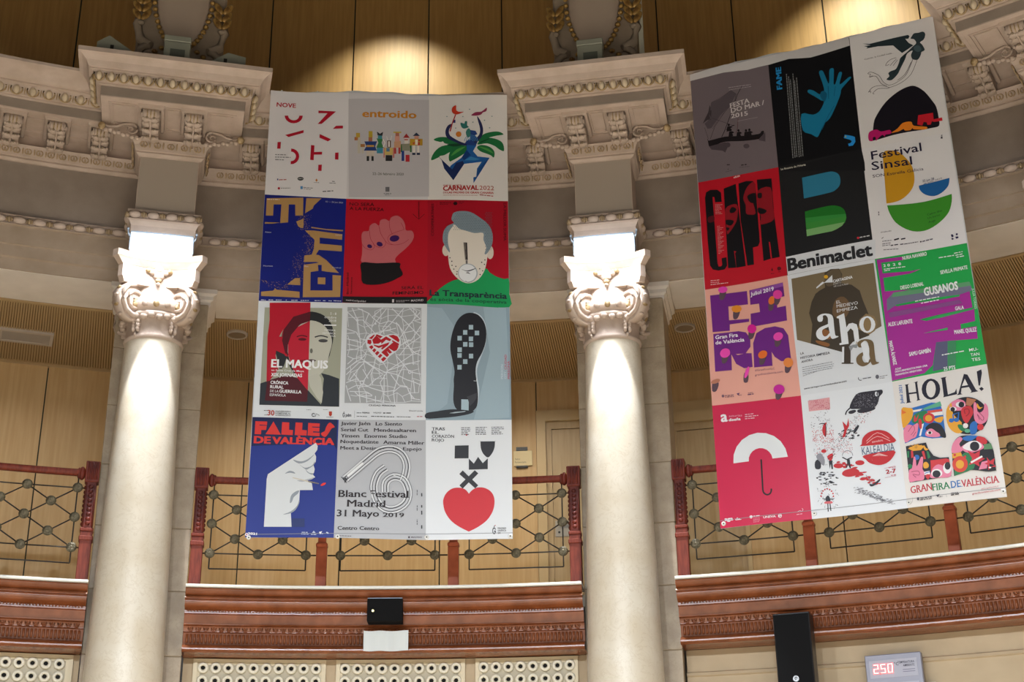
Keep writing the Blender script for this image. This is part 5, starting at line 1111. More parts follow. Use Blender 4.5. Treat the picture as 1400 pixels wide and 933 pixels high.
ART['P11']=('b4b6bc','grey poster with black serif names and a glassy looping tube',[[-0.3486, 3.9033], [0.3761, 3.8995], [0.3881, 2.8755], [-0.3511, 2.8887]],'''
t|24181c|1|20 -47 262 -48 29.8|Javier Jaén|0|1
t|24181c|1|309 -51 527 -52 29.8|Lo Siento|0|1
t|24181c|1|21 -102 247 -105 29.7|Serial Cut|0|1
t|24181c|1|296 -105 643 -109 29.7|Mendesaltaren|0|1
t|24181c|1|22 -156 174 -157 29.6|Yinsen|0|1
t|24181c|1|220 -158 569 -160 29.6|Enorme Studio|0|1
t|24181c|1|22 -206 334 -210 29.5|Noquedatinte|0|1
t|24181c|1|376 -212 714 -218 29.5|Amarna Miller|0|1
t|24181c|1|23 -262 396 -266 29.4|Meet a Designer|0|1
t|24181c|1|449 -266 505 -268 29.4|Ana|0|1
t|24181c|1|540 -270 692 -269 29.4|Espejo|0|1
L|8a8c92|4|50 -491 129 -419 219 -334 329 -244 453 -223 556 -277 604 -382 597 -481 574 -547|4.0
L|8a8c92|4|423 -446 368 -491 340 -582 362 -684 415 -738 483 -738 544 -693 555 -622 524 -547 472 -532 434 -562 434 -631|4.0
L|d8dade|5|56 -499 135 -427 226 -342 333 -253 452 -233 549 -284 595 -384 588 -479 565 -543|12.0
L|d8dade|5|417 -438 360 -486 331 -582 354 -688 412 -747 486 -747 552 -698 564 -620 530 -540 470 -523 426 -557 425 -630|12.0
L|3a3a40|6|64 -508 143 -436 233 -351 338 -264 450 -245 541 -293 584 -386 577 -476 554 -539|6.6
L|3a3a40|6|409 -429 350 -480 320 -581 344 -693 408 -758 489 -758 562 -705 575 -619 538 -532 468 -511 415 -551 413 -629|6.6
L|c4c6cc|7|74 -519 152 -447 242 -363 345 -278 449 -260 531 -303 570 -388 563 -473 541 -533|15.9
L|c4c6cc|7|400 -418 338 -472 306 -580 332 -699 402 -771 494 -771 573 -713 589 -617 547 -521 466 -497 403 -544 399 -628|15.9
L|54565c|8|81 -528 160 -456 250 -372 350 -289 448 -272 523 -311 559 -390 552 -470 531 -529|5.3
L|54565c|8|393 -408 328 -465 294 -579 322 -705 398 -782 498 -783 583 -719 600 -616 555 -512 463 -485 393 -539 388 -627|5.3
L|e4e6ea|9|88 -535 166 -463 256 -379 354 -298 447 -282 517 -318 550 -392 543 -468 522 -525|9.3
L|e4e6ea|9|387 -401 320 -460 285 -579 314 -709 395 -791 501 -792 591 -724 610 -615 561 -505 462 -475 385 -534 379 -627|9.3
L|6a6c72|10|95 -545 174 -473 264 -389 359 -309 446 -294 508 -327 538 -394 532 -465 511 -520|4.0
L|6a6c72|10|379 -391 310 -454 274 -578 304 -714 391 -801 505 -803 601 -731 621 -613 569 -497 460 -463 374 -528 367 -626|4.0
k|26262a|11|38 -501 86 -555 46 -509 80 -539 52 -504 74 -524 60 -513 69 -544 66 -508 85 -529 73 -503 80 -549 80 -512 74 -533 87 -507 69 -554 94 -502 86 -538|4.0
t|24181c|11|24 -671 246 -672 57.3|Blanc|0|1
t|24181c|11|276 -672 589 -673 57.3|Festival|0|1
t|24181c|11|97 -752 402 -756 57.0|Madrid|0|1
t|24181c|11|16 -835 354 -837 54.3|31 Mayo|0|1
t|24181c|11|388 -838 557 -839 35.4|2019|0|1
t|24181c|11|26 -948 359 -950 30.4|Centro Centro|0|1
s|b4b6bc|12|247 -628 274 -610 292 -676 259 -699
L|d8dade|12|465 -485 547 -521 589 -605|9.3
k|e8eaec|12|90 -495 214 -381|18.6
t|5a5058|12|619 -1012 706 -1012 12.8|MADRID|1|0
g|6a6068|12|31 -1000 137 -1004 5
p|5a5058|12|594 -998 608 -998 608 -1014 594 -1014
g|5a5a60|12|664 -653 664 -606 6 666 -784 666 -737 6 668 -902 667 -855 6
g|3a3a40|12|704 -663 703 -630 10 705 -758 704 -725 10 706 -817 705 -784 10 707 -935 707 -902 10
''')
ART['P12']=('dde1e7','white poster with black emblem shapes above a big red heart',[[0.3761, 3.8995], [1.0924, 3.8905], [1.0909, 2.8776], [0.3881, 2.8755]],'''
t|3a3a42|1|52 -88 160 -91 24.8|TRAS|1|1
t|3a3a42|1|53 -119 107 -121 24.7|EL|1|1
t|3a3a42|1|53 -153 236 -157 24.7|CORAZÓN|1|1
t|3a3a42|1|53 -185 154 -190 24.6|ROJO|1|1
g|5a5a62|1|296 -74 374 -75 6 296 -89 373 -89 6 297 -104 371 -104 6 297 -119 350 -119 7 297 -134 359 -134 7 416 -75 510 -75 6 416 -90 499 -90 6 416 -105 498 -105 6 416 -119 501 -120 7 416 -134 503 -135 7 548 -75 650 -76 6 548 -90 653 -91 6 548 -105 620 -105 6 548 -120 630 -120 7 548 -135 642 -135 7
s|b81c26|1|348 -134 346 -139 341 -141 336 -139 334 -134 336 -129 341 -126 346 -129
p|2a2a30|1|244 -225 359 -225 358 -337 242 -336
s|2a2a30|1|457 -194 463 -194 574 -195 577 -195 573 -247 554 -296 518 -334 480 -302 460 -253
p|2a2a30|1|360 -340 401 -384 437 -327 475 -382 517 -341 516 -434 360 -435
p|2a2a30|1|309 -440 359 -491 409 -441 438 -469 388 -520 437 -570 413 -596 359 -544 309 -596 283 -567 332 -518 282 -471
s|c8202c|1|360 -640 360 -640 332 -604 283 -587 225 -593 179 -627 154 -674 151 -722 168 -793 215 -864 283 -917 360 -958 360 -958 432 -922 507 -866 553 -795 569 -730 565 -670 537 -622 485 -592 427 -590 387 -610
t|3a3a42|2|552 -981 577 -981 49.2|Ǵ|3|0
k|b81c26|2|570 -913 577 -908|5.3
t|3a3a42|2|595 -941 662 -942 14.1|MADRID|2|0
t|3a3a42|2|595 -960 662 -961 14.1|GRÁFICA|2|0
t|3a3a42|2|595 -980 616 -980 14.0|20|2|0
''')
ART['Q1']=('6f646a','mauve poster with the dark silhouette of an old sailing boat',[[-1.0664, 7.0667], [-0.3516, 7.0538], [-0.353, 5.9521], [-1.0629, 5.9651]],'''
p|c9c6c8|1|-2 5 154 7 328 5 464 -13 730 -11 724 -98 525 -107 311 -73 150 -67 -4 -62
p|544b52|2|177 -342 259 -324 365 -270 409 -317 349 -418 247 -495 160 -596 126 -594 102 -536 143 -508
p|3c343a|2|162 -361 174 -426 164 -513 132 -505 85 -530 110 -487 143 -431
l|2a2226|3|465 -256 417 -332 349 -495 282 -644 246 -709|5.9
l|3a3034|3|409 -317 391 -377 294 -468 195 -585 144 -700|3.5
k|3a3034|3|167 -495 362 -625 99 -574 125 -695|2.4
l|3a3034|3|171 -605 234 -518 294 -468|2.4
l|5a2a34|3|406 -560 393 -658 373 -704|3.5
l|3a3034|3|177 -342 282 -311 365 -270 407 -317|2.4
s|1a1418|4|120 -694 130 -715 277 -713 442 -746 575 -759 598 -739 622 -744 605 -791 571 -808 439 -795 273 -762 171 -776 137 -780 124 -759
p|4a4047|5|128 -772 273 -766 315 -804 292 -821 266 -867 245 -844 146 -808
p|50464d|5|571 -808 632 -754 625 -846 570 -820
s|4a4047|5|317 -804 314 -814 307 -821 297 -824 286 -821 277 -814 271 -804 269 -793 272 -783 279 -776 290 -773 300 -776 310 -783 316 -793
s|50464d|5|483 -856 480 -865 472 -871 461 -873 449 -870 439 -863 433 -854 431 -843 434 -834 442 -829 453 -827 464 -829 474 -836 481 -846
s|1a1418|5|328 -608 325 -616 317 -618 311 -613 308 -604 312 -595 319 -593 326 -599
p|1a1418|5|294 -666 304 -618 331 -622 350 -639 331 -642 336 -670
s|1a1418|5|341 -662 338 -670 330 -672 324 -667 321 -657 325 -649 332 -647 339 -653
p|1a1418|5|307 -720 317 -672 344 -676 363 -693 344 -696 349 -724
s|1a1418|5|410 -685 407 -693 399 -695 393 -690 390 -680 394 -672 401 -670 408 -676
p|1a1418|5|376 -743 386 -695 413 -698 431 -716 413 -719 418 -746
s|1a1418|5|476 -701 472 -709 465 -711 458 -706 456 -696 460 -688 467 -686 474 -692
p|1a1418|5|442 -758 452 -710 478 -714 497 -731 479 -735 484 -762
s|1a1418|5|506 -702 502 -710 495 -712 488 -707 486 -697 490 -689 497 -687 504 -693
p|1a1418|5|472 -759 482 -711 508 -715 527 -732 509 -736 513 -763
l|1a1418|5|293 -647 322 -629 368 -621|7.1
t|cdc6c8|6|346 -443 518 -434 45.6|FESTA|0|1
t|cdc6c8|6|351 -495 646 -486 45.4|DO MAR /|0|1
t|cdc6c8|6|347 -548 495 -554 42.8|2015|0|1
g|a8a0a4|6|344 -242 544 -264 6 350 -266 547 -283 5
k|a8a0a4|6|400 -590 577 -596|2.4
g|3a3034|6|270 -993 296 -999 10 274 -1036 287 -1039 6
g|4a4046|6|255 -1058 315 -1053 4 376 -1040 466 -1053 4
g|2a2226|6|395 -1027 445 -1031 10
''')
ART['Q2']=('0c0c10','black poster with a bright blue raised forearm and open hand',[[-0.3516, 7.0538], [0.3632, 7.0712], [0.3548, 5.9572], [-0.353, 5.9521]],'''
p|c9c6c8|1|6 6 252 15 709 30 711 -66 366 -94 182 -64 2 -87
p|17171a|2|-6 -1142 307 -1120 705 -1095 716 -1225 713 -1305 380 -1229
t|1f86c8|3|98 -353 106 -135 47.3|FAME|5|0
g|8a8c90|3|134 -1048 151 -208 6 152 -1048 167 -244 6 168 -1045 180 -276 6 188 -1052 206 -223 6 203 -1050 214 -297 6 220 -1051 234 -270 6
s|17789f|3|242 -642 337 -674 399 -649 443 -569 421 -552 365 -495 315 -444 324 -419 365 -439 412 -488 429 -466 454 -459 444 -371 426 -269 447 -251 465 -276 494 -395 505 -372 516 -268 541 -253 554 -278 539 -407 555 -414 588 -323 608 -308 618 -331 589 -434 669 -381 687 -394 603 -476 585 -534 532 -647 475 -744 422 -787 368 -885 346 -896 307 -859 240 -806
s|0e5a7c|4|426 -468 453 -465 474 -506 449 -570 428 -544 416 -505
L|0e5a7c|4|491 -426 484 -551|6.6
L|0e5a7c|4|522 -631 451 -739 400 -837|5.3
L|0e5a7c|4|552 -441 531 -535|5.3
p|2890dc|5|583 -931 572 -961 623 -990 634 -1006 623 -1021 602 -1023 605 -1048 640 -1048 663 -1017 663 -972 644 -958
p|c8c020|6|586 -943 595 -945 591 -960 582 -955
t|b8b4a8|7|19 -1136 231 -1141 16.2|La finestra de l’Horta|1|0
''')
ART['Q3']=('dcd9db','white poster with a dark winged bronze figure drawn in line',[[0.3632, 7.0712], [1.0697, 7.0973], [1.0653, 5.9594], [0.3548, 5.9572]],'''
p|263238|1|106 -96 160 -116 399 -110 487 -110 497 -126 485 -148 458 -141 483 -190 518 -222 464 -252 418 -274 386 -231 354 -182 231 -159 131 -154 145 -143 115 -125 171 -132
s|2c3a40|1|536 -107 573 -110 610 -108 626 -139 607 -187 574 -207 589 -234 603 -290 575 -304 565 -332 536 -371 495 -354 488 -311 505 -271 459 -291 435 -341 389 -418 359 -469 304 -514 263 -497 290 -473 285 -442 308 -426 352 -415 384 -357 401 -317 461 -274 509 -234 543 -206 530 -165 504 -151 515 -131
s|455a62|2|521 -238 559 -233 578 -276 551 -298 523 -275
L|18242a|2|447 -288 394 -375 323 -459|4.2
L|3a3238|2|367 -308 327 -312 290 -332 271 -364 303 -358|3.6
L|3a3238|2|365 -322 336 -344 307 -374|3.6
L|3a3238|2|374 -332 346 -362 332 -380|3.6
L|3a3238|2|530 -374 466 -497 373 -561 284 -582 265 -587|3.6
L|3a3238|2|497 -358 430 -488 363 -536 312 -557 275 -558|3.6
L|3a3238|2|480 -383 418 -485 352 -526|3.6
L|3a3238|2|275 -558 236 -518 206 -444 143 -394 117 -405 141 -415 126 -435 157 -434|3.6
L|3a3238|2|262 -559 216 -528 181 -445 125 -445|3.6
L|3a3238|2|265 -587 186 -572 139 -604 150 -614|3.6
L|3a3238|2|284 -585 214 -546 145 -546 104 -587 123 -578 121 -599|3.6
t|6a6268|2|104 -264 348 -261 14.7|Cuando, la Ciudad vuela...|0|0
s|14101a|3|114 -896 146 -825 232 -715 339 -640 428 -610 488 -620 553 -688 602 -787 629 -858 635 -959 629 -1036 571 -1043 475 -1041 379 -1036 258 -1039 96 -1057 93 -1028
s|b81868|4|60 -1049 58 -1005 75 -966 132 -958 166 -985 237 -985 242 -1021 198 -1021 190 -1040 172 -1018 135 -1045 116 -1062 115 -1026 93 -1028 90 -1059
s|e08020|5|246 -1014 300 -985 347 -943 414 -945 431 -988 528 -1021 523 -1043 429 -1023 419 -1006 399 -1023 357 -1017 347 -1000 315 -1012 284 -1016
p|c01c2c|6|477 -899 597 -904 594 -966 661 -966 662 -997 595 -992 578 -981 565 -1010 539 -1007 536 -981 513 -972 498 -1003 460 -985
g|4a4450|7|642 -1162 644 -1126 8
''')
ART['Q4']=('b91426','red poster with tall black block capitals holding dim faces',[[-1.0629, 5.9651], [-0.353, 5.9521], [-0.3652, 4.9375], [-1.0637, 4.9308]],'''
p|100c10|1|52 -163 65 -112 103 -96 164 -107 195 -141 196 -232 138 -224 135 -174 118 -167 120 -808 128 -838 149 -839 159 -826 157 -764 200 -762 199 -843 176 -873 123 -875 76 -857 55 -815 49 -586
p|100c10|1|222 -109 330 -87 333 -237 357 -874 277 -875 275 -736 288 -725 267 -715 275 -874 207 -866 213 -476
p|100c10|1|354 -89 422 -81 479 -94 498 -127 498 -247 492 -676 475 -711 430 -715 427 -873 371 -872 345 -438
p|100c10|1|515 -88 642 -106 635 -434 648 -848 583 -848 579 -694 567 -689 572 -848 510 -856 510 -576
s|8a1420|2|222 -306 297 -276 331 -303 319 -406 295 -467 242 -534 220 -543 219 -438
s|8a1420|2|384 -235 427 -138 490 -105 493 -219 464 -279 479 -401 431 -404 397 -383 400 -305
s|8a1420|2|512 -197 626 -189 632 -368 630 -491 540 -518 504 -504 522 -449 502 -340
s|5a101c|2|64 -359 117 -350 117 -403 70 -407
s|100c10|3|257 -327 283 -300 317 -327 297 -355 265 -355
s|100c10|3|221 -412 286 -432 261 -473 219 -451
s|100c10|3|421 -223 493 -213 487 -297 440 -290
s|100c10|3|512 -223 546 -224 541 -269 511 -263
s|100c10|3|506 -354 574 -395 548 -422 504 -406
s|100c10|3|537 -109 632 -115 632 -184 546 -151
s|100c10|3|217 -483 245 -496 225 -518
g|d0a0a4|3|137 -251 199 -262 4 136 -265 178 -272 4 135 -280 186 -288 4 134 -294 195 -304 4 133 -308 173 -315 4 132 -323 182 -331 4 131 -337 191 -347 4 139 -461 166 -462 4 139 -475 192 -482 4 139 -489 178 -494 4 138 -504 164 -505 4 138 -518 190 -525 4 138 -532 176 -536 4 138 -547 162 -548 4 137 -561 188 -568 4 137 -575 174 -579 4 137 -590 160 -591 4 137 -604 187 -610 4 136 -618 173 -622 4 136 -633 159 -633 4 136 -647 185 -653 4 136 -661 171 -664 4 135 -675 157 -676 4 135 -690 183 -695 4 135 -704 169 -707 4 134 -718 155 -718 4
t|e8d0d0|3|317 -31 371 -26 18.6|edición|2|0
g|e0c0c4|3|51 -962 131 -966 5 50 -979 121 -985 5 49 -999 197 -1004 6
p|4a0a14|3|566 -958 577 -929 583 -962
g|4a0a14|3|562 -989 589 -991 5 623 -984 643 -986 5
s|5a0a14|3|652 -956 649 -963 644 -968 637 -970 629 -969 623 -964 619 -957 618 -949 620 -942 625 -937 632 -935 640 -937 646 -941 651 -948
''')
ART['Q5']=('1e1e20','charcoal poster with a blue and green letter B in two halves',[[-0.353, 5.9521], [0.3548, 5.9572], [0.3519, 4.9407], [-0.3652, 4.9375]],'''
p|d4d7de|1|-9 -847 711 -837 729 -837 710 -1011 -8 -1014
s|2d7898|2|192 -150 192 -150 402 -148 456 -156 496 -188 507 -239 496 -292 460 -327 405 -343 190 -347 190 -347 190 -347
s|1e7024|3|187 -469 187 -469 372 -462 436 -470 486 -496 514 -538 519 -599 512 -622 512 -622 182 -619 182 -619
p|32883a|4|186 -529 519 -564 520 -600 503 -644 486 -655 183 -638
p|3a8a38|5|184 -579 515 -587 518 -609 503 -644 183 -638
p|78aa6c|6|183 -638 499 -638 480 -666 435 -687 392 -699 182 -699
t|26262a|7|4 -978 689 -977 117.2|Benimaclet|5|0
t|d0ccc4|7|22 -37 235 -45 14.8|La finestra de l’Horta|1|0
s|c83040|7|605 -804 604 -808 600 -811 596 -812 591 -812 588 -809 585 -805 585 -800 586 -795 589 -792 594 -791 598 -792 602 -795 605 -799
g|c8c8cc|8|608 -805 687 -803 9
''')
ART['Q6']=('dcdade','white festival poster with yellow, blue and green bowl shapes',[[0.3548, 5.9572], [1.0653, 5.9594], [1.0703, 4.9458], [0.3519, 4.9407]],'''
s|c8921c|1|163 -89 163 -89 183 -61 226 -62 289 -86 345 -162 383 -246 390 -335 374 -418 329 -482 260 -528 194 -541 144 -540 144 -540
s|1d5e9e|2|414 -430 414 -430 659 -414 659 -414 643 -477 598 -522 543 -547 491 -541 442 -509 416 -464
s|3a8a26|3|147 -559 147 -559 276 -574 412 -583 518 -578 658 -560 658 -560 650 -625 616 -714 545 -783 445 -834 351 -836 271 -798 195 -721 158 -628
t|1f1a38|5|70 -118 476 -120 77.2|Festival|1|0
t|1f1a38|5|63 -216 388 -227 76.8|Sinsal|1|0
t|1f1a38|5|62 -286 468 -298 27.1|SON Estrella Galicia|0|0
t|1c2a50|5|448 -406 540 -402 15.7|25 jun 28|1|0
t|1c2a50|5|452 -429 600 -409 13.3|de julio, 2019|0|0
t|1a4a1c|5|447 -712 566 -698 19.0|Catro días|0|0
t|1a4a1c|5|448 -744 547 -733 18.9|Un barco|0|0
t|1a4a1c|5|449 -781 505 -772 18.9|Auga|0|0
g|4a4454|5|642 -46 651 -13 7 76 -636 78 -602 7 72 -849 88 -840 5 74 -875 146 -878 5 71 -899 137 -900 5 69 -915 131 -916 5 74 -952 191 -964 5
t|3a3444|5|70 -795 155 -796 10.7|sinsalaudio|1|0
g|2a2434|5|168 -883 207 -878 13 221 -886 256 -884 11 365 -937 376 -937 12
g|3a3444|5|135 -926 193 -926 9 240 -931 350 -931 6
g|5a5464|5|209 -929 235 -930 9 383 -936 465 -929 9
s|26204a|5|622 -924 619 -929 613 -930 608 -927 606 -921 609 -915 615 -914 621 -918
s|26204a|5|659 -923 656 -928 650 -930 645 -926 643 -920 646 -915 652 -913 658 -917
s|26204a|5|661 -952 658 -957 652 -958 646 -955 645 -949 648 -943 654 -942 659 -946
s|26204a|5|622 -957 619 -962 613 -963 608 -960 606 -954 609 -948 615 -947 621 -951
p|26204a|5|607 -929 626 -926 625 -935 612 -942
p|26204a|5|636 -942 659 -942 657 -956 642 -960
''')
ART['Q7']=('e0a294','salmon poster with purple block letters and coloured discs',[[-1.0637, 4.9308], [-0.3652, 4.9375], [-0.3458, 3.8694], [-1.0705, 3.8897]],'''
p|6a2080|1|39 -59 351 -69 351 -192 186 -184 184 -310 351 -323 349 -350 187 -348 183 -405 40 -396
p|6a2080|1|371 -67 656 -49 659 -176 596 -178 591 -265 663 -263 662 -395 362 -399 366 -280 445 -278 443 -202 370 -199
p|6a2080|1|44 -414 256 -420 315 -440 347 -498 344 -574 301 -625 234 -631 219 -620 349 -633 349 -754 279 -755 216 -707 182 -618 177 -757 38 -750
p|6a2080|1|368 -546 401 -462 474 -429 558 -428 627 -458 660 -526 667 -755 585 -742 536 -696 514 -648 511 -770 361 -761
p|8c4aa0|2|380 -72 656 -52 656 -84 378 -104
t|ece6f0|3|379 -122 575 -105 34.0|Juliol 2019|2|0
t|ece6f0|3|60 -464 247 -468 33.6|Gran Fira|2|0
t|ece6f0|3|58 -511 297 -518 33.5|de València|2|0
s|5a4450|3|128 -26 177 -42 152 -112 117 -105
s|e040b0|4|190 -23 187 -36 177 -46 162 -52 144 -52 128 -47 116 -36 111 -24 114 -11 124 0 139 5 157 5 173 0 185 -11
s|5a4450|5|231 -220 281 -236 254 -305 220 -299
s|e08a28|6|295 -221 291 -235 279 -246 263 -250 244 -249 228 -241 216 -229 212 -214 216 -200 227 -190 244 -185 262 -186 279 -194 291 -207
s|5a4450|7|529 -195 568 -209 551 -279 518 -273
s|d8702c|8|575 -207 566 -220 554 -228 542 -229 531 -223 524 -211 523 -195 527 -179 536 -165 548 -157 561 -156 571 -163 578 -175 579 -191
s|5a4450|9|582 -153 630 -168 604 -237 571 -231
s|d83c98|10|642 -157 637 -174 625 -186 610 -191 593 -188 578 -177 568 -161 566 -143 571 -126 583 -114 599 -109 616 -113 631 -123 640 -139
s|5a4450|11|346 -421 393 -436 369 -504 335 -498
s|d01890|12|405 -425 400 -441 389 -453 373 -458 357 -456 342 -445 333 -430 331 -412 336 -395 347 -383 363 -378 379 -381 393 -391 403 -407
s|5a4450|13|110 -602 162 -617 133 -685 100 -679
s|e648ae|14|170 -579 174 -597 171 -615 159 -630 143 -639 124 -640 107 -634 95 -620 90 -602 94 -584 105 -569 122 -560 141 -559 158 -566
s|5a4450|15|557 -527 606 -542 579 -609 546 -603
s|e648ae|16|617 -513 618 -529 611 -544 598 -555 581 -561 564 -559 550 -550 541 -536 540 -520 546 -505 559 -493 576 -488 594 -490 608 -499
s|5a4450|17|419 -664 467 -678 441 -745 408 -739
s|dc6a24|18|476 -646 478 -661 473 -676 461 -688 445 -694 429 -694 414 -688 405 -676 403 -661 408 -646 420 -634 436 -627 452 -627 467 -634
s|5a4450|19|621 -769 668 -783 642 -849 610 -844
s|e08440|20|681 -773 676 -790 664 -802 648 -808 631 -805 616 -794 606 -778 604 -760 609 -743 621 -730 637 -725 655 -728 669 -738 679 -754
s|5a4450|21|278 -800 309 -811 301 -880 268 -875
s|e648ae|22|313 -804 304 -824 293 -838 284 -845 278 -842 277 -830 280 -811 287 -790 296 -770 307 -755 316 -749 322 -752 323 -764 320 -782
s|5a4450|23|528 -987 579 -1001 550 -1066 517 -1061
s|c01c96|24|594 -991 588 -1008 574 -1020 556 -1025 536 -1022 519 -1012 508 -996 505 -977 511 -961 525 -948 543 -943 563 -946 580 -957 591 -973
s|5a4450|25|15 -841 63 -855 39 -922 5 -917
s|b87860|26|75 -830 73 -838 64 -847 50 -853 33 -857 18 -857 6 -853 0 -846 2 -838 10 -829 24 -823 41 -819 57 -819 69 -823
t|7a4a6a|27|367 -798 529 -808 16.3|#GranFiraVLC|0|0
t|7a4a6a|27|364 -840 594 -844 16.3|granfiravalencia.com|0|0
s|7a5a6a|27|101 -976 97 -984 89 -986 82 -982 79 -972 83 -964 91 -961 98 -966
g|7a5a6a|27|105 -976 180 -980 6 107 -989 179 -993 6 220 -989 243 -990 5 296 -980 336 -981 4
p|5a3a6a|27|203 -969 229 -965 216 -988
g|5a3a6a|27|292 -995 349 -996 7
''')
ART['Q8']=('d4d8df','white poster with dark torso photo behind large lowercase letters',[[-0.3652, 4.9375], [0.3519, 4.9407], [0.3718, 3.8741], [-0.3458, 3.8694]],'''
p|77684f|1|31 -39 704 -29 707 -586 471 -682 390 -759 31 -587
p|41382c|2|251 -191 298 -173 307 -42 359 -20 427 -29 447 -84 432 -160 512 -189 570 -250 586 -338 622 -485 604 -649 471 -682 390 -759 138 -639 166 -475 149 -373 178 -278 216 -213
s|5f5240|3|310 -72 359 -30 426 -36 438 -125 385 -158 332 -170 306 -143
s|6a5238|3|371 -299 438 -282 481 -361 446 -454 380 -470 335 -406
s|8a5a30|3|251 -532 306 -570 315 -613 275 -627 240 -586
s|8a5a30|3|185 -619 284 -664 269 -689 195 -649
s|d8a420|4|332 -83 330 -90 325 -94 318 -96 310 -95 304 -90 300 -84 299 -77 301 -70 306 -66 313 -64 321 -66 327 -70 331 -76
p|d4d8df|5|299 -128 367 -75 364 -140 299 -130 230 -169 228 -158 282 -118
t|e0e2e6|5|368 -144 525 -134 24.2|CARTAGENA|4|0
t|d0ccc8|5|369 -164 432 -161 12.8|PUERTO|0|0
t|d0ccc8|5|370 -184 486 -183 12.8|DE CULTURAS|0|0
t|e0e2e6|5|376 -334 412 -332 26.7|EL|0|0
t|e0e2e6|5|375 -368 545 -367 26.6|MEDIEVO|0|0
t|e0e2e6|5|373 -410 538 -406 26.6|EMPIEZA|0|0
s|dfe3ea|6|211 -440 217 -416 247 -401 288 -403 326 -421 338 -454 338 -508 338 -557 341 -604 361 -613 360 -621 316 -630 302 -611 299 -585 292 -500 295 -444 279 -416 258 -418 256 -440 246 -464 220 -462
s|dfe3ea|6|298 -495 277 -500 223 -516 191 -550 195 -598 231 -627 273 -620 304 -592 298 -574 275 -595 252 -597 239 -572 245 -537 298 -518
p|dfe3ea|6|367 -445 428 -425 434 -550 455 -523 486 -520 517 -539 523 -579 522 -687 541 -696 542 -710 471 -709 470 -695 486 -692 484 -587 466 -564 437 -592 437 -693 366 -692 365 -677 383 -675 383 -464 366 -457
p|8a7350|6|567 -615 523 -579 544 -499 599 -459 661 -492 678 -551 652 -616 605 -642
p|dfe3ea|7|661 -565 653 -591 638 -611 616 -623 591 -625 568 -615 550 -596 539 -571 537 -543 544 -516 560 -495 582 -484 607 -482 630 -492 648 -511 659 -537 661 -565 629 -559 629 -536 624 -517 616 -503 605 -496 593 -498 582 -509 574 -527 569 -548 569 -571 574 -591 582 -605 593 -611 605 -609 616 -598 624 -580 629 -559
p|dfe3ea|7|384 -711 400 -711 384 -846 368 -847
p|403428|8|400 -711 451 -711 436 -855 458 -859 457 -868 365 -853 366 -844 386 -844
p|8e9298|9|435 -717 471 -707 509 -709 496 -741 469 -731 446 -760
s|6e5a3c|10|505 -716 511 -691 541 -677 582 -678 619 -696 631 -729 630 -782 630 -830 633 -877 652 -886 651 -894 607 -903 594 -884 591 -859 585 -774 588 -719 573 -691 552 -693 550 -715 540 -739 514 -737
s|6e5a3c|10|591 -769 570 -774 516 -791 484 -825 487 -873 523 -901 565 -893 596 -865 590 -848 567 -869 544 -871 531 -846 537 -811 591 -792
s|dfe3ea|11|532 -713 559 -696 590 -736 587 -811 571 -877 544 -832 539 -762
s|9a8a70|11|494 -689 495 -687 498 -686 502 -686 505 -687 507 -691 507 -696 507 -701 507 -705 509 -706 509 -707 504 -708 503 -706 503 -704 502 -695 502 -690 501 -687 499 -687 499 -689 498 -692 495 -691
s|9a8a70|11|503 -695 500 -695 495 -697 492 -700 492 -705 496 -708 500 -707 503 -704 503 -702 500 -705 498 -705 497 -702 497 -699 503 -697
t|3a3a42|11|48 -722 77 -721 19.4|LA|1|0
t|3a3a42|11|44 -760 283 -753 19.3|HISTORIA EMPIEZA|1|0
t|3a3a42|11|49 -795 143 -790 19.3|AHORA|1|0
g|8a8e96|11|51 -837 299 -827 5 51 -855 305 -846 5 51 -873 300 -863 5 52 -891 291 -879 5 52 -909 162 -888 5
t|4a4a52|11|49 -1024 390 -1006 12.2|www.cartagenapuertodeculturas.com|0|0
p|3a3a44|11|507 -1016 503 -1017 498 -1017 493 -1016 489 -1014 485 -1010 482 -1006 480 -1001 480 -996 480 -991 482 -986 486 -988 485 -992 485 -996 485 -1000 486 -1003 489 -1007 491 -1009 495 -1011 498 -1012 502 -1012 505 -1011
g|6a6a72|11|516 -1007 581 -1006 7 648 -1011 707 -1007 5 646 -1024 688 -1026 5
s|5a5a64|11|642 -1008 636 -1019 626 -1023 617 -1016 615 -1003 620 -992 630 -988 639 -995
''')
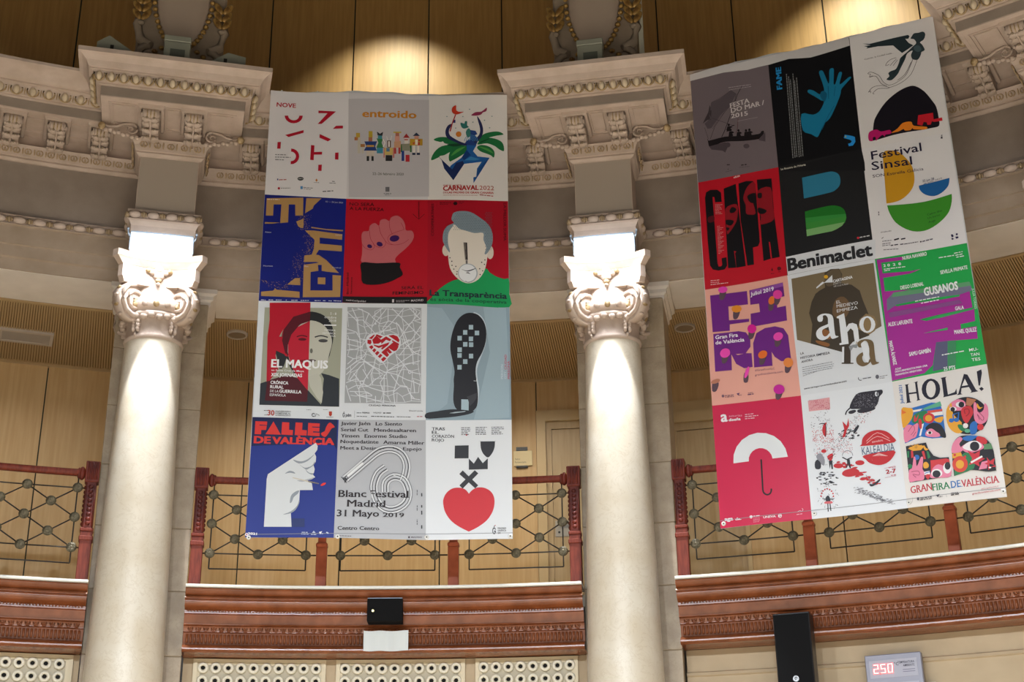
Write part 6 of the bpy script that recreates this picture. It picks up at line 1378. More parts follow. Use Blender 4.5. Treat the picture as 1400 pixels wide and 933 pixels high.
ART['Q9']=('22a44e','green and purple poster of flowing worm-like bands with names',[[0.3519, 4.9407], [1.0703, 4.9458], [1.0852, 3.9096], [0.3718, 3.8741]],'''
p|a42a96|1|15 -9 220 -18 222 -48 48 -42 48 -136 198 -143 365 -146 258 -176 49 -177 49 -296 319 -310 113 -322 59 -370 51 -412 138 -442 303 -446 606 -439 608 -425 456 -414 460 -404 687 -386 691 -549 415 -569 287 -582 335 -604 702 -560 695 -665 588 -677 583 -713 700 -710 695 -814 387 -795 340 -980 270 -1037 20 -1059 25 -649 21 -218
p|22a44e|2|48 -42 222 -48 402 -44 415 -149 261 -155 48 -136
p|22a44e|2|49 -177 258 -176 489 -170 714 -178 712 -391 444 -327 255 -313 49 -296
p|22a44e|2|460 -401 608 -422 608 -439 468 -442
p|3aa45c|2|324 -588 490 -569 708 -552 691 -567 436 -597
p|3aa45c|2|298 -704 487 -687 485 -706 348 -705
p|22a44e|2|586 -674 700 -669 697 -704 585 -715
p|70708a|3|56 -369 114 -317 255 -320 444 -327 695 -331 710 -405 608 -425 307 -415 127 -425 48 -468
p|5a5a7a|3|387 -795 473 -798 445 -1024 333 -1031
p|3f8a60|3|473 -798 535 -803 507 -1023 445 -1024
p|5f9a70|4|114 -317 255 -320 445 -324 695 -328 705 -364 440 -361 96 -355
p|864a8c|4|56 -484 602 -469 623 -501 64 -528
p|a42a96|4|141 -439 304 -438 453 -439 453 -459 139 -459
t|e4e8ec|6|216 -48 405 -42 31.7|NURIA NAVARRO|3|0
t|e4e8ec|6|490 -226 697 -218 31.1|SEVILLA PRIMATE|3|0
t|e4e8ec|6|172 -302 352 -298 31.3|DIEGO LOBENAL|3|0
t|e4e8ec|6|348 -389 604 -378 73.2|GUSANOS|5|0
t|e4e8ec|6|562 -552 626 -552 30.4|GALA|3|0
t|e4e8ec|6|43 -601 229 -603 33.6|ALEX LAFUENTE|3|0
t|e4e8ec|6|532 -750 695 -753 32.8|MANEL QUILEZ|3|0
t|e4e8ec|6|174 -878 338 -872 32.9|SAMU GAMBÍN|3|0
t|e4e8ec|6|32 -728 47 -932 25.2|MARTA ÁLVAREZ|3|0
t|b8dcc4|6|707 -390 706 -565 17.1|JULIA TORRES|2|0
t|e4e8ec|6|416 -1041 502 -1039 29.6|25 PTS|3|0
t|e4e8ec|6|62 -83 199 -89 23.1|2 0  2  0|3|0
g|e4e8ec|6|62 -106 230 -113 7 63 -121 110 -121 7 493 -85 611 -86 8 613 -69 679 -67 7 621 -88 684 -86 7 626 -106 684 -106 8 270 -426 456 -420 8 313 -451 453 -445 8 417 -913 583 -905 8
t|e4e8ec|6|621 -911 687 -911 24.3|MU-|1|0
t|e4e8ec|6|626 -953 691 -953 24.2|TAN|1|0
t|e4e8ec|6|628 -994 693 -994 24.1|TES|1|0
t|e4e8ec|6|55 -975 100 -974 15.0|ACHO|3|0
t|e4e8ec|6|52 -997 299 -984 15.0|DESCUBRIMIENTOS PARA UNA|2|0
t|e4e8ec|6|49 -1024 256 -1013 15.0|TRANSMISIÓN HEREDITARIA.|2|0
''')
ART['Q10']=('c41c48','crimson poster with a white half-ring umbrella and black handle',[[-1.0705, 3.8897], [-0.3458, 3.8694], [-0.3519, 2.8576], [-1.0745, 2.864]],'''
p|d9dde2|1|140 -509 147 -438 176 -374 223 -324 284 -292 352 -281 420 -294 483 -327 533 -378 565 -442 578 -512 456 -511 450 -480 435 -453 414 -431 386 -416 357 -411 327 -416 301 -430 281 -451 268 -479 265 -509
L|1c1418|2|365 -506 360 -707 359 -755 366 -783 391 -800 415 -791 425 -769 425 -754|12.6
t|e6e2e8|3|67 -148 116 -150 68.6|a|3|0
t|e0a0b4|3|131 -116 239 -124 17.8|asturias|0|0
t|e6e2e8|3|128 -152 224 -155 22.8|diseña|4|0
g|e0b0c0|3|264 -118 332 -120 7 262 -135 370 -140 7 261 -153 339 -157 7
t|e6e2e8|3|36 -969 101 -971 21.7|aga|5|0
t|e6e2e8|3|122 -974 168 -974 19.2|da.|4|0
s|e6e2e8|3|260 -963 259 -968 255 -972 250 -974 245 -973 240 -970 237 -966 237 -960 238 -955 242 -952 247 -950 252 -951 257 -953 260 -958
g|e6e2e8|4|266 -964 321 -965 8 467 -985 484 -982 7
g|e0a0b4|4|265 -976 317 -977 3 264 -987 316 -988 3 264 -997 316 -998 3 263 -1008 315 -1009 3 605 -987 649 -985 6
t|e6e2e8|4|345 -985 442 -987 16.7|UNEVA|2|0
p|e6e2e8|4|491 -982 487 -990 480 -995 470 -994 463 -988 461 -978 464 -970 472 -965 482 -966 489 -972 491 -981 486 -981 485 -975 480 -970 474 -969 468 -973 466 -979 467 -985 472 -990 478 -990 484 -987 486 -981
L|e6b0c0|4|611 -966 631 -956 649 -963 657 -948 649 -939|4.2
''')
ART['Q11']=('dadee5','white poster with a letter K made of tiny red and black drawings',[[-0.3458, 3.8694], [0.3718, 3.8741], [0.3714, 2.8588], [-0.3519, 2.8576]],'''
p|d49aa0|1|51 -52 223 -49 219 -146 52 -142
d|b8506a|2|93 -70 4 215 -98 4 92 -54 4 124 -57 4 141 -108 4 156 -114 4 126 -61 4 133 -97 4 184 -126 4 105 -63 4 206 -150 4 64 -55 4 118 -68 4 111 -62 4 75 -53 4 143 -122 4 214 -125 4 152 -102 4 201 -136 4 173 -112 4 132 -80 4 107 -96 4 216 -113 4 188 -131 4 167 -108 4 115 -65 4 78 -66 4 111 -72 4 63 -118 4 147 -82 4 85 -112 4 171 -113 4 74 -125 4 194 -87 4 184 -129 4 96 -105 4 166 -112 4 95 -93 4 161 -104 4 90 -104 4 111 -99 4 171 -113 4 167 -126 4 116 -132 4 219 -75 4 112 -102 4 150 -137 4 121 -96 4 217 -101 4 80 -111 4 70 -79 4 109 -77 4 93 -132 4 115 -79 4 198 -140 4 92 -66 4 150 -116 4 135 -122 4 116 -82 4 127 -75 4 135 -98 4 132 -128 4 165 -81 4 172 -123 4 162 -108 4 162 -69 4 154 -71 4 125 -120 4 71 -114 4 113 -93 4 213 -135 4 108 -66 4 187 -140 4 215 -106 4 64 -49 4 147 -125 4 164 -117 4 132 -123 4 204 -142 4 148 -91 4 210 -150 4 179 -93 4 198 -122 4 151 -85 4 155 -121 4 106 -101 4 205 -145 4 76 -68 4 158 -104 4 197 -87 4 127 -90 4 124 -100 4 111 -127 4 167 -112 4 123 -79 4 166 -103 4 127 -60 4 91 -100 4 139 -108 4 211 -97 4 194 -151 4 206 -70 4 206 -139 4 206 -86 4 195 -105 4 151 -105 4 140 -107 4 152 -114 4 190 -130 4 112 -76 4 142 -64 4 126 -72 4 64 -88 4 76 -123 4 137 -85 4 170 -76 4 189 -143 4 182 -144 4 121 -65 4 101 -61 4 193 -148 4 118 -95 4 100 -98 4 171 -68 4 136 -97 4 182 -129 4 126 -96 4 138 -114 4 175 -66 4 77 -51 4
k|bb1c24|2|206 -402 198 -392 211 -320 208 -314 221 -396 215 -392 89 -393 86 -389 86 -350 85 -341 100 -313 93 -307 125 -366 124 -363 206 -353 215 -348 164 -385 163 -376 145 -383 142 -373 135 -384 143 -376 200 -345 205 -340 142 -350 150 -343 219 -399 228 -396 159 -331 165 -326 60 -384 69 -380 189 -354 199 -347 172 -347 172 -339 72 -326 71 -316 148 -335 156 -327 93 -354 99 -347 196 -309 199 -300 189 -351 186 -344 83 -373 76 -369 197 -331 204 -325 71 -291 78 -289 68 -389 78 -387 166 -389 165 -382 156 -368 159 -361 206 -378 206 -375 139 -311 131 -304 460 -284 455 -275 332 -330 328 -322 398 -371 398 -364 465 -297 473 -290 427 -270 425 -262 259 -440 264 -433 359 -382 365 -376 475 -220 472 -212 279 -452 273 -444 242 -461 245 -454 320 -434 325 -427 323 -359 322 -352 348 -342 347 -334 333 -440 328 -432 254 -459 261 -453 206 -482 211 -476 297 -367 291 -359 284 -375 284 -368 300 -439 299 -431 330 -322 335 -315 283 -416 277 -408 190 -479 191 -471 443 -291 450 -284 468 -289 472 -282 273 -419 267 -411 520 -223 527 -216 384 -334 379 -325 393 -314 387 -306 327 -360 331 -353 431 -242 437 -235 443 -248 449 -241 419 -334 411 -325 356 -292 360 -285 305 -409 303 -401 469 -270 466 -262 223 -431 216 -422 467 -217 470 -210 333 -413 341 -407 319 -349 324 -342 271 -385 279 -379 277 -487 278 -480 370 -286 378 -280 370 -277 366 -268 283 -459 279 -451 266 -388 262 -380|3.2
k|6a6a74|2|126 -204 123 -194 79 -801 76 -795 212 -294 210 -290 162 -547 157 -541 89 -495 86 -489 207 -608 211 -604 104 -873 105 -866 68 -461 59 -455 154 -896 161 -894 74 -275 84 -267 207 -477 215 -471 73 -837 79 -828 125 -170 126 -167 158 -814 158 -807 174 -297 168 -287 62 -195 66 -192 172 -893 169 -887 74 -271 80 -264 151 -476 144 -470 197 -921 191 -916 84 -849 82 -844 77 -897 85 -890 81 -520 85 -511 136 -946 136 -937 194 -167 199 -164 66 -262 60 -253 179 -935 181 -928 124 -282 123 -278 102 -533 109 -529 76 -426 78 -418 119 -210 115 -201 214 -496 218 -493 182 -285 179 -281 211 -500 215 -491 93 -585 91 -578 212 -499 204 -489 217 -538 222 -535 134 -854 130 -848 85 -756 84 -753 174 -179 180 -170 193 -477 199 -475 127 -769 121 -759 195 -240 189 -231 107 -879 103 -872 125 -479 119 -472 80 -903 76 -897 98 -875 96 -869 58 -872 58 -867 108 -207 111 -204 205 -244 199 -237 64 -281 58 -272 203 -506 205 -502 189 -424 192 -421 124 -293 133 -285 149 -770 144 -762 207 -446 209 -437 166 -765 161 -762 129 -855 130 -848 171 -268 171 -260 132 -595 141 -593 151 -275 144 -264 108 -768 115 -763 146 -597 150 -590 72 -510 71 -504 161 -567 156 -563 202 -841 209 -836 91 -820 86 -815 132 -505 139 -499 201 -457 200 -450 95 -851 98 -845 214 -849 211 -845 208 -470 200 -465 159 -271 154 -261 173 -851 174 -842 131 -279 137 -275 163 -193 172 -187 142 -468 137 -463 152 -803 145 -795 123 -230 119 -221 145 -207 141 -204 124 -891 134 -885 174 -936 166 -930 61 -780 56 -771 128 -767 133 -758 193 -926 192 -918 90 -799 86 -790 201 -586 201 -580 192 -239 188 -233 110 -884 119 -882 104 -466 107 -457 181 -236 177 -230 181 -248 183 -243 115 -206 109 -202 51 -881 55 -875 161 -531 154 -525 175 -870 181 -865 88 -885 89 -882 105 -545 97 -537 59 -258 54 -252 215 -283 208 -277 100 -920 104 -918 199 -230 208 -226 66 -580 63 -572 126 -538 133 -529 180 -276 185 -268 110 -283 116 -278 98 -526 91 -521 131 -417 139 -410 134 -237 130 -231 185 -574 183 -567 122 -787 129 -780 92 -801 88 -794 91 -813 85 -803 174 -228 169 -218 87 -486 87 -479 151 -237 159 -235 164 -537 159 -528 62 -508 68 -505 97 -185 94 -178 106 -463 105 -453 71 -906 75 -899 164 -883 163 -875 212 -464 220 -458 158 -878 159 -869 196 -575 187 -569 111 -469 104 -463 89 -513 83 -508 191 -831 196 -827 74 -550 84 -546 125 -576 117 -569 176 -420 185 -416 114 -202 105 -194 60 -239 66 -235 220 -414 216 -406 178 -266 176 -259 161 -477 169 -471 180 -174 173 -168 200 -262 198 -257 93 -514 99 -509 88 -580 93 -577 93 -821 92 -812 101 -426 109 -424 174 -598 183 -590 104 -872 110 -863 174 -434 169 -428 211 -416 207 -411 172 -414 164 -410 141 -764 143 -756 137 -831 137 -825 64 -799 59 -795 127 -437 126 -428 59 -788 59 -778 147 -422 155 -414 123 -220 124 -212 194 -427 187 -417 77 -585 75 -578 130 -793 138 -784 171 -950 169 -941 200 -834 207 -826 138 -409 138 -401 160 -256 166 -254 103 -556 107 -553 121 -945 115 -937 186 -922 183 -915 62 -475 60 -465 140 -160 145 -158 205 -832 205 -827 69 -859 69 -853 125 -583 121 -578 160 -860 168 -853 190 -552 200 -544 183 -178 182 -173 211 -290 220 -286 177 -532 184 -524 141 -946 145 -937 86 -201 78 -197 123 -890 123 -886 81 -251 91 -248 101 -934 98 -925 192 -808 198 -801 144 -839 139 -831 122 -491 115 -482 196 -928 201 -926 156 -444 155 -437 323 -355 323 -348 275 -438 279 -431 397 -286 403 -279 406 -348 402 -340 412 -254 420 -247 496 -234 504 -227 335 -310 330 -302 479 -243 484 -236 333 -395 337 -388 390 -306 398 -300 411 -313 418 -306 405 -310 398 -301 457 -263 464 -256 407 -249 416 -243 395 -321 402 -314 247 -442 244 -435 216 -457 217 -449 476 -250 471 -242 304 -387 310 -380 325 -388 325 -380 411 -292 412 -285 265 -451 274 -445 335 -432 337 -425 246 -462 245 -454 440 -261 444 -255 322 -447 318 -439 434 -241 433 -234 263 -478 272 -471 361 -360 360 -352 415 -257 413 -249 299 -416 299 -408 319 -426 316 -418 256 -424 261 -417 319 -456 324 -450 361 -403 364 -396 237 -414 232 -406 301 -405 300 -398 293 -424 300 -418 440 -230 433 -221 307 -390 302 -381 361 -380 365 -373 290 -469 295 -462 364 -393 372 -387 289 -444 289 -436 476 -281 476 -273 403 -243 409 -236 474 -244 483 -238 402 -271 398 -263 379 -364 377 -357 304 -461 313 -455 260 -414 260 -407 382 -296 381 -288 308 -337 307 -329 235 -469 241 -462 508 -234 504 -225 361 -305 360 -297 278 -406 274 -398 241 -450 243 -442 287 -361 283 -353 397 -237 398 -230 397 -257 404 -250 445 -297 439 -288 259 -421 265 -414 263 -426 260 -418 413 -310 415 -303 252 -489 246 -481 227 -468 221 -460 408 -343 414 -336 259 -490 258 -482 228 -428 227 -420 399 -356 402 -349 450 -284 458 -278 330 -376 328 -368 318 -364 325 -358 253 -410 258 -404 367 -272 363 -264 252 -397 258 -390 264 -426 264 -419 400 -244 399 -236 255 -481 251 -473 298 -437 301 -430 497 -253 501 -246 259 -456 265 -449 290 -355 288 -347 313 -393 321 -387 323 -391 325 -383 406 -276 408 -269 296 -418 300 -411 314 -387 322 -380 371 -288 373 -280 249 -468 244 -459 277 -389 286 -383 421 -242 418 -234 491 -223 496 -216 385 -267 388 -260 306 -356 301 -348 446 -298 451 -291 358 -333 358 -325 265 -464 273 -458 289 -433 288 -425 347 -422 347 -414 424 -216 429 -209 245 -405 238 -397 314 -400 316 -393 455 -227 457 -219|3.2
p|bb1c24|2|184 -354 189 -354 188 -358 184 -358
p|bb1c24|2|74 -367 78 -368 78 -372 73 -371
p|bb1c24|2|58 -349 62 -349 62 -353 57 -352
p|bb1c24|2|126 -355 130 -355 130 -359 125 -358
p|bb1c24|2|219 -326 223 -326 223 -330 218 -330
p|bb1c24|2|190 -343 195 -344 195 -348 190 -347
p|bb1c24|2|141 -369 146 -370 146 -373 141 -373
p|bb1c24|2|84 -386 89 -387 88 -390 84 -390
p|bb1c24|2|187 -407 192 -408 191 -412 187 -411
p|bb1c24|2|114 -388 119 -389 119 -393 114 -392
p|bb1c24|2|220 -336 225 -337 225 -341 220 -340
p|bb1c24|2|202 -410 207 -411 206 -414 202 -414
p|bb1c24|2|75 -363 79 -364 79 -367 74 -367
p|bb1c24|2|165 -399 169 -400 169 -404 164 -403
p|bb1c24|2|135 -350 139 -350 139 -354 134 -354
p|bb1c24|2|92 -374 97 -375 96 -379 92 -378
p|bb1c24|2|183 -370 188 -371 187 -375 183 -374
p|bb1c24|2|86 -317 91 -318 90 -322 85 -321
p|bb1c24|2|85 -356 89 -357 89 -361 84 -360
p|bb1c24|2|100 -307 105 -307 105 -311 100 -310
p|bb1c24|2|188 -417 193 -417 192 -421 188 -420
p|bb1c24|2|206 -347 210 -348 210 -351 205 -351
p|bb1c24|2|176 -369 180 -370 180 -373 175 -373
p|bb1c24|2|170 -348 175 -349 175 -352 170 -352
p|bb1c24|2|211 -387 216 -388 216 -392 211 -391
p|bb1c24|2|221 -322 226 -323 225 -326 221 -326
p|bb1c24|2|196 -414 201 -415 201 -419 196 -418
p|bb1c24|2|61 -307 66 -308 66 -311 61 -311
p|bb1c24|2|174 -390 178 -391 178 -394 173 -394
p|bb1c24|2|200 -391 204 -391 204 -395 199 -394
p|bb1c24|2|111 -346 116 -347 116 -350 111 -350
p|bb1c24|2|133 -406 138 -407 137 -411 132 -410
p|bb1c24|2|136 -413 141 -414 140 -417 136 -417
p|bb1c24|2|206 -362 211 -362 211 -366 206 -365
p|bb1c24|2|76 -303 80 -303 80 -307 75 -306
p|bb1c24|2|197 -319 201 -320 201 -323 196 -323
p|bb1c24|2|67 -338 71 -339 71 -342 66 -342
p|bb1c24|2|173 -324 177 -325 177 -328 172 -328
p|bb1c24|2|97 -402 102 -403 101 -407 96 -406
p|bb1c24|2|173 -339 177 -340 177 -344 172 -343
p|bb1c24|2|148 -407 153 -407 152 -411 148 -411
p|bb1c24|2|155 -400 160 -401 159 -405 155 -404
p|bb1c24|2|153 -324 158 -325 157 -328 153 -328
p|bb1c24|2|213 -318 217 -319 217 -322 212 -322
p|bb1c24|2|87 -339 91 -340 91 -344 86 -343
p|bb1c24|2|196 -331 201 -332 201 -335 196 -335
p|bb1c24|2|93 -385 97 -386 97 -390 92 -389
p|bb1c24|2|61 -311 65 -312 65 -316 60 -315
p|bb1c24|2|169 -412 174 -413 173 -416 169 -416
p|bb1c24|2|155 -339 159 -339 159 -343 154 -342
p|bb1c24|2|132 -357 137 -358 136 -362 132 -361
p|bb1c24|2|120 -386 125 -387 124 -391 120 -390
p|bb1c24|2|65 -368 70 -369 69 -372 65 -372
p|bb1c24|2|158 -328 163 -329 163 -332 158 -332
p|bb1c24|2|162 -313 167 -314 167 -317 162 -317
p|bb1c24|2|107 -304 112 -305 111 -309 107 -308
p|bb1c24|2|88 -320 93 -321 92 -324 87 -324
p|bb1c24|2|144 -337 148 -338 148 -342 143 -341
p|bb1c24|2|66 -336 71 -337 70 -340 65 -340
p|bb1c24|2|128 -333 133 -334 133 -337 128 -337
p|bb1c24|2|134 -365 139 -366 139 -370 134 -369
p|bb1c24|2|189 -381 194 -382 194 -386 189 -385
p|bb1c24|2|123 -327 128 -328 127 -332 122 -331
p|bb1c24|2|114 -359 119 -359 119 -363 114 -362
p|bb1c24|2|204 -359 208 -359 208 -363 203 -362
p|bb1c24|2|165 -348 169 -348 169 -352 164 -352
p|bb1c24|2|72 -367 76 -368 76 -371 71 -371
p|bb1c24|2|121 -339 126 -340 126 -344 121 -343
p|bb1c24|2|217 -406 222 -407 221 -410 217 -410
p|bb1c24|2|78 -397 83 -398 83 -401 78 -401
p|bb1c24|2|151 -403 156 -403 156 -407 151 -406
p|bb1c24|2|198 -381 203 -382 202 -386 198 -385
p|bb1c24|2|226 -319 230 -320 230 -324 225 -323
p|bb1c24|2|83 -376 87 -376 87 -380 82 -379
p|bb1c24|2|59 -386 63 -387 63 -391 58 -390
p|bb1c24|2|70 -356 75 -357 74 -361 70 -360
p|bb1c24|2|162 -331 167 -331 167 -335 162 -335
p|bb1c24|2|167 -410 172 -411 172 -414 167 -414
p|bb1c24|2|191 -401 196 -401 196 -405 191 -404
p|bb1c24|2|206 -355 211 -355 210 -359 205 -359
p|bb1c24|2|172 -404 177 -405 176 -408 172 -408
p|bb1c24|2|60 -376 65 -376 65 -380 60 -380
p|bb1c24|2|156 -403 161 -404 161 -408 156 -407
p|bb1c24|2|69 -374 74 -375 73 -379 69 -378
p|bb1c24|2|146 -391 151 -392 150 -396 145 -395
p|bb1c24|2|158 -319 163 -319 163 -323 158 -322
p|bb1c24|2|140 -317 145 -318 144 -322 140 -321
p|bb1c24|2|81 -399 86 -399 85 -403 81 -402
p|bb1c24|2|71 -365 76 -366 76 -370 71 -369
p|bb1c24|2|120 -368 125 -368 124 -372 120 -371
p|bb1c24|2|178 -418 183 -418 182 -422 178 -421
p|bb1c24|2|190 -390 195 -391 195 -395 190 -394
p|bb1c24|2|192 -404 197 -405 197 -408 192 -408
p|bb1c24|2|128 -312 133 -312 132 -316 128 -315
p|bb1c24|2|200 -336 205 -336 205 -340 200 -340
p|bb1c24|2|83 -342 88 -343 88 -347 83 -346
p|bb1c24|2|118 -360 123 -361 123 -364 118 -364
p|bb1c24|2|144 -346 149 -347 148 -351 144 -350
p|bb1c24|2|147 -324 152 -325 151 -328 147 -328
p|bb1c24|2|206 -405 211 -405 210 -409 206 -408
p|bb1c24|2|85 -378 90 -379 90 -383 85 -382
p|bb1c24|2|204 -397 209 -398 209 -402 204 -401
p|bb1c24|2|75 -383 80 -384 79 -387 75 -387
p|bb1c24|2|210 -372 215 -373 215 -377 210 -376
p|bb1c24|2|70 -390 74 -391 74 -395 69 -394
p|bb1c24|2|118 -365 123 -366 122 -370 118 -369
p|bb1c24|2|138 -401 143 -402 142 -406 138 -405
p|bb1c24|2|112 -339 117 -340 117 -344 112 -343
p|bb1c24|2|212 -395 217 -396 216 -400 212 -399
p|bb1c24|2|138 -367 143 -368 143 -371 138 -371
p|bb1c24|2|87 -313 92 -314 91 -317 87 -317
p|bb1c24|2|149 -395 153 -396 153 -400 148 -399
p|bb1c24|2|133 -352 138 -352 138 -356 133 -355
p|bb1c24|2|125 -311 130 -311 129 -315 125 -314
p|bb1c24|2|118 -394 123 -395 122 -398 117 -398
p|bb1c24|2|172 -378 176 -378 176 -382 171 -381
p|bb1c24|2|67 -354 72 -355 72 -359 67 -358
p|bb1c24|2|123 -402 128 -403 128 -406 123 -406
p|bb1c24|2|129 -375 134 -376 133 -379 128 -379
p|bb1c24|2|222 -354 227 -354 226 -358 222 -357
p|bb1c24|2|81 -323 86 -324 86 -328 81 -327
p|bb1c24|2|78 -352 82 -353 82 -357 77 -356
p|bb1c24|2|127 -380 132 -380 132 -384 127 -383
p|bb1c24|2|108 -313 113 -314 113 -318 108 -317
p|bb1c24|2|206 -393 211 -394 211 -398 206 -397
p|bb1c24|2|217 -411 221 -412 221 -416 216 -415
p|bb1c24|2|123 -368 128 -369 127 -372 122 -372
p|bb1c24|2|96 -339 100 -340 100 -343 95 -343
p|bb1c24|2|125 -377 129 -378 129 -381 124 -381
p|bb1c24|2|104 -339 109 -340 108 -344 104 -343
p|bb1c24|2|180 -385 184 -386 184 -390 179 -389
p|bb1c24|2|219 -379 223 -379 223 -383 218 -382
p|bb1c24|2|69 -389 74 -389 74 -393 69 -392
p|bb1c24|2|220 -345 225 -345 224 -349 220 -348
p|bb1c24|2|202 -406 206 -407 206 -411 201 -410
p|bb1c24|2|210 -393 214 -394 214 -398 209 -397
p|bb1c24|2|62 -305 67 -306 67 -310 62 -309
p|bb1c24|2|175 -377 180 -378 179 -382 175 -381
p|bb1c24|2|62 -369 66 -370 66 -374 61 -373
p|bb1c24|2|163 -325 168 -325 167 -329 163 -328
p|bb1c24|2|177 -323 181 -324 181 -327 176 -327
p|bb1c24|2|176 -350 181 -350 180 -354 176 -353
p|bb1c24|2|133 -359 137 -359 137 -363 132 -363
p|bb1c24|2|67 -334 71 -334 71 -338 66 -337
p|bb1c24|2|133 -339 138 -339 138 -343 133 -342
p|bb1c24|2|169 -329 174 -329 174 -333 169 -333
p|bb1c24|2|188 -399 193 -400 193 -404 188 -403
p|bb1c24|2|83 -363 88 -364 88 -367 83 -367
p|bb1c24|2|201 -345 205 -346 205 -350 200 -349
p|bb1c24|2|102 -386 106 -387 106 -391 101 -390
p|c04a50|2|102 -449 107 -449 107 -453 102 -453
p|c04a50|2|83 -432 88 -432 88 -436 83 -435
p|c04a50|2|145 -442 150 -443 149 -446 145 -446
p|c04a50|2|211 -494 216 -495 216 -499 211 -498
p|c04a50|2|77 -487 82 -488 82 -491 77 -491
p|c04a50|2|113 -510 118 -511 118 -515 113 -514
p|c04a50|2|170 -519 174 -519 174 -523 169 -523
p|c04a50|2|177 -461 182 -462 182 -466 177 -465
p|c04a50|2|354 -480 359 -481 359 -485 354 -484
p|c04a50|2|272 -506 277 -507 276 -510 272 -510
p|c04a50|2|233 -446 237 -447 237 -451 232 -450
p|c04a50|2|344 -480 349 -481 348 -484 344 -484
p|c04a50|2|177 -457 181 -457 181 -461 176 -460
p|c04a50|2|197 -467 202 -468 201 -472 197 -471
p|c04a50|2|216 -474 220 -475 220 -478 215 -478
p|c04a50|2|86 -511 91 -512 91 -516 86 -515
p|c04a50|2|245 -451 250 -451 249 -455 245 -454
p|c04a50|2|330 -484 335 -485 335 -488 330 -488
p|c04a50|2|334 -519 338 -519 338 -523 333 -523
p|c04a50|2|339 -493 344 -493 343 -497 339 -496
p|c04a50|2|180 -456 184 -456 184 -460 179 -459
p|c04a50|2|265 -498 270 -499 269 -502 265 -502
p|c04a50|2|111 -506 116 -506 116 -510 111 -509
p|c04a50|2|197 -463 201 -464 201 -467 196 -467
p|c04a50|2|243 -473 247 -474 247 -477 242 -477
p|c04a50|2|84 -493 88 -493 88 -497 83 -496
p|c04a50|2|332 -476 337 -477 337 -480 332 -480
p|c04a50|2|353 -494 358 -495 357 -499 353 -498
p|c04a50|2|318 -523 323 -524 323 -527 318 -527
p|c04a50|2|173 -503 177 -504 177 -507 172 -507
p|c04a50|2|308 -474 312 -475 312 -478 307 -478
p|c04a50|2|352 -461 356 -462 356 -465 351 -465
p|c04a50|2|197 -507 202 -507 202 -511 197 -511
p|c04a50|2|273 -488 278 -489 277 -492 273 -492
p|c04a50|2|341 -503 346 -504 345 -508 341 -507
p|c04a50|2|92 -456 96 -457 96 -460 91 -460
p|c04a50|2|84 -490 89 -491 89 -494 84 -494
p|c04a50|2|94 -458 99 -458 99 -462 94 -461
p|c04a50|2|141 -457 146 -457 145 -461 141 -460
p|c04a50|2|352 -449 357 -450 356 -453 352 -453
p|c04a50|2|293 -513 298 -513 297 -517 293 -516
p|c04a50|2|204 -502 208 -503 208 -506 203 -506
p|c04a50|2|63 -494 68 -494 68 -498 63 -497
p|c04a50|2|89 -455 94 -455 94 -459 89 -458
p|c04a50|2|77 -492 82 -493 82 -497 77 -496
p|c04a50|2|218 -484 223 -485 222 -489 218 -488
p|c04a50|2|327 -451 332 -452 331 -456 326 -455
p|c04a50|2|101 -485 106 -485 105 -489 101 -488
p|c04a50|2|249 -489 254 -490 254 -494 249 -493
p|c04a50|2|87 -508 92 -508 92 -512 87 -511
p|c04a50|2|275 -444 280 -445 279 -448 275 -448
p|c04a50|2|329 -509 334 -509 333 -513 329 -512
p|c04a50|2|163 -438 167 -439 167 -443 162 -442
p|c04a50|2|187 -455 192 -455 192 -459 187 -458
p|c04a50|2|176 -442 181 -443 181 -446 176 -446
p|c04a50|2|114 -509 119 -509 118 -513 114 -512
p|c04a50|2|106 -509 111 -510 110 -514 105 -513
p|c04a50|2|301 -506 306 -507 305 -510 301 -510
p|c04a50|2|320 -478 324 -478 324 -482 319 -481
p|c04a50|2|85 -430 90 -431 90 -435 85 -434
p|c04a50|2|101 -482 106 -482 106 -486 101 -485
p|c04a50|2|222 -475 227 -475 227 -479 222 -478
p|c04a50|2|260 -476 265 -477 264 -480 260 -480
p|c04a50|2|209 -483 213 -484 213 -488 208 -487
p|c04a50|2|159 -477 163 -478 163 -482 158 -481
p|c04a50|2|285 -493 290 -493 289 -497 285 -497
p|c04a50|2|244 -474 249 -474 248 -478 244 -477
p|c04a50|2|147 -489 152 -490 151 -493 146 -493
p|c04a50|2|251 -438 255 -439 255 -443 250 -442
p|c04a50|2|184 -436 188 -437 188 -441 183 -440
p|c04a50|2|341 -455 346 -456 345 -460 341 -459
p|c04a50|2|172 -438 177 -439 177 -442 172 -442
p|c04a50|2|305 -451 310 -452 310 -455 305 -455
p|c04a50|2|159 -479 164 -480 163 -483 158 -483
p|c04a50|2|165 -483 169 -483 169 -487 164 -486
p|c04a50|2|199 -476 203 -476 203 -480 198 -479
p|c04a50|2|171 -452 175 -453 175 -457 170 -456
p|c04a50|2|88 -460 93 -461 92 -465 88 -464
p|c04a50|2|120 -505 125 -506 125 -510 120 -509
p|c04a50|2|153 -460 158 -461 157 -465 153 -464
p|c04a50|2|105 -484 110 -485 110 -488 105 -488
p|c04a50|2|304 -442 309 -443 308 -446 304 -446
p|c04a50|2|324 -456 329 -457 328 -460 324 -460
p|c04a50|2|95 -503 100 -504 99 -508 95 -507
p|c04a50|2|211 -509 216 -510 216 -514 211 -513
p|c04a50|2|332 -449 336 -449 336 -453 331 -452
p|c04a50|2|311 -516 316 -516 316 -520 311 -519
p|c04a50|2|311 -481 316 -482 315 -485 311 -485
p|c04a50|2|149 -449 153 -450 153 -454 148 -453
p|c04a50|2|220 -480 224 -481 224 -484 219 -484
p|c04a50|2|281 -497 285 -498 285 -501 280 -501
p|c04a50|2|315 -460 320 -461 319 -465 315 -464
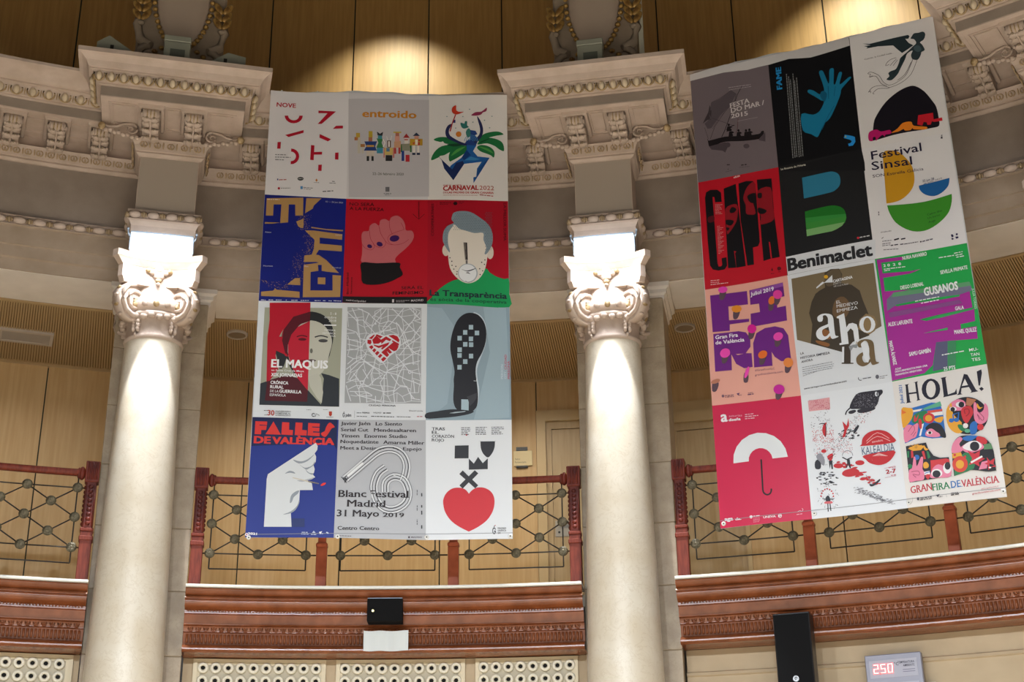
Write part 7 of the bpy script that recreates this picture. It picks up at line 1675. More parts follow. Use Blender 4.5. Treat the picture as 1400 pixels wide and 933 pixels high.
p|c04a50|2|192 -462 197 -463 197 -467 192 -466
p|c04a50|2|312 -463 317 -463 317 -467 312 -466
p|c04a50|2|314 -507 319 -507 318 -511 314 -510
p|c04a50|2|143 -444 148 -444 148 -448 143 -447
p|c04a50|2|203 -475 208 -476 207 -479 203 -479
p|c04a50|2|225 -520 229 -520 229 -524 224 -524
p|c04a50|2|346 -456 351 -456 351 -460 346 -459
p|c04a50|2|209 -473 213 -474 213 -477 208 -477
p|c04a50|2|145 -461 149 -461 149 -465 144 -464
p|c04a50|2|282 -501 286 -502 286 -505 281 -505
p|c04a50|2|163 -458 168 -459 168 -462 163 -462
p|c04a50|2|161 -454 165 -454 165 -458 160 -458
p|c04a50|2|191 -508 196 -508 196 -512 191 -512
p|c04a50|2|296 -477 300 -478 300 -481 295 -481
p|c04a50|2|104 -510 108 -511 108 -514 103 -514
p|c04a50|2|217 -451 221 -452 221 -455 216 -455
p|c04a50|2|205 -497 209 -498 209 -502 204 -501
p|c04a50|2|177 -518 181 -518 181 -522 176 -521
p|c04a50|2|145 -435 149 -436 149 -440 144 -439
p|c04a50|2|241 -495 245 -496 245 -499 240 -499
p|c04a50|2|231 -454 236 -454 235 -458 231 -457
p|c04a50|2|120 -517 125 -517 124 -521 120 -520
p|c04a50|2|200 -472 205 -473 204 -477 199 -476
p|c04a50|2|85 -498 89 -499 89 -503 84 -502
p|c04a50|2|175 -518 180 -518 179 -522 175 -522
p|c04a50|2|304 -511 308 -512 308 -515 303 -515
p|c04a50|2|147 -469 152 -469 152 -473 147 -473
p|c04a50|2|333 -490 337 -491 337 -495 332 -494
l|70707a|2|565 -925 572 -920 578 -927|3.2
l|70707a|2|456 -880 463 -875 469 -882|3.2
l|70707a|2|444 -888 452 -883 458 -890|3.2
l|70707a|2|392 -815 400 -810 406 -817|3.2
l|70707a|2|447 -894 454 -888 460 -895|3.2
l|70707a|2|332 -805 339 -799 346 -806|3.2
l|70707a|2|404 -855 412 -850 418 -857|3.2
l|70707a|2|359 -853 366 -848 372 -855|3.2
l|70707a|2|447 -871 455 -866 461 -873|3.2
l|70707a|2|572 -958 579 -953 585 -960|3.2
l|70707a|2|422 -842 429 -837 435 -844|3.2
l|70707a|2|440 -881 447 -875 453 -882|3.2
l|70707a|2|533 -928 540 -923 546 -930|3.2
l|70707a|2|514 -924 522 -919 528 -926|3.2
l|70707a|2|535 -928 543 -923 549 -930|3.2
l|70707a|2|392 -840 399 -835 405 -841|3.2
l|70707a|2|479 -910 486 -905 492 -911|3.2
l|70707a|2|605 -946 612 -941 618 -948|3.2
l|70707a|2|400 -838 408 -833 414 -839|3.2
l|70707a|2|534 -922 541 -917 547 -924|3.2
l|70707a|2|437 -854 444 -849 450 -856|3.2
l|70707a|2|357 -825 364 -820 370 -827|3.2
l|70707a|2|586 -956 593 -951 599 -958|3.2
l|70707a|2|576 -956 584 -951 590 -958|3.2
l|70707a|2|528 -899 536 -894 542 -901|3.2
l|70707a|2|524 -908 531 -903 537 -910|3.2
l|70707a|2|466 -896 474 -891 480 -898|3.2
l|70707a|2|458 -870 465 -865 471 -872|3.2
l|70707a|2|405 -863 413 -858 419 -865|3.2
l|70707a|2|521 -908 529 -903 535 -910|3.2
l|70707a|2|504 -901 512 -896 518 -902|3.2
l|70707a|2|548 -929 556 -924 562 -931|3.2
l|70707a|2|473 -874 481 -869 487 -875|3.2
l|70707a|2|463 -853 470 -848 477 -855|3.2
l|70707a|2|446 -852 453 -847 459 -854|3.2
l|70707a|2|398 -865 405 -860 411 -867|3.2
l|70707a|2|362 -850 370 -845 376 -852|3.2
l|70707a|2|399 -865 407 -859 413 -866|3.2
l|70707a|2|551 -945 558 -940 564 -947|3.2
l|70707a|2|512 -914 520 -909 526 -915|3.2
l|70707a|2|590 -957 598 -952 604 -959|3.2
l|70707a|2|426 -859 434 -854 440 -860|3.2
l|70707a|2|430 -868 437 -863 443 -870|3.2
l|70707a|2|391 -852 398 -847 404 -854|3.2
l|70707a|2|616 -967 623 -962 629 -969|3.2
l|70707a|2|472 -906 480 -901 486 -907|3.2
l|70707a|2|509 -918 517 -913 523 -919|3.2
l|70707a|2|522 -925 529 -920 535 -927|3.2
l|70707a|2|496 -913 504 -908 510 -915|3.2
l|70707a|2|359 -819 367 -814 373 -821|3.2
l|70707a|2|365 -838 373 -833 379 -840|3.2
l|70707a|2|462 -899 469 -893 476 -900|3.2
l|70707a|2|353 -851 360 -845 367 -852|3.2
l|70707a|2|358 -823 366 -818 372 -825|3.2
l|70707a|2|527 -921 534 -916 540 -922|3.2
l|70707a|2|458 -893 465 -888 471 -895|3.2
l|70707a|2|411 -853 419 -848 425 -855|3.2
l|70707a|2|335 -843 342 -838 348 -844|3.2
l|70707a|2|415 -871 423 -866 429 -873|3.2
l|70707a|2|458 -892 465 -886 472 -893|3.2
l|70707a|2|432 -871 439 -866 446 -872|3.2
l|70707a|2|408 -853 416 -848 422 -855|3.2
l|70707a|2|365 -851 373 -846 379 -853|3.2
l|70707a|2|380 -815 387 -809 393 -816|3.2
l|70707a|2|548 -929 556 -924 562 -931|3.2
l|70707a|2|574 -940 581 -935 588 -942|3.2
l|70707a|2|390 -837 397 -832 403 -839|3.2
l|70707a|2|596 -932 603 -927 609 -933|3.2
l|70707a|2|399 -842 406 -837 412 -844|3.2
l|70707a|2|422 -838 430 -833 436 -839|3.2
l|70707a|2|479 -876 487 -871 493 -878|3.2
l|70707a|2|479 -902 487 -897 493 -903|3.2
l|70707a|2|378 -835 385 -830 391 -837|3.2
l|70707a|2|519 -897 527 -892 533 -899|3.2
l|70707a|2|462 -892 470 -887 476 -894|3.2
l|70707a|2|447 -869 455 -864 461 -871|3.2
l|70707a|2|355 -806 362 -801 369 -808|3.2
l|70707a|2|494 -895 502 -890 508 -897|3.2
l|70707a|2|524 -902 532 -897 538 -904|3.2
l|70707a|2|472 -859 479 -854 486 -861|3.2
l|70707a|2|517 -897 525 -891 531 -898|3.2
l|70707a|2|512 -900 520 -895 526 -902|3.2
l|70707a|2|556 -934 564 -929 570 -936|3.2
l|70707a|2|585 -940 593 -935 599 -942|3.2
l|70707a|2|478 -880 485 -875 492 -882|3.2
l|70707a|2|336 -826 344 -821 350 -828|3.2
l|70707a|2|391 -847 398 -842 404 -849|3.2
l|70707a|2|516 -914 523 -909 529 -916|3.2
l|70707a|2|469 -867 477 -861 483 -868|3.2
l|70707a|2|591 -949 599 -944 605 -951|3.2
l|70707a|2|370 -817 377 -811 383 -818|3.2
l|70707a|2|536 -931 543 -926 549 -933|3.2
l|70707a|2|599 -967 607 -962 613 -969|3.2
l|70707a|2|493 -926 500 -921 506 -928|3.2
l|70707a|2|543 -934 551 -928 557 -935|3.2
l|70707a|2|571 -924 578 -919 584 -926|3.2
l|70707a|2|524 -906 531 -901 537 -908|3.2
l|70707a|2|397 -861 405 -856 411 -863|3.2
l|70707a|2|390 -866 398 -861 404 -867|3.2
l|70707a|2|476 -902 484 -897 490 -904|3.2
l|70707a|2|491 -912 498 -907 505 -914|3.2
l|70707a|2|467 -894 474 -889 481 -896|3.2
l|70707a|2|459 -883 466 -878 472 -885|3.2
l|70707a|2|366 -833 373 -828 380 -834|3.2
l|70707a|2|513 -916 520 -911 526 -918|3.2
l|70707a|2|505 -888 512 -883 518 -889|3.2
l|70707a|2|394 -838 401 -833 408 -840|3.2
l|70707a|2|488 -891 496 -886 502 -893|3.2
l|70707a|2|497 -906 504 -900 510 -907|3.2
l|70707a|2|530 -923 537 -918 544 -924|3.2
l|70707a|2|600 -954 608 -949 614 -955|3.2
l|70707a|2|494 -897 502 -892 508 -898|3.2
l|70707a|2|448 -880 456 -874 462 -881|3.2
l|70707a|2|530 -930 537 -925 543 -932|3.2
l|70707a|2|520 -932 527 -927 533 -933|3.2
l|70707a|2|485 -900 493 -894 499 -901|3.2
l|70707a|2|369 -824 376 -819 383 -826|3.2
l|70707a|2|443 -869 450 -863 456 -870|3.2
l|70707a|2|487 -876 494 -871 500 -877|3.2
l|70707a|2|420 -869 427 -864 433 -871|3.2
l|70707a|2|591 -935 598 -930 604 -937|3.2
l|70707a|2|415 -841 423 -836 429 -843|3.2
l|70707a|2|487 -917 495 -912 501 -919|3.2
l|70707a|2|370 -841 378 -836 384 -843|3.2
l|70707a|2|393 -833 401 -828 407 -834|3.2
l|70707a|2|388 -821 395 -816 401 -823|3.2
l|70707a|2|385 -854 393 -849 399 -855|3.2
l|70707a|2|507 -912 514 -907 520 -914|3.2
l|70707a|2|532 -923 540 -918 546 -925|3.2
l|70707a|2|526 -939 533 -934 539 -941|3.2
l|70707a|2|445 -883 452 -878 458 -885|3.2
l|70707a|2|414 -839 421 -834 427 -840|3.2
l|70707a|2|534 -931 542 -926 548 -933|3.2
l|70707a|2|511 -908 518 -903 524 -910|3.2
l|70707a|2|576 -945 584 -940 590 -947|3.2
l|70707a|2|417 -874 425 -869 431 -876|3.2
l|70707a|2|444 -881 452 -875 458 -882|3.2
l|70707a|2|376 -822 383 -817 390 -824|3.2
l|70707a|2|494 -908 502 -903 508 -910|3.2
l|70707a|2|545 -928 553 -923 559 -930|3.2
l|70707a|2|502 -882 510 -877 516 -884|3.2
l|70707a|2|397 -839 404 -834 411 -840|3.2
l|70707a|2|392 -834 399 -828 406 -835|3.2
l|70707a|2|346 -821 354 -816 360 -822|3.2
l|70707a|2|430 -860 438 -855 444 -862|3.2
l|70707a|2|386 -819 393 -814 399 -820|3.2
l|70707a|2|447 -854 454 -849 461 -855|3.2
l|70707a|2|535 -934 542 -929 548 -936|3.2
l|70707a|2|372 -848 380 -842 386 -849|3.2
l|70707a|2|541 -937 549 -932 555 -938|3.2
s|bb1c24|3|298 -630 294 -637 283 -639 275 -634 275 -627 283 -622 293 -623
s|bb1c24|3|306 -625 301 -630 291 -632 282 -628 282 -622 290 -618 301 -619
s|bb1c24|3|412 -692 404 -699 385 -701 369 -696 369 -689 384 -684 403 -685
s|bb1c24|3|390 -690 384 -696 371 -697 359 -693 359 -687 370 -682 384 -684
s|bb1c24|3|513 -783 506 -789 489 -790 476 -787 476 -781 489 -776 506 -777
s|bb1c24|3|252 -584 247 -590 235 -591 225 -588 225 -582 235 -578 247 -579
s|bb1c24|3|418 -705 412 -712 399 -713 388 -709 388 -702 399 -697 412 -698
s|bb1c24|3|420 -735 415 -742 404 -743 395 -739 395 -733 404 -728 415 -730
s|bb1c24|3|455 -745 447 -750 429 -751 414 -748 414 -743 428 -740 446 -741
s|bb1c24|3|421 -709 413 -714 397 -715 383 -712 383 -707 396 -704 413 -705
s|bb1c24|3|411 -703 404 -708 388 -709 375 -706 375 -701 388 -697 403 -698
s|bb1c24|3|398 -695 391 -699 374 -701 361 -698 361 -693 374 -689 390 -690
s|bb1c24|3|389 -717 382 -721 365 -722 352 -720 351 -715 365 -712 382 -713
s|bb1c24|3|251 -628 247 -633 236 -634 227 -631 227 -626 236 -623 246 -624
s|bb1c24|3|524 -792 516 -799 499 -802 485 -797 485 -789 499 -783 516 -785
s|bb1c24|3|372 -688 366 -695 351 -697 340 -692 339 -684 351 -679 365 -681
s|bb1c24|3|446 -691 438 -695 421 -696 406 -694 406 -689 420 -686 438 -687
s|bb1c24|3|408 -740 404 -744 393 -745 385 -742 385 -738 393 -735 404 -736
s|bb1c24|3|490 -757 485 -765 474 -767 465 -762 465 -754 474 -749 485 -750
s|bb1c24|3|542 -794 538 -798 529 -799 522 -797 522 -792 529 -790 538 -790
s|bb1c24|3|354 -661 348 -669 336 -671 326 -666 326 -658 335 -653 348 -654
s|bb1c24|3|380 -646 372 -652 353 -654 338 -650 338 -643 353 -639 371 -640
s|bb1c24|3|430 -736 426 -742 416 -744 408 -740 407 -733 415 -729 425 -730
s|bb1c24|3|501 -766 494 -770 477 -772 464 -769 464 -765 477 -762 493 -762
s|bb1c24|3|292 -596 287 -601 275 -602 266 -599 265 -594 275 -590 287 -591
s|bb1c24|3|308 -617 304 -622 295 -623 288 -620 288 -615 295 -612 304 -613
s|bb1c24|3|356 -663 351 -667 340 -668 331 -665 331 -661 340 -658 351 -659
s|bb1c24|3|466 -751 460 -758 446 -760 435 -756 435 -748 446 -743 460 -745
s|bb1c24|3|314 -613 309 -619 297 -621 287 -617 286 -610 296 -606 308 -607
s|bb1c24|3|377 -662 371 -667 358 -669 347 -665 347 -660 358 -656 371 -657
s|bb1c24|3|499 -762 491 -768 473 -770 459 -766 459 -759 473 -755 491 -756
s|bb1c24|3|478 -765 474 -770 462 -771 453 -768 453 -762 462 -759 473 -760
s|bb1c24|3|367 -689 362 -694 350 -696 341 -693 341 -687 350 -684 361 -685
s|bb1c24|3|471 -735 463 -743 444 -745 428 -740 428 -732 443 -726 463 -727
s|bb1c24|3|342 -617 335 -622 319 -624 306 -621 306 -615 319 -612 335 -613
s|bb1c24|3|435 -745 427 -751 409 -753 394 -749 393 -742 408 -737 427 -739
s|bb1c24|3|382 -708 377 -715 365 -716 356 -712 356 -704 365 -699 376 -701
s|bb1c24|3|296 -624 289 -629 274 -630 261 -627 261 -622 273 -619 289 -620
s|bb1c24|3|358 -626 351 -630 333 -631 320 -628 319 -624 333 -621 350 -622
s|bb1c24|3|293 -632 288 -637 278 -638 270 -635 270 -629 278 -626 288 -627
s|bb1c24|3|464 -777 460 -782 450 -783 442 -780 441 -774 450 -770 460 -772
s|bb1c24|3|422 -742 416 -749 401 -751 389 -746 389 -739 400 -734 415 -735
s|bb1c24|3|376 -669 369 -674 355 -676 342 -672 342 -666 354 -662 369 -663
s|bb1c24|3|297 -605 291 -610 277 -612 267 -608 266 -602 277 -598 291 -600
s|bb1c24|3|377 -684 368 -689 349 -691 334 -688 334 -681 349 -677 368 -678
s|bb1c24|3|360 -651 352 -655 335 -657 322 -654 322 -649 335 -645 352 -646
s|bb1c24|3|390 -679 384 -693 366 -704 339 -711 309 -712 282 -706 263 -695 256 -682 262 -668 280 -656 307 -650 337 -649 364 -655 383 -666
s|bb1c24|3|273 -619 268 -626 257 -632 242 -634 226 -632 211 -626 201 -618 198 -609 203 -601 214 -595 229 -593 246 -596 261 -601 270 -610
s|bb1c24|3|435 -615 431 -623 420 -629 406 -631 391 -629 377 -623 368 -615 366 -606 370 -598 380 -593 395 -591 410 -593 424 -598 432 -606
s|bb1c24|3|156 -485 153 -491 147 -495 139 -497 130 -496 122 -492 117 -486 116 -479 118 -473 124 -469 133 -467 142 -468 149 -472 154 -478
s|22202a|3|193 -661 186 -664 174 -662 169 -658 175 -655 187 -656
s|22202a|3|99 -686 92 -689 77 -687 71 -683 78 -680 92 -682
s|22202a|3|175 -705 170 -708 162 -707 159 -703 163 -700 171 -701
s|22202a|3|181 -745 174 -748 160 -746 154 -741 161 -738 175 -740
s|22202a|3|169 -729 164 -732 156 -731 152 -727 157 -724 165 -725
s|22202a|3|105 -659 99 -662 86 -660 80 -656 87 -653 99 -654
s|22202a|3|108 -651 103 -654 94 -653 90 -649 95 -646 104 -647
s|22202a|3|173 -690 166 -692 153 -691 147 -686 154 -683 167 -685
s|22202a|3|170 -736 163 -739 150 -737 143 -733 150 -730 164 -732
s|22202a|3|195 -691 189 -693 178 -692 172 -688 178 -685 190 -686
s|22202a|3|180 -735 173 -738 161 -736 155 -732 162 -729 174 -730
s|22202a|3|130 -702 126 -705 118 -704 114 -700 118 -696 127 -697
s|22202a|3|73 -691 69 -694 60 -693 56 -689 61 -686 69 -687
s|22202a|3|155 -656 151 -659 144 -658 141 -654 145 -651 152 -652
s|22202a|3|140 -715 135 -718 124 -716 119 -712 125 -709 135 -710
s|22202a|3|71 -694 67 -697 60 -696 56 -692 60 -688 68 -689
s|22202a|3|136 -664 132 -667 124 -666 121 -662 125 -659 132 -660
s|22202a|3|185 -741 178 -744 166 -742 160 -738 167 -735 179 -737
s|22202a|3|127 -675 121 -678 110 -677 105 -672 111 -669 122 -671
s|22202a|3|204 -684 196 -686 181 -684 174 -680 182 -677 197 -679
s|22202a|3|179 -677 171 -680 157 -678 150 -674 157 -671 172 -673
s|22202a|3|125 -666 120 -670 111 -668 107 -664 112 -661 121 -662
s|22202a|3|139 -735 135 -738 128 -737 125 -733 129 -730 136 -731
s|22202a|3|141 -750 135 -752 124 -751 119 -747 125 -744 136 -745
s|22202a|3|192 -744 187 -747 178 -746 174 -741 179 -738 188 -739
s|22202a|3|132 -655 124 -658 110 -656 103 -651 110 -649 125 -650
s|22202a|3|227 -712 221 -715 210 -713 205 -709 211 -706 221 -707
s|22202a|3|215 -705 212 -708 205 -707 203 -703 206 -700 213 -701
s|22202a|3|213 -762 206 -765 192 -763 186 -759 193 -756 206 -758
s|22202a|3|121 -674 116 -677 106 -676 102 -672 107 -669 116 -670
s|22202a|3|98 -710 92 -713 79 -712 73 -707 80 -704 92 -706
s|22202a|3|153 -657 149 -660 142 -659 138 -655 142 -652 150 -653
s|22202a|3|99 -743 95 -746 86 -745 82 -741 87 -738 95 -739
s|22202a|3|153 -749 149 -752 142 -751 139 -747 143 -744 150 -745
s|22202a|3|192 -759 188 -762 180 -761 176 -757 181 -754 188 -755
s|22202a|3|151 -710 145 -713 135 -711 129 -707 135 -704 146 -705
s|22202a|3|106 -670 99 -673 87 -671 81 -666 87 -664 100 -665
s|22202a|3|128 -742 121 -745 108 -743 102 -738 109 -736 122 -737
k|22202a|3|363 -412 380 -408 338 -359 355 -355 276 -399 293 -395 358 -385 375 -381 310 -386 327 -382 389 -374 406 -370 403 -391 420 -387 382 -359 399 -355 314 -368 331 -364 260 -359 277 -355 404 -396 421 -393 364 -389 381 -385 364 -353 381 -349 346 -353 363 -349 331 -368 348 -364 277 -383 294 -379 404 -394 421 -390 337 -407 354 -403 303 -341 320 -337 348 -342 365 -338 332 -338 349 -334 365 -400 382 -396 302 -334 319 -330 267 -371 284 -367 388 -345 405 -341 286 -342 303 -338 366 -351 383 -348 277 -399 294 -396 350 -408 367 -404 356 -410 372 -406|7.2
s|26222c|4|375 -137 415 -73 453 -47 525 -45 595 -47 631 -49 635 -75 607 -103 590 -151 557 -184 486 -183 416 -175 376 -167
s|26222c|5|430 -184 510 -179 563 -185 555 -202 495 -215 436 -210
s|26222c|5|362 -186 404 -180 417 -194 389 -209 360 -205
L|26222c|5|377 -157 344 -184 332 -211|10.1
s|dadee5|6|582 -58 599 -66 600 -89 584 -97 574 -79
d|8a8690|7|440 -54 4 521 -111 4 528 -173 4 458 -67 4 453 -96 4 448 -62 4 566 -185 4 488 -87 4 543 -99 4 545 -107 4 530 -165 4 491 -76 4 550 -152 4 482 -106 4 538 -128 4 411 -149 4 458 -122 4 564 -86 4 446 -164 4 444 -62 4 506 -140 4 509 -147 4 505 -72 4 526 -118 4 517 -83 4 438 -157 4 539 -160 4 545 -151 4 577 -78 4 459 -88 4 542 -180 4 566 -85 4 521 -157 4 523 -121 4 476 -154 4 479 -140 4 474 -146 4 464 -97 4 527 -125 4 498 -101 4 496 -116 4 446 -149 4 456 -111 4 448 -132 4 429 -99 4 451 -146 4 524 -72 4 526 -87 4 466 -77 4 436 -126 4 422 -130 4 562 -154 4 518 -123 4 478 -90 4 515 -104 4 499 -88 4 548 -104 4 585 -78 4 569 -177 4 462 -136 4 526 -120 4 548 -161 4 513 -117 4 442 -136 4 479 -121 4 514 -125 4 439 -121 4 489 -100 4 424 -126 4 486 -94 4 589 -161 4 461 -128 4 480 -149 4 461 -120 4 448 -121 4 465 -64 4 533 -102 4 548 -73 4 418 -152 4 407 -122 4 486 -68 4 504 -173 4 457 -158 4 591 -120 4 420 -103 4 566 -115 4 595 -108 4 418 -83 4 448 -87 4 408 -132 4 563 -171 4 423 -145 4 468 -123 4 557 -170 4 457 -126 4 452 -146 4 546 -176 4 447 -65 4 549 -155 4 508 -128 4 466 -156 4 566 -162 4 519 -158 4 527 -138 4 482 -82 4 590 -148 4 424 -151 4 430 -98 4 597 -78 4 493 -170 4 515 -146 4 539 -150 4 531 -121 4 491 -157 4 430 -56 4 541 -94 4 563 -131 4 564 -94 4 573 -132 4 540 -83 4
s|26222c|7|597 -78 595 -86 594 -92 591 -95 589 -94 588 -91 587 -84 587 -77 589 -69 591 -63 593 -60 595 -61 596 -64 597 -70
p|bb1c24|8|287 -394 311 -337 303 -260 332 -302 352 -242 351 -305 328 -339 312 -387
s|22202a|8|378 -372 388 -335 420 -309 425 -322 397 -362
s|bb1c24|8|140 -313 157 -264 182 -253 173 -279 165 -367 148 -352
L|22202a|8|121 -259 157 -258 172 -292 159 -366|5.8
s|22202a|8|59 -565 82 -544 103 -571 96 -620 58 -615
s|8a8a94|8|73 -517 110 -497 135 -551 125 -599 98 -571
s|bb1c24|8|158 -529 193 -509 205 -525 187 -564 170 -562
p|22202a|8|166 -565 193 -565 192 -635 181 -634 180 -588 167 -632
k|22202a|8|159 -554 222 -515|4.3
l|22202a|8|272 -550 305 -573 347 -560|8.6
p|22202a|8|305 -571 326 -574 327 -607 330 -648 319 -643 310 -611 298 -640 289 -635 304 -604
p|8a8a94|8|272 -538 275 -524 282 -513 293 -504 305 -500 318 -499 331 -503 342 -511 350 -522 355 -535 355 -549 351 -548 350 -536 346 -524 339 -515 329 -508 318 -504 306 -505 295 -509 286 -516 279 -527 276 -538
s|22202a|8|455 -786 480 -792 535 -760 534 -775 490 -805 461 -808
l|8a8a94|8|436 -713 470 -779 484 -750|4.3
s|22202a|8|114 -854 137 -841 147 -885 115 -883
s|d06068|8|107 -886 156 -888 159 -905 102 -901
k|22202a|8|88 -859 117 -869 146 -870 175 -873|5.8
k|22202a|8|125 -904 122 -967 142 -906 143 -963|7.2
s|bb1c24|8|86 -841 83 -845 77 -845 74 -839 78 -834 84 -835
s|bb1c24|8|92 -819 88 -824 83 -823 80 -817 84 -812 89 -813
s|bb1c24|8|104 -801 100 -806 95 -805 92 -800 96 -795 101 -796
s|bb1c24|8|120 -790 117 -795 111 -795 108 -789 112 -784 118 -785
s|bb1c24|8|138 -788 135 -793 129 -792 127 -787 130 -782 136 -783
s|bb1c24|8|156 -795 152 -800 147 -799 144 -793 148 -789 153 -789
s|bb1c24|8|170 -809 166 -814 160 -814 158 -808 161 -803 167 -804
s|bb1c24|8|178 -829 175 -834 169 -834 166 -828 170 -823 176 -824
s|bb1c24|8|179 -852 176 -857 170 -856 168 -851 171 -846 177 -846
s|bb1c24|9|431 -466 444 -418 489 -381 560 -370 628 -392 669 -437 677 -488 432 -481
s|bb1c24|9|440 -557 665 -550 650 -607 600 -643 541 -650 480 -627 449 -592
L|e0b0b0|9|470 -447 558 -391 644 -452|4.3
L|e0b0b0|9|468 -465 555 -421 648 -472|4.3
s|e8d0d0|9|475 -577 472 -583 466 -583 462 -579 462 -573 467 -569 473 -571
s|e8d0d0|9|501 -602 498 -607 492 -608 488 -603 489 -597 494 -594 499 -596
s|e8d0d0|9|612 -592 609 -598 603 -598 599 -594 600 -587 605 -584 610 -586
s|e8d0d0|9|639 -579 636 -584 630 -585 626 -580 627 -574 632 -570 637 -573
p|e8d0d0|9|576 -616 570 -629 558 -636 544 -635 534 -624 531 -610 537 -596 549 -589 563 -590 573 -600 576 -615 572 -615 569 -603 561 -595 550 -593 540 -599 535 -610 538 -622 546 -630 557 -632 567 -626 572 -615
k|e0b0b0|9|503 -573 552 -557 511 -574 552 -557 519 -575 552 -557 527 -576 552 -557 535 -577 552 -557 543 -578 552 -557 551 -579 552 -557 559 -580 552 -557 567 -581 552 -557 575 -582 552 -557 583 -583 552 -557 591 -584 552 -557 599 -586 552 -557 607 -587 552 -557 615 -588 552 -557|2.9
t|e8c8c8|9|512 -468 596 -464 12.3|ESPAÑOL|1|0
t|4a5a7a|9|426 -552 674 -552 61.4|KALEALDIA|0|0
t|a81c2c|9|590 -727 662 -727 31.4|2-7|4|0
g|c07080|9|612 -685 666 -685 5 623 -747 664 -748 7
k|c07080|9|578 -683 665 -673 576 -756 662 -752|2.2
t|4a4a52|9|30 48 368 57 11.6|www.cartagenapuertodeculturas.com|0|0
''')
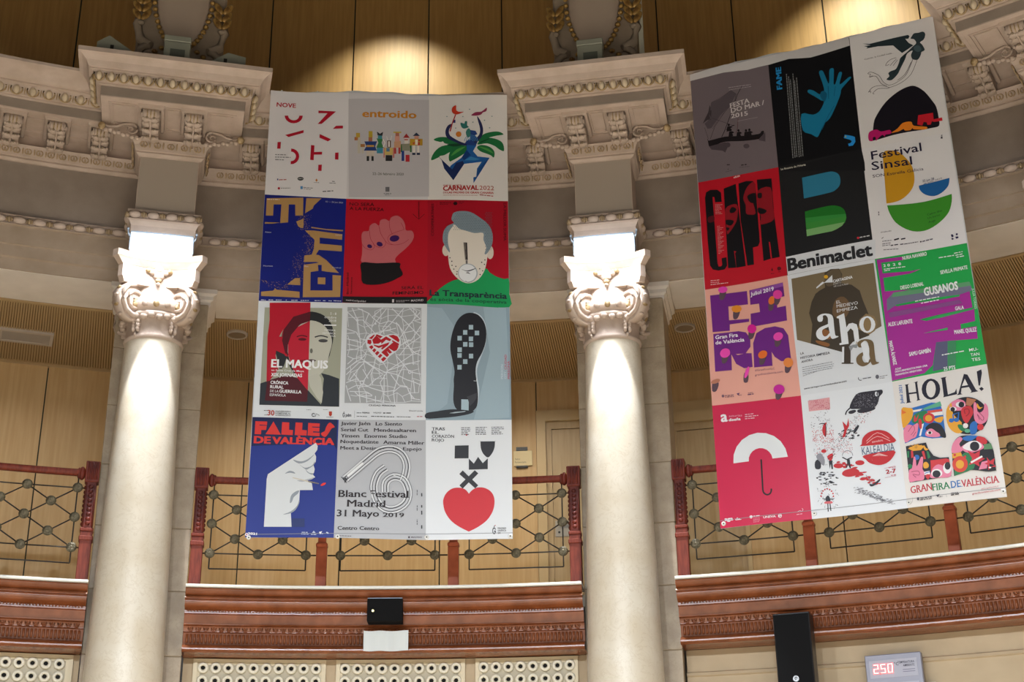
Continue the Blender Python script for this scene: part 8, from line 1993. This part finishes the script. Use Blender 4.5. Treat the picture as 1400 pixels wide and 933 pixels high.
ART['Q12']=('dcd8d6','off-white poster with HOLA! above four bright mosaics of drawn figures',[[0.3718, 3.8741], [1.0852, 3.9096], [1.0869, 2.8569], [0.3714, 2.8588]],'''
p|1e1a2c|1|92 -42 126 -39 115 -48 115 -112 171 -113 171 -36 159 -34 193 -28 187 -41 188 -176 199 -183 165 -186 173 -176 172 -126 116 -125 117 -184 128 -191 84 -194 92 -185 98 -51
p|1e1a2c|1|351 -119 342 -151 324 -176 299 -191 272 -194 247 -183 227 -162 215 -132 214 -98 223 -66 242 -40 266 -25 293 -23 319 -34 339 -56 350 -86 351 -119 318 -114 319 -88 314 -65 304 -48 291 -41 277 -44 263 -57 253 -78 247 -103 247 -129 252 -152 262 -169 275 -176 289 -173 302 -160 312 -139 318 -114
p|1e1a2c|1|365 -29 408 -25 400 -37 402 -172 454 -159 469 -132 468 -179 364 -189 370 -177 371 -40
p|1e1a2c|1|538 -22 563 -31 609 -162 624 -177 565 -181 575 -170 561 -133 507 -135 497 -176 507 -185 464 -186 478 -175
p|1e1a2c|1|633 -16 668 -3 669 -32 642 -133 632 -131
p|1e1a2c|1|632 -155 652 -145 666 -163 647 -178
p|dcd8d6|2|540 -62 556 -117 511 -118
t|2a68b0|2|67 -192 70 -41 24.2|Juliol 2021|2|1
t|b82c3c|2|39 -909 196 -901 54.9|GRAN|2|1
t|1c7a4a|2|200 -909 324 -907 52.2|FIRA|2|1
t|2468b0|2|336 -906 403 -904 52.0|DE|2|1
t|b82c3c|2|412 -908 674 -904 54.3|VALÈNCIA|2|1
p|2468b8|2|45 -234 126 -238 273 -218 337 -232 348 -323 344 -510 244 -504 164 -477 40 -514
s|e0a02c|3|45 -234 96 -233 131 -251 122 -303 102 -339 68 -373 38 -382
p|e07028|3|45 -239 80 -270 45 -278
s|26784a|3|117 -315 163 -282 230 -279 222 -343 188 -377 118 -361
p|5aa888|3|203 -256 339 -217 346 -257 213 -270
p|e8e0d8|3|127 -258 203 -256 182 -272 128 -275
p|d05040|3|236 -280 346 -281 346 -299 236 -300
p|e8e4e0|3|236 -300 345 -301 347 -329 236 -326
s|c83038|4|283 -346 276 -363 263 -375 245 -381 226 -378 210 -368 200 -352 198 -333 204 -316 218 -304 236 -298 255 -301 271 -311 281 -327
s|e0a02c|5|264 -344 260 -355 252 -363 241 -366 229 -364 219 -358 213 -348 212 -337 216 -326 224 -318 235 -315 247 -316 256 -323 263 -333
s|c83038|6|127 -329 140 -299 146 -330 168 -296 154 -340 131 -353
s|e080a0|6|41 -505 42 -408 81 -368 116 -380 153 -366 150 -411 129 -472 91 -487
s|e0a02c|6|281 -352 342 -341 342 -367 318 -389 284 -372
s|c83038|7|162 -345 178 -337 184 -370 176 -415 161 -406
p|e8e4e8|7|181 -383 198 -376 165 -472 151 -470
s|1c1a22|7|211 -406 259 -381 316 -402 344 -464 344 -513 305 -497 274 -454 211 -432
s|e080a0|8|200 -476 211 -439 248 -425 280 -455 301 -474 302 -497 251 -496
s|e8e4e8|9|251 -460 248 -466 242 -470 233 -471 223 -470 215 -466 210 -460 209 -454 211 -448 218 -444 227 -443 236 -444 244 -448 250 -454
s|1c1a22|10|244 -459 242 -464 239 -467 234 -469 230 -468 226 -465 223 -461 223 -456 224 -451 228 -448 232 -446 237 -447 241 -449 243 -454
L|8a2c50|11|74 -426 116 -380 123 -420 92 -454|3.0
L|8a2c50|11|105 -469 133 -434|3.0
s|1c1a22|11|668 -382 645 -444 597 -489 533 -509 467 -499 410 -463 375 -405 368 -339 391 -276 440 -230 504 -211 571 -221 627 -259 662 -316
s|e080a0|12|409 -247 470 -221 519 -251 506 -307 446 -311 403 -279
s|e0a02c|12|378 -288 419 -245 420 -333 470 -405 471 -482 424 -488 382 -444 367 -377
s|e8e4e8|13|514 -272 509 -281 499 -288 486 -291 471 -288 459 -282 451 -273 449 -262 453 -253 463 -246 477 -244 491 -246 504 -252 512 -262
s|e8e4e8|14|450 -299 447 -306 439 -311 428 -313 417 -312 407 -307 401 -299 399 -291 402 -284 410 -279 421 -277 432 -278 442 -283 449 -291
s|1c1a22|15|510 -271 507 -281 500 -288 491 -291 482 -290 474 -284 469 -275 469 -265 472 -256 479 -248 488 -245 497 -247 505 -252 510 -261
s|1c1a22|16|438 -300 436 -307 430 -313 423 -315 416 -314 410 -310 406 -303 406 -295 408 -287 414 -282 420 -279 428 -280 434 -285 438 -292
p|b07050|17|535 -218 602 -244 555 -289 521 -277
s|c83038|17|481 -316 508 -288 555 -291 566 -342 543 -383 508 -423 484 -381
s|e080a0|17|578 -273 598 -272 598 -334 617 -349 644 -327 656 -280 675 -313 667 -395 635 -435 594 -438 567 -393
s|e0a02c|17|604 -273 598 -301 615 -323 640 -308 623 -309 613 -295
l|2468b8|18|418 -391 419 -340 462 -329 450 -389|10.6
s|2468b8|18|420 -387 417 -394 411 -399 403 -401 395 -400 388 -396 384 -389 383 -382 386 -375 391 -370 399 -368 408 -369 415 -374 419 -380
s|2468b8|18|458 -388 455 -395 449 -400 441 -402 433 -401 426 -396 422 -390 421 -382 423 -376 429 -371 437 -368 445 -370 452 -374 457 -380
L|8a1828|18|507 -346 505 -313 535 -311 536 -344 510 -366|6.1
L|8a2c50|18|596 -333 635 -390 621 -414 593 -359 604 -405|3.8
s|2468b8|18|530 -439 562 -412 583 -434 567 -508 526 -509
s|26784a|18|444 -424 478 -432 497 -467 471 -482 446 -453
s|e8e0e0|18|516 -442 513 -451 507 -457 500 -460 491 -459 484 -454 480 -446 480 -437 482 -429 488 -422 496 -420 505 -421 511 -426 516 -433
s|c83038|18|625 -468 621 -479 614 -486 604 -490 594 -489 585 -482 580 -473 579 -462 583 -451 590 -443 600 -440 610 -441 619 -447 624 -457
s|e0a02c|18|388 -400 470 -405 461 -423 397 -418
s|5aa888|18|527 -485 524 -491 518 -496 509 -497 500 -496 492 -492 487 -486 486 -479 489 -473 495 -468 504 -467 513 -468 521 -472 526 -478
p|1c1a22|18|44 -538 196 -531 205 -580 239 -642 284 -665 348 -669 347 -817 40 -825
p|e0a02c|19|58 -559 121 -536 184 -557 151 -585 92 -583
k|e0a02c|20|119 -555 172 -562 119 -555 160 -577 119 -555 132 -584 119 -555 99 -579 119 -555 74 -565 119 -555 66 -547 119 -555 78 -532 119 -555 106 -526 119 -555 139 -531 119 -555 164 -545|3.0
s|1c1a22|20|131 -556 129 -561 125 -564 120 -565 115 -564 111 -562 108 -558 107 -553 109 -549 113 -546 117 -545 123 -545 127 -548 130 -552
s|e0a02c|21|179 -550 174 -575 188 -594 211 -584 194 -578
p|c83038|21|78 -581 92 -578 92 -634 73 -638
p|26784a|21|50 -578 65 -582 57 -630 45 -628
p|c83038|21|156 -598 174 -594 180 -659 166 -660
p|26784a|21|191 -597 206 -605 215 -651 196 -661
s|e080a0|21|38 -818 46 -730 70 -715 92 -634 106 -643 107 -707 144 -642 161 -650 146 -731 154 -757 145 -817 88 -819
s|2468b8|21|134 -640 131 -649 125 -655 117 -658 109 -657 102 -652 97 -644 96 -635 99 -627 105 -620 113 -617 122 -619 129 -623 133 -631
s|e0a02c|21|156 -694 178 -682 196 -706 187 -730 158 -730
p|e8e4e8|21|154 -757 196 -756 196 -782 155 -783
p|c83038|21|212 -676 329 -676 349 -688 344 -817 201 -811
s|26784a|21|73 -702 70 -710 65 -715 58 -718 51 -717 45 -712 41 -706 40 -698 43 -690 48 -685 55 -682 62 -683 68 -688 72 -694
s|e080a0|22|195 -810 207 -764 231 -729 266 -715 311 -733 350 -720 344 -817 265 -819
s|e8e4e8|23|285 -787 280 -800 267 -810 251 -814 233 -812 218 -804 209 -791 206 -777 212 -763 224 -753 241 -749 258 -751 273 -760 283 -772
s|e8e4e8|24|356 -756 350 -773 340 -787 327 -794 314 -792 303 -782 297 -766 296 -748 301 -730 311 -716 324 -710 338 -711 349 -721 355 -737
s|1c1a22|25|272 -791 267 -803 258 -812 246 -816 233 -814 222 -807 215 -797 214 -784 218 -772 227 -763 240 -759 253 -761 264 -768 270 -779
s|1c1a22|26|351 -739 347 -751 340 -761 331 -765 322 -764 314 -757 310 -746 309 -733 313 -720 320 -711 329 -706 338 -707 346 -714 350 -725
L|8a2c50|27|61 -745 114 -746 116 -778 70 -765 91 -793|3.8
L|2468b8|27|159 -770 199 -763|6.1
s|c83038|27|160 -790 181 -780 197 -794 176 -821
s|1c1a22|27|373 -647 389 -573 431 -525 490 -517 570 -532 635 -569 666 -636 671 -724 668 -811 668 -814 613 -816 557 -803 501 -790 431 -793 367 -820 367 -820
s|e080a0|28|372 -634 390 -567 443 -523 463 -545 435 -579 452 -632 404 -645
s|2468b8|28|465 -532 513 -521 570 -532 557 -545 519 -565 474 -553
s|c83038|28|570 -534 620 -551 635 -581 618 -604 564 -578
p|5a8a60|28|607 -603 659 -600 668 -646 604 -643
p|26784a|28|461 -652 519 -654 530 -743 514 -781 466 -797 370 -820 380 -723
p|e0a02c|28|373 -647 439 -643 446 -682 373 -685
s|e080a0|29|443 -612 476 -585 530 -567 586 -587 603 -634 495 -657
s|e8e4e8|30|455 -607 507 -570 565 -572 594 -614 555 -644 498 -638
s|1c1a22|31|575 -615 570 -630 559 -641 545 -646 530 -644 518 -636 510 -622 509 -606 514 -590 525 -579 539 -574 554 -576 567 -585 574 -599
s|d0402c|32|476 -742 467 -768 449 -788 426 -797 401 -794 381 -779 368 -756 366 -728 375 -702 393 -682 417 -673 441 -676 462 -691 474 -715
s|e0a02c|33|449 -740 444 -754 434 -765 422 -770 409 -768 399 -760 392 -747 391 -733 396 -718 405 -708 418 -703 431 -705 441 -713 448 -725
p|c82c3c|35|486 -637 535 -668 575 -649 565 -698 603 -715 554 -740 559 -772 519 -742 483 -750 513 -703
p|e8e4e8|36|584 -688 498 -726 502 -740 588 -701
p|e080a0|36|577 -737 624 -731 605 -791 547 -795
p|c82c3c|37|616 -705 635 -738 672 -718 657 -760 672 -787 640 -785 614 -807 617 -767 593 -752 617 -745
p|1c1a22|38|627 -756 664 -773 628 -787
s|e8e4e8|38|637 -789 636 -791 633 -793 629 -794 625 -793 622 -791 620 -789 619 -786 620 -784 623 -782 627 -781 631 -782 634 -783 637 -786
s|c83038|38|402 -661 397 -668 389 -669 384 -663 385 -654 392 -650 399 -652
s|c83038|38|472 -685 468 -693 460 -693 454 -687 455 -679 462 -674 470 -677
t|c05060|38|545 -949 671 -942 12.2|#GranFiraVLC|0|0
t|b82c3c|38|477 -978 679 -968 13.5|granfiravalencia.com|1|0
s|4a4650|38|96 -961 92 -969 85 -972 79 -968 77 -959 81 -950 88 -948 94 -952
g|4a4650|38|102 -962 191 -960 6 100 -974 190 -972 6
p|3a3640|38|218 -949 247 -945 232 -968
g|5a5660|38|242 -969 267 -967 5 327 -952 379 -951 5
g|3a3640|38|326 -967 384 -964 8
k|8a8690|38|49 -945 40 -982 293 -950 294 -975|1.8
''')
def wave(which, x, z):
    k = 0 if which == 'P' else 1.7
    w = .010*sin(3.4*x+1.1*z+k)+.007*sin(2.0*z+k*2+1.3*x)+.005*sin(5.0*x-1.5*z+k)
    w += .009*max(0, (z-3.75)/.45)*sin(5.5*x+k)
    return w
LYR = .00035
def smooth_closed(p, closed=True):
    "Catmull-Rom outline; a point given twice stays a sharp corner"
    q_, cor = [], []
    for a in p:
        if q_ and abs(a[0]-q_[-1][0])+abs(a[1]-q_[-1][1]) < 1e-5: cor[-1] = True
        else: q_.append(a); cor.append(False)
    if closed and len(q_) > 3 and abs(q_[0][0]-q_[-1][0])+abs(q_[0][1]-q_[-1][1]) < 1e-5: q_.pop(); cor.pop(); cor[0] = True
    p = q_; n = len(p); out = []
    for i in range(n if closed else n-1):
        j = (i+1) % n; p1, p2 = p[i], p[j]
        p0 = p1 if (cor[i] or (not closed and i == 0)) else p[i-1]
        p3 = p2 if (cor[j] or (not closed and i+2 >= n)) else p[(i+2) % n]
        for q in (0, .34, .67):
            out.append(tuple(.5*((2*p1[k])+(-p0[k]+p2[k])*q+(2*p0[k]-5*p1[k]+4*p2[k]-p3[k])*q*q+(-p0[k]+3*p1[k]-3*p2[k]+p3[k])*q**3) for k in (0, 1)))
    if not closed: out.append(p[-1])
    return out
def clean(p):
    out = []
    for q in p:
        if not out or (abs(q[0]-out[-1][0])+abs(q[1]-out[-1][1])) > 2e-4: out.append(q)
    if len(out) > 1 and abs(out[0][0]-out[-1][0])+abs(out[0][1]-out[-1][1]) < 2e-4: out.pop()
    return out
def poly(bm, p, y, mi):
    p = clean(p)
    if len(p) < 3: return
    V = [bm.verts.new((a, y, b)) for a, b in p]
    if len(p) <= 4 and len(p) == 3: tri = [(0, 1, 2)]
    else: tri = tessellate_polygon([[Vector((a, b, 0)) for a, b in p]])
    for t in tri:
        try: fc = bm.faces.new([V[i] for i in t]); fc.material_index = mi
        except ValueError: pass
def ribbon(bm, p, w, y, mi):
    p = clean(p) if len(p) > 2 else p
    L_, R2 = [], []
    for i, q in enumerate(p):
        a = p[max(0, i-1)]; b = p[min(len(p)-1, i+1)]
        dx, dy = b[0]-a[0], b[1]-a[1]; l = math.hypot(dx, dy) or 1
        L_.append((q[0]-dy/l*w/2, q[1]+dx/l*w/2)); R2.append((q[0]+dy/l*w/2, q[1]-dx/l*w/2))
    VL = [bm.verts.new((a, y, b)) for a, b in L_]; VR = [bm.verts.new((a, y, b)) for a, b in R2]
    for i in range(len(p)-1):
        fc = bm.faces.new((VL[i], VL[i+1], VR[i+1], VR[i])); fc.material_index = mi
ROWY = {}
def cut_and_drape(bm, which, Zb, fine=True):
    bm.normal_update(); bmesh.ops.triangulate(bm, faces=[fc for fc in bm.faces if len(fc.verts) > 4], ngon_method='EAR_CLIP')
    if fine:
        xs = [v.co.x for v in bm.verts]; zs = [v.co.z for v in bm.verts]
        if xs:
            for i in range(int(min(xs)/.06)-1, int(max(xs)/.06)+2):
                bmesh.ops.bisect_plane(bm, geom=bm.verts[:]+bm.edges[:]+bm.faces[:], dist=1e-5, plane_co=(i*.06, 0, 0), plane_no=(1, 0, 0))
            for i in range(int(min(zs)/.09)-1, int(max(zs)/.09)+2):
                bmesh.ops.bisect_plane(bm, geom=bm.verts[:]+bm.edges[:]+bm.faces[:], dist=1e-5, plane_co=(0, 0, i*.09), plane_no=(0, 0, 1))
    bmesh.ops.triangulate(bm, faces=bm.faces[:])
    for v in bm.verts: v.co.y += wave(which, v.co.x, v.co.z)
def build_banner(which, th, label):
    Zb = 2.87
    root = thing('hanging_banner', label, 'banner', pt(th, 9.1, Zb), -R_(th))
    ks = [k for k in ART if k[0] == which]
    # cloth
    bm = bmesh.new()
    q0, q1 = ART[which+'1'][2][0], ART[which+'3'][2][1]; q2, q3 = ART[which+'12'][2][2], ART[which+'10'][2][3]
    nx, nz = 40, 60; g = []
    for j in range(nz+1):
        v = j/nz; row = []
        for i in range(nx+1):
            u = i/nx
            X = (q0[0]*(1-u)+q1[0]*u)*(1-v)+(q3[0]*(1-u)+q2[0]*u)*v; Zz = (q0[1]*(1-u)+q1[1]*u)*(1-v)+(q3[1]*(1-u)+q2[1]*u)*v
            row.append(bm.verts.new((X-.03, .010, Zz-Zb+(.006*sin(u*40) if j == 0 else 0))))
        g.append(row)
    for j in range(nz):
        for i in range(nx): bm.faces.new((g[j][i], g[j+1][i], g[j+1][i+1], g[j][i+1]))
    for v in bm.verts: v.co.y += wave(which, v.co.x, v.co.z)
    mk('cloth', bm, art_mat('c9cbcf'), root, True)
    for kk in ks:
        base, lab, quad, data = ART[kk]
        ox, oz = int(quad[0][0]*1000)/1000-.03, int(quad[0][1]*1000)/1000-Zb
        mats, idx = [], {}
        def mi(h):
            if h not in idx: idx[h] = len(mats); mats.append(art_mat(h))
            return idx[h]
        bm = bmesh.new(); poly(bm, [(a-.03, b-Zb) for a, b in quad], 0, 0); cut_and_drape(bm, which, Zb)
        sheet = mk('poster', bm, art_mat(base), root, True, label=lab)
        art = bmesh.new(); let = bmesh.new(); lm, li = [], {}
        def lmi(h):
            if h not in li: li[h] = len(lm); lm.append(art_mat(h))
            return li[h]
        rnd = random.Random(kk)
        for line in data.strip().split('\n'):
            s = line.split('|'); kind, colr, ly = s[0], s[1], int(s[2]); v = [float(a) for a in s[3].split()]
            y = -.0016-LYR*ly
            if kind in 'ps':
                p = [(ox+v[i]/1000, oz+v[i+1]/1000) for i in range(0, len(v), 2)]
                if kind == 's': p = smooth_closed(p)
                poly(art, p, y, mi(colr))
            elif kind in 'lL':
                p = [(ox+v[i]/1000, oz+v[i+1]/1000) for i in range(0, len(v), 2)]
                if kind == 'L': p = smooth_closed(p, False)
                ribbon(art, p, float(s[4])/1000, y-LYR*.5, mi(colr))
            elif kind == 'k':
                for i in range(0, len(v), 4): ribbon(art, [(ox+v[i]/1000, oz+v[i+1]/1000), (ox+v[i+2]/1000, oz+v[i+3]/1000)], float(s[4])/1000, y-LYR*.5, mi(colr))
            elif kind == 'd':
                for i in range(0, len(v), 3):
                    h = v[i+2]/2000; x, z = ox+v[i]/1000, oz+v[i+1]/1000
                    poly(art, [(x-h, z-h), (x+h, z-h), (x+h, z+h), (x-h, z+h)], y-LYR*.5, mi(colr))
            elif kind == 'g':
                for i in range(0, len(v), 5):
                    x0, z0, x1, z1, h = [a/1000 for a in v[i:i+5]]; l = math.hypot(x1-x0, z1-z0); ux, uz = (x1-x0)/l, (z1-z0)/l; q = 0
                    while q < l-.004:
                        w = min(l-q, h*rnd.uniform(1.5, 5)); a = (ox+x0+ux*q, oz+z0+uz*q); b = (a[0]+ux*w, a[1]+uz*w)
                        poly(let, [a, b, (b[0]-uz*h, b[1]+ux*h), (a[0]-uz*h, a[1]+ux*h)], y-LYR*.6, lmi(colr)); q += w+h*.8
            elif kind == 't':
                x0, z0, x1, z1, h = [a/1000 for a in v]; txt, bold, serif = s[4], int(s[5]), int(s[6])
                vs, fs = text_mesh(txt, bold, serif)
                a0 = min(a for a, b in vs); a1 = max(a for a, b in vs); hb = .69 if bold < 5 else .74
                if txt.islower() and not any(c in txt for c in 'bdfhklt'): hb = .52
                l = math.hypot(x1-x0, z1-z0); ux, uz = (x1-x0)/l, (z1-z0)/l
                if abs(uz) < .5: ux, uz = 1, (z1-z0)/(x1-x0); nxv, nzv = 0, 1; l = (x1-x0)
                else: nxv, nzv = -uz, ux
                sx = l/(a1-a0); sy = h/hb
                w_ = .008+.0065*bold
                reps = [(-.022, 0), (-.011, 0), (0, 0), (.011, 0), (.022, 0)] if serif else ([(0, 0)] if bold < 2 else [(i_*w_, j_*w_*.6) for i_ in (-1, -.33, .33, 1) for j_ in (-1, 1)])
                for rp, rq in reps:
                    V = [let.verts.new((ox+x0+ux*(a-a0+rp)*sx+nxv*(b+rq)*sy, y-LYR*(.7+rp*3+rq), oz+z0+uz*(a-a0+rp)*sx+nzv*(b+rq)*sy)) for a, b in vs]
                    m_i = lmi(colr)
                    for f_ in fs:
                        try: fc = let.faces.new([V[i] for i in f_]); fc.material_index = m_i
                        except ValueError: pass
                if serif:
                    # hairline serifs under and over the stems
                    st = sorted(set(round((a-a0)*sx, 3) for a, b in vs if abs(b) < .002))
                    last = -1
                    for q in st:
                        if q-last > h*.30:
                            for zz_ in ((0,) if serif else ()): ribbon(let, [(ox+x0+ux*(q-h*.10), oz+z0+uz*q+zz_), (ox+x0+ux*(q+h*.26), oz+z0+uz*q+zz_)], h*.06, y-LYR*.7, m_i)
                            last = q
        if len(art.verts): cut_and_drape(art, which, Zb); mk('picture', art, mats, sheet)
        else: art.free()
        if len(let.verts): cut_and_drape(let, which, Zb); mk('lettering', let, lm, sheet, kind='stuff')
        else: let.free()
    # hem, eyelets and cords
    bm = bmesh.new(); wline = [(q3[0]-.03+(q2[0]-q3[0])*i/40, .055) for i in range(41)]
    ribbon(bm, wline, .004, -.0035, 0)
    for v in bm.verts: v.co.y += wave(which, v.co.x, v.co.z)
    mk('hem_stitch', bm, art_mat('8a8c92'), root)
    for x in (q3[0], q3[0]+.715, q3[0]+1.43, q2[0]-.05):
        x = x-.03+.03; bm = bmesh.new(); lathe(bm, [(.006, -.003), (.012, -.006), (.018, -.002), (.018, .002)], 12)
        lathe(bm, [(.0005, -.001), (.007, -.001)], 8, mi=1)
        for v in bm.verts: v.co = Vector((v.co.x, v.co.z, v.co.y))
        mk('eyelet', bm, [art_mat('e0e0dc'), art_mat('30302e')], root, True, loc=(x, -.006+wave(which, x, .028), .028))
    for i in range(7):
        x = q0[0]+(q1[0]-q0[0])*(i+.3)/6.6-.03; zt = q0[1]+(q1[1]-q0[1])*(i+.3)/6.6-Zb
        bm = bmesh.new(); tube(bm, [(x, .003, zt-.01), (x, .05, zt+.02), (x, .09, zt+.012)], .0035, 5); mk('cord', bm, art_mat('d8d8d0'), root)
    return root
build_banner('P', -1.59, 'large hanging banner of twelve posters on the left, over the bay between the columns')
build_banner('Q', 22.41, 'large hanging banner of twelve posters on the right, seen at a slant')
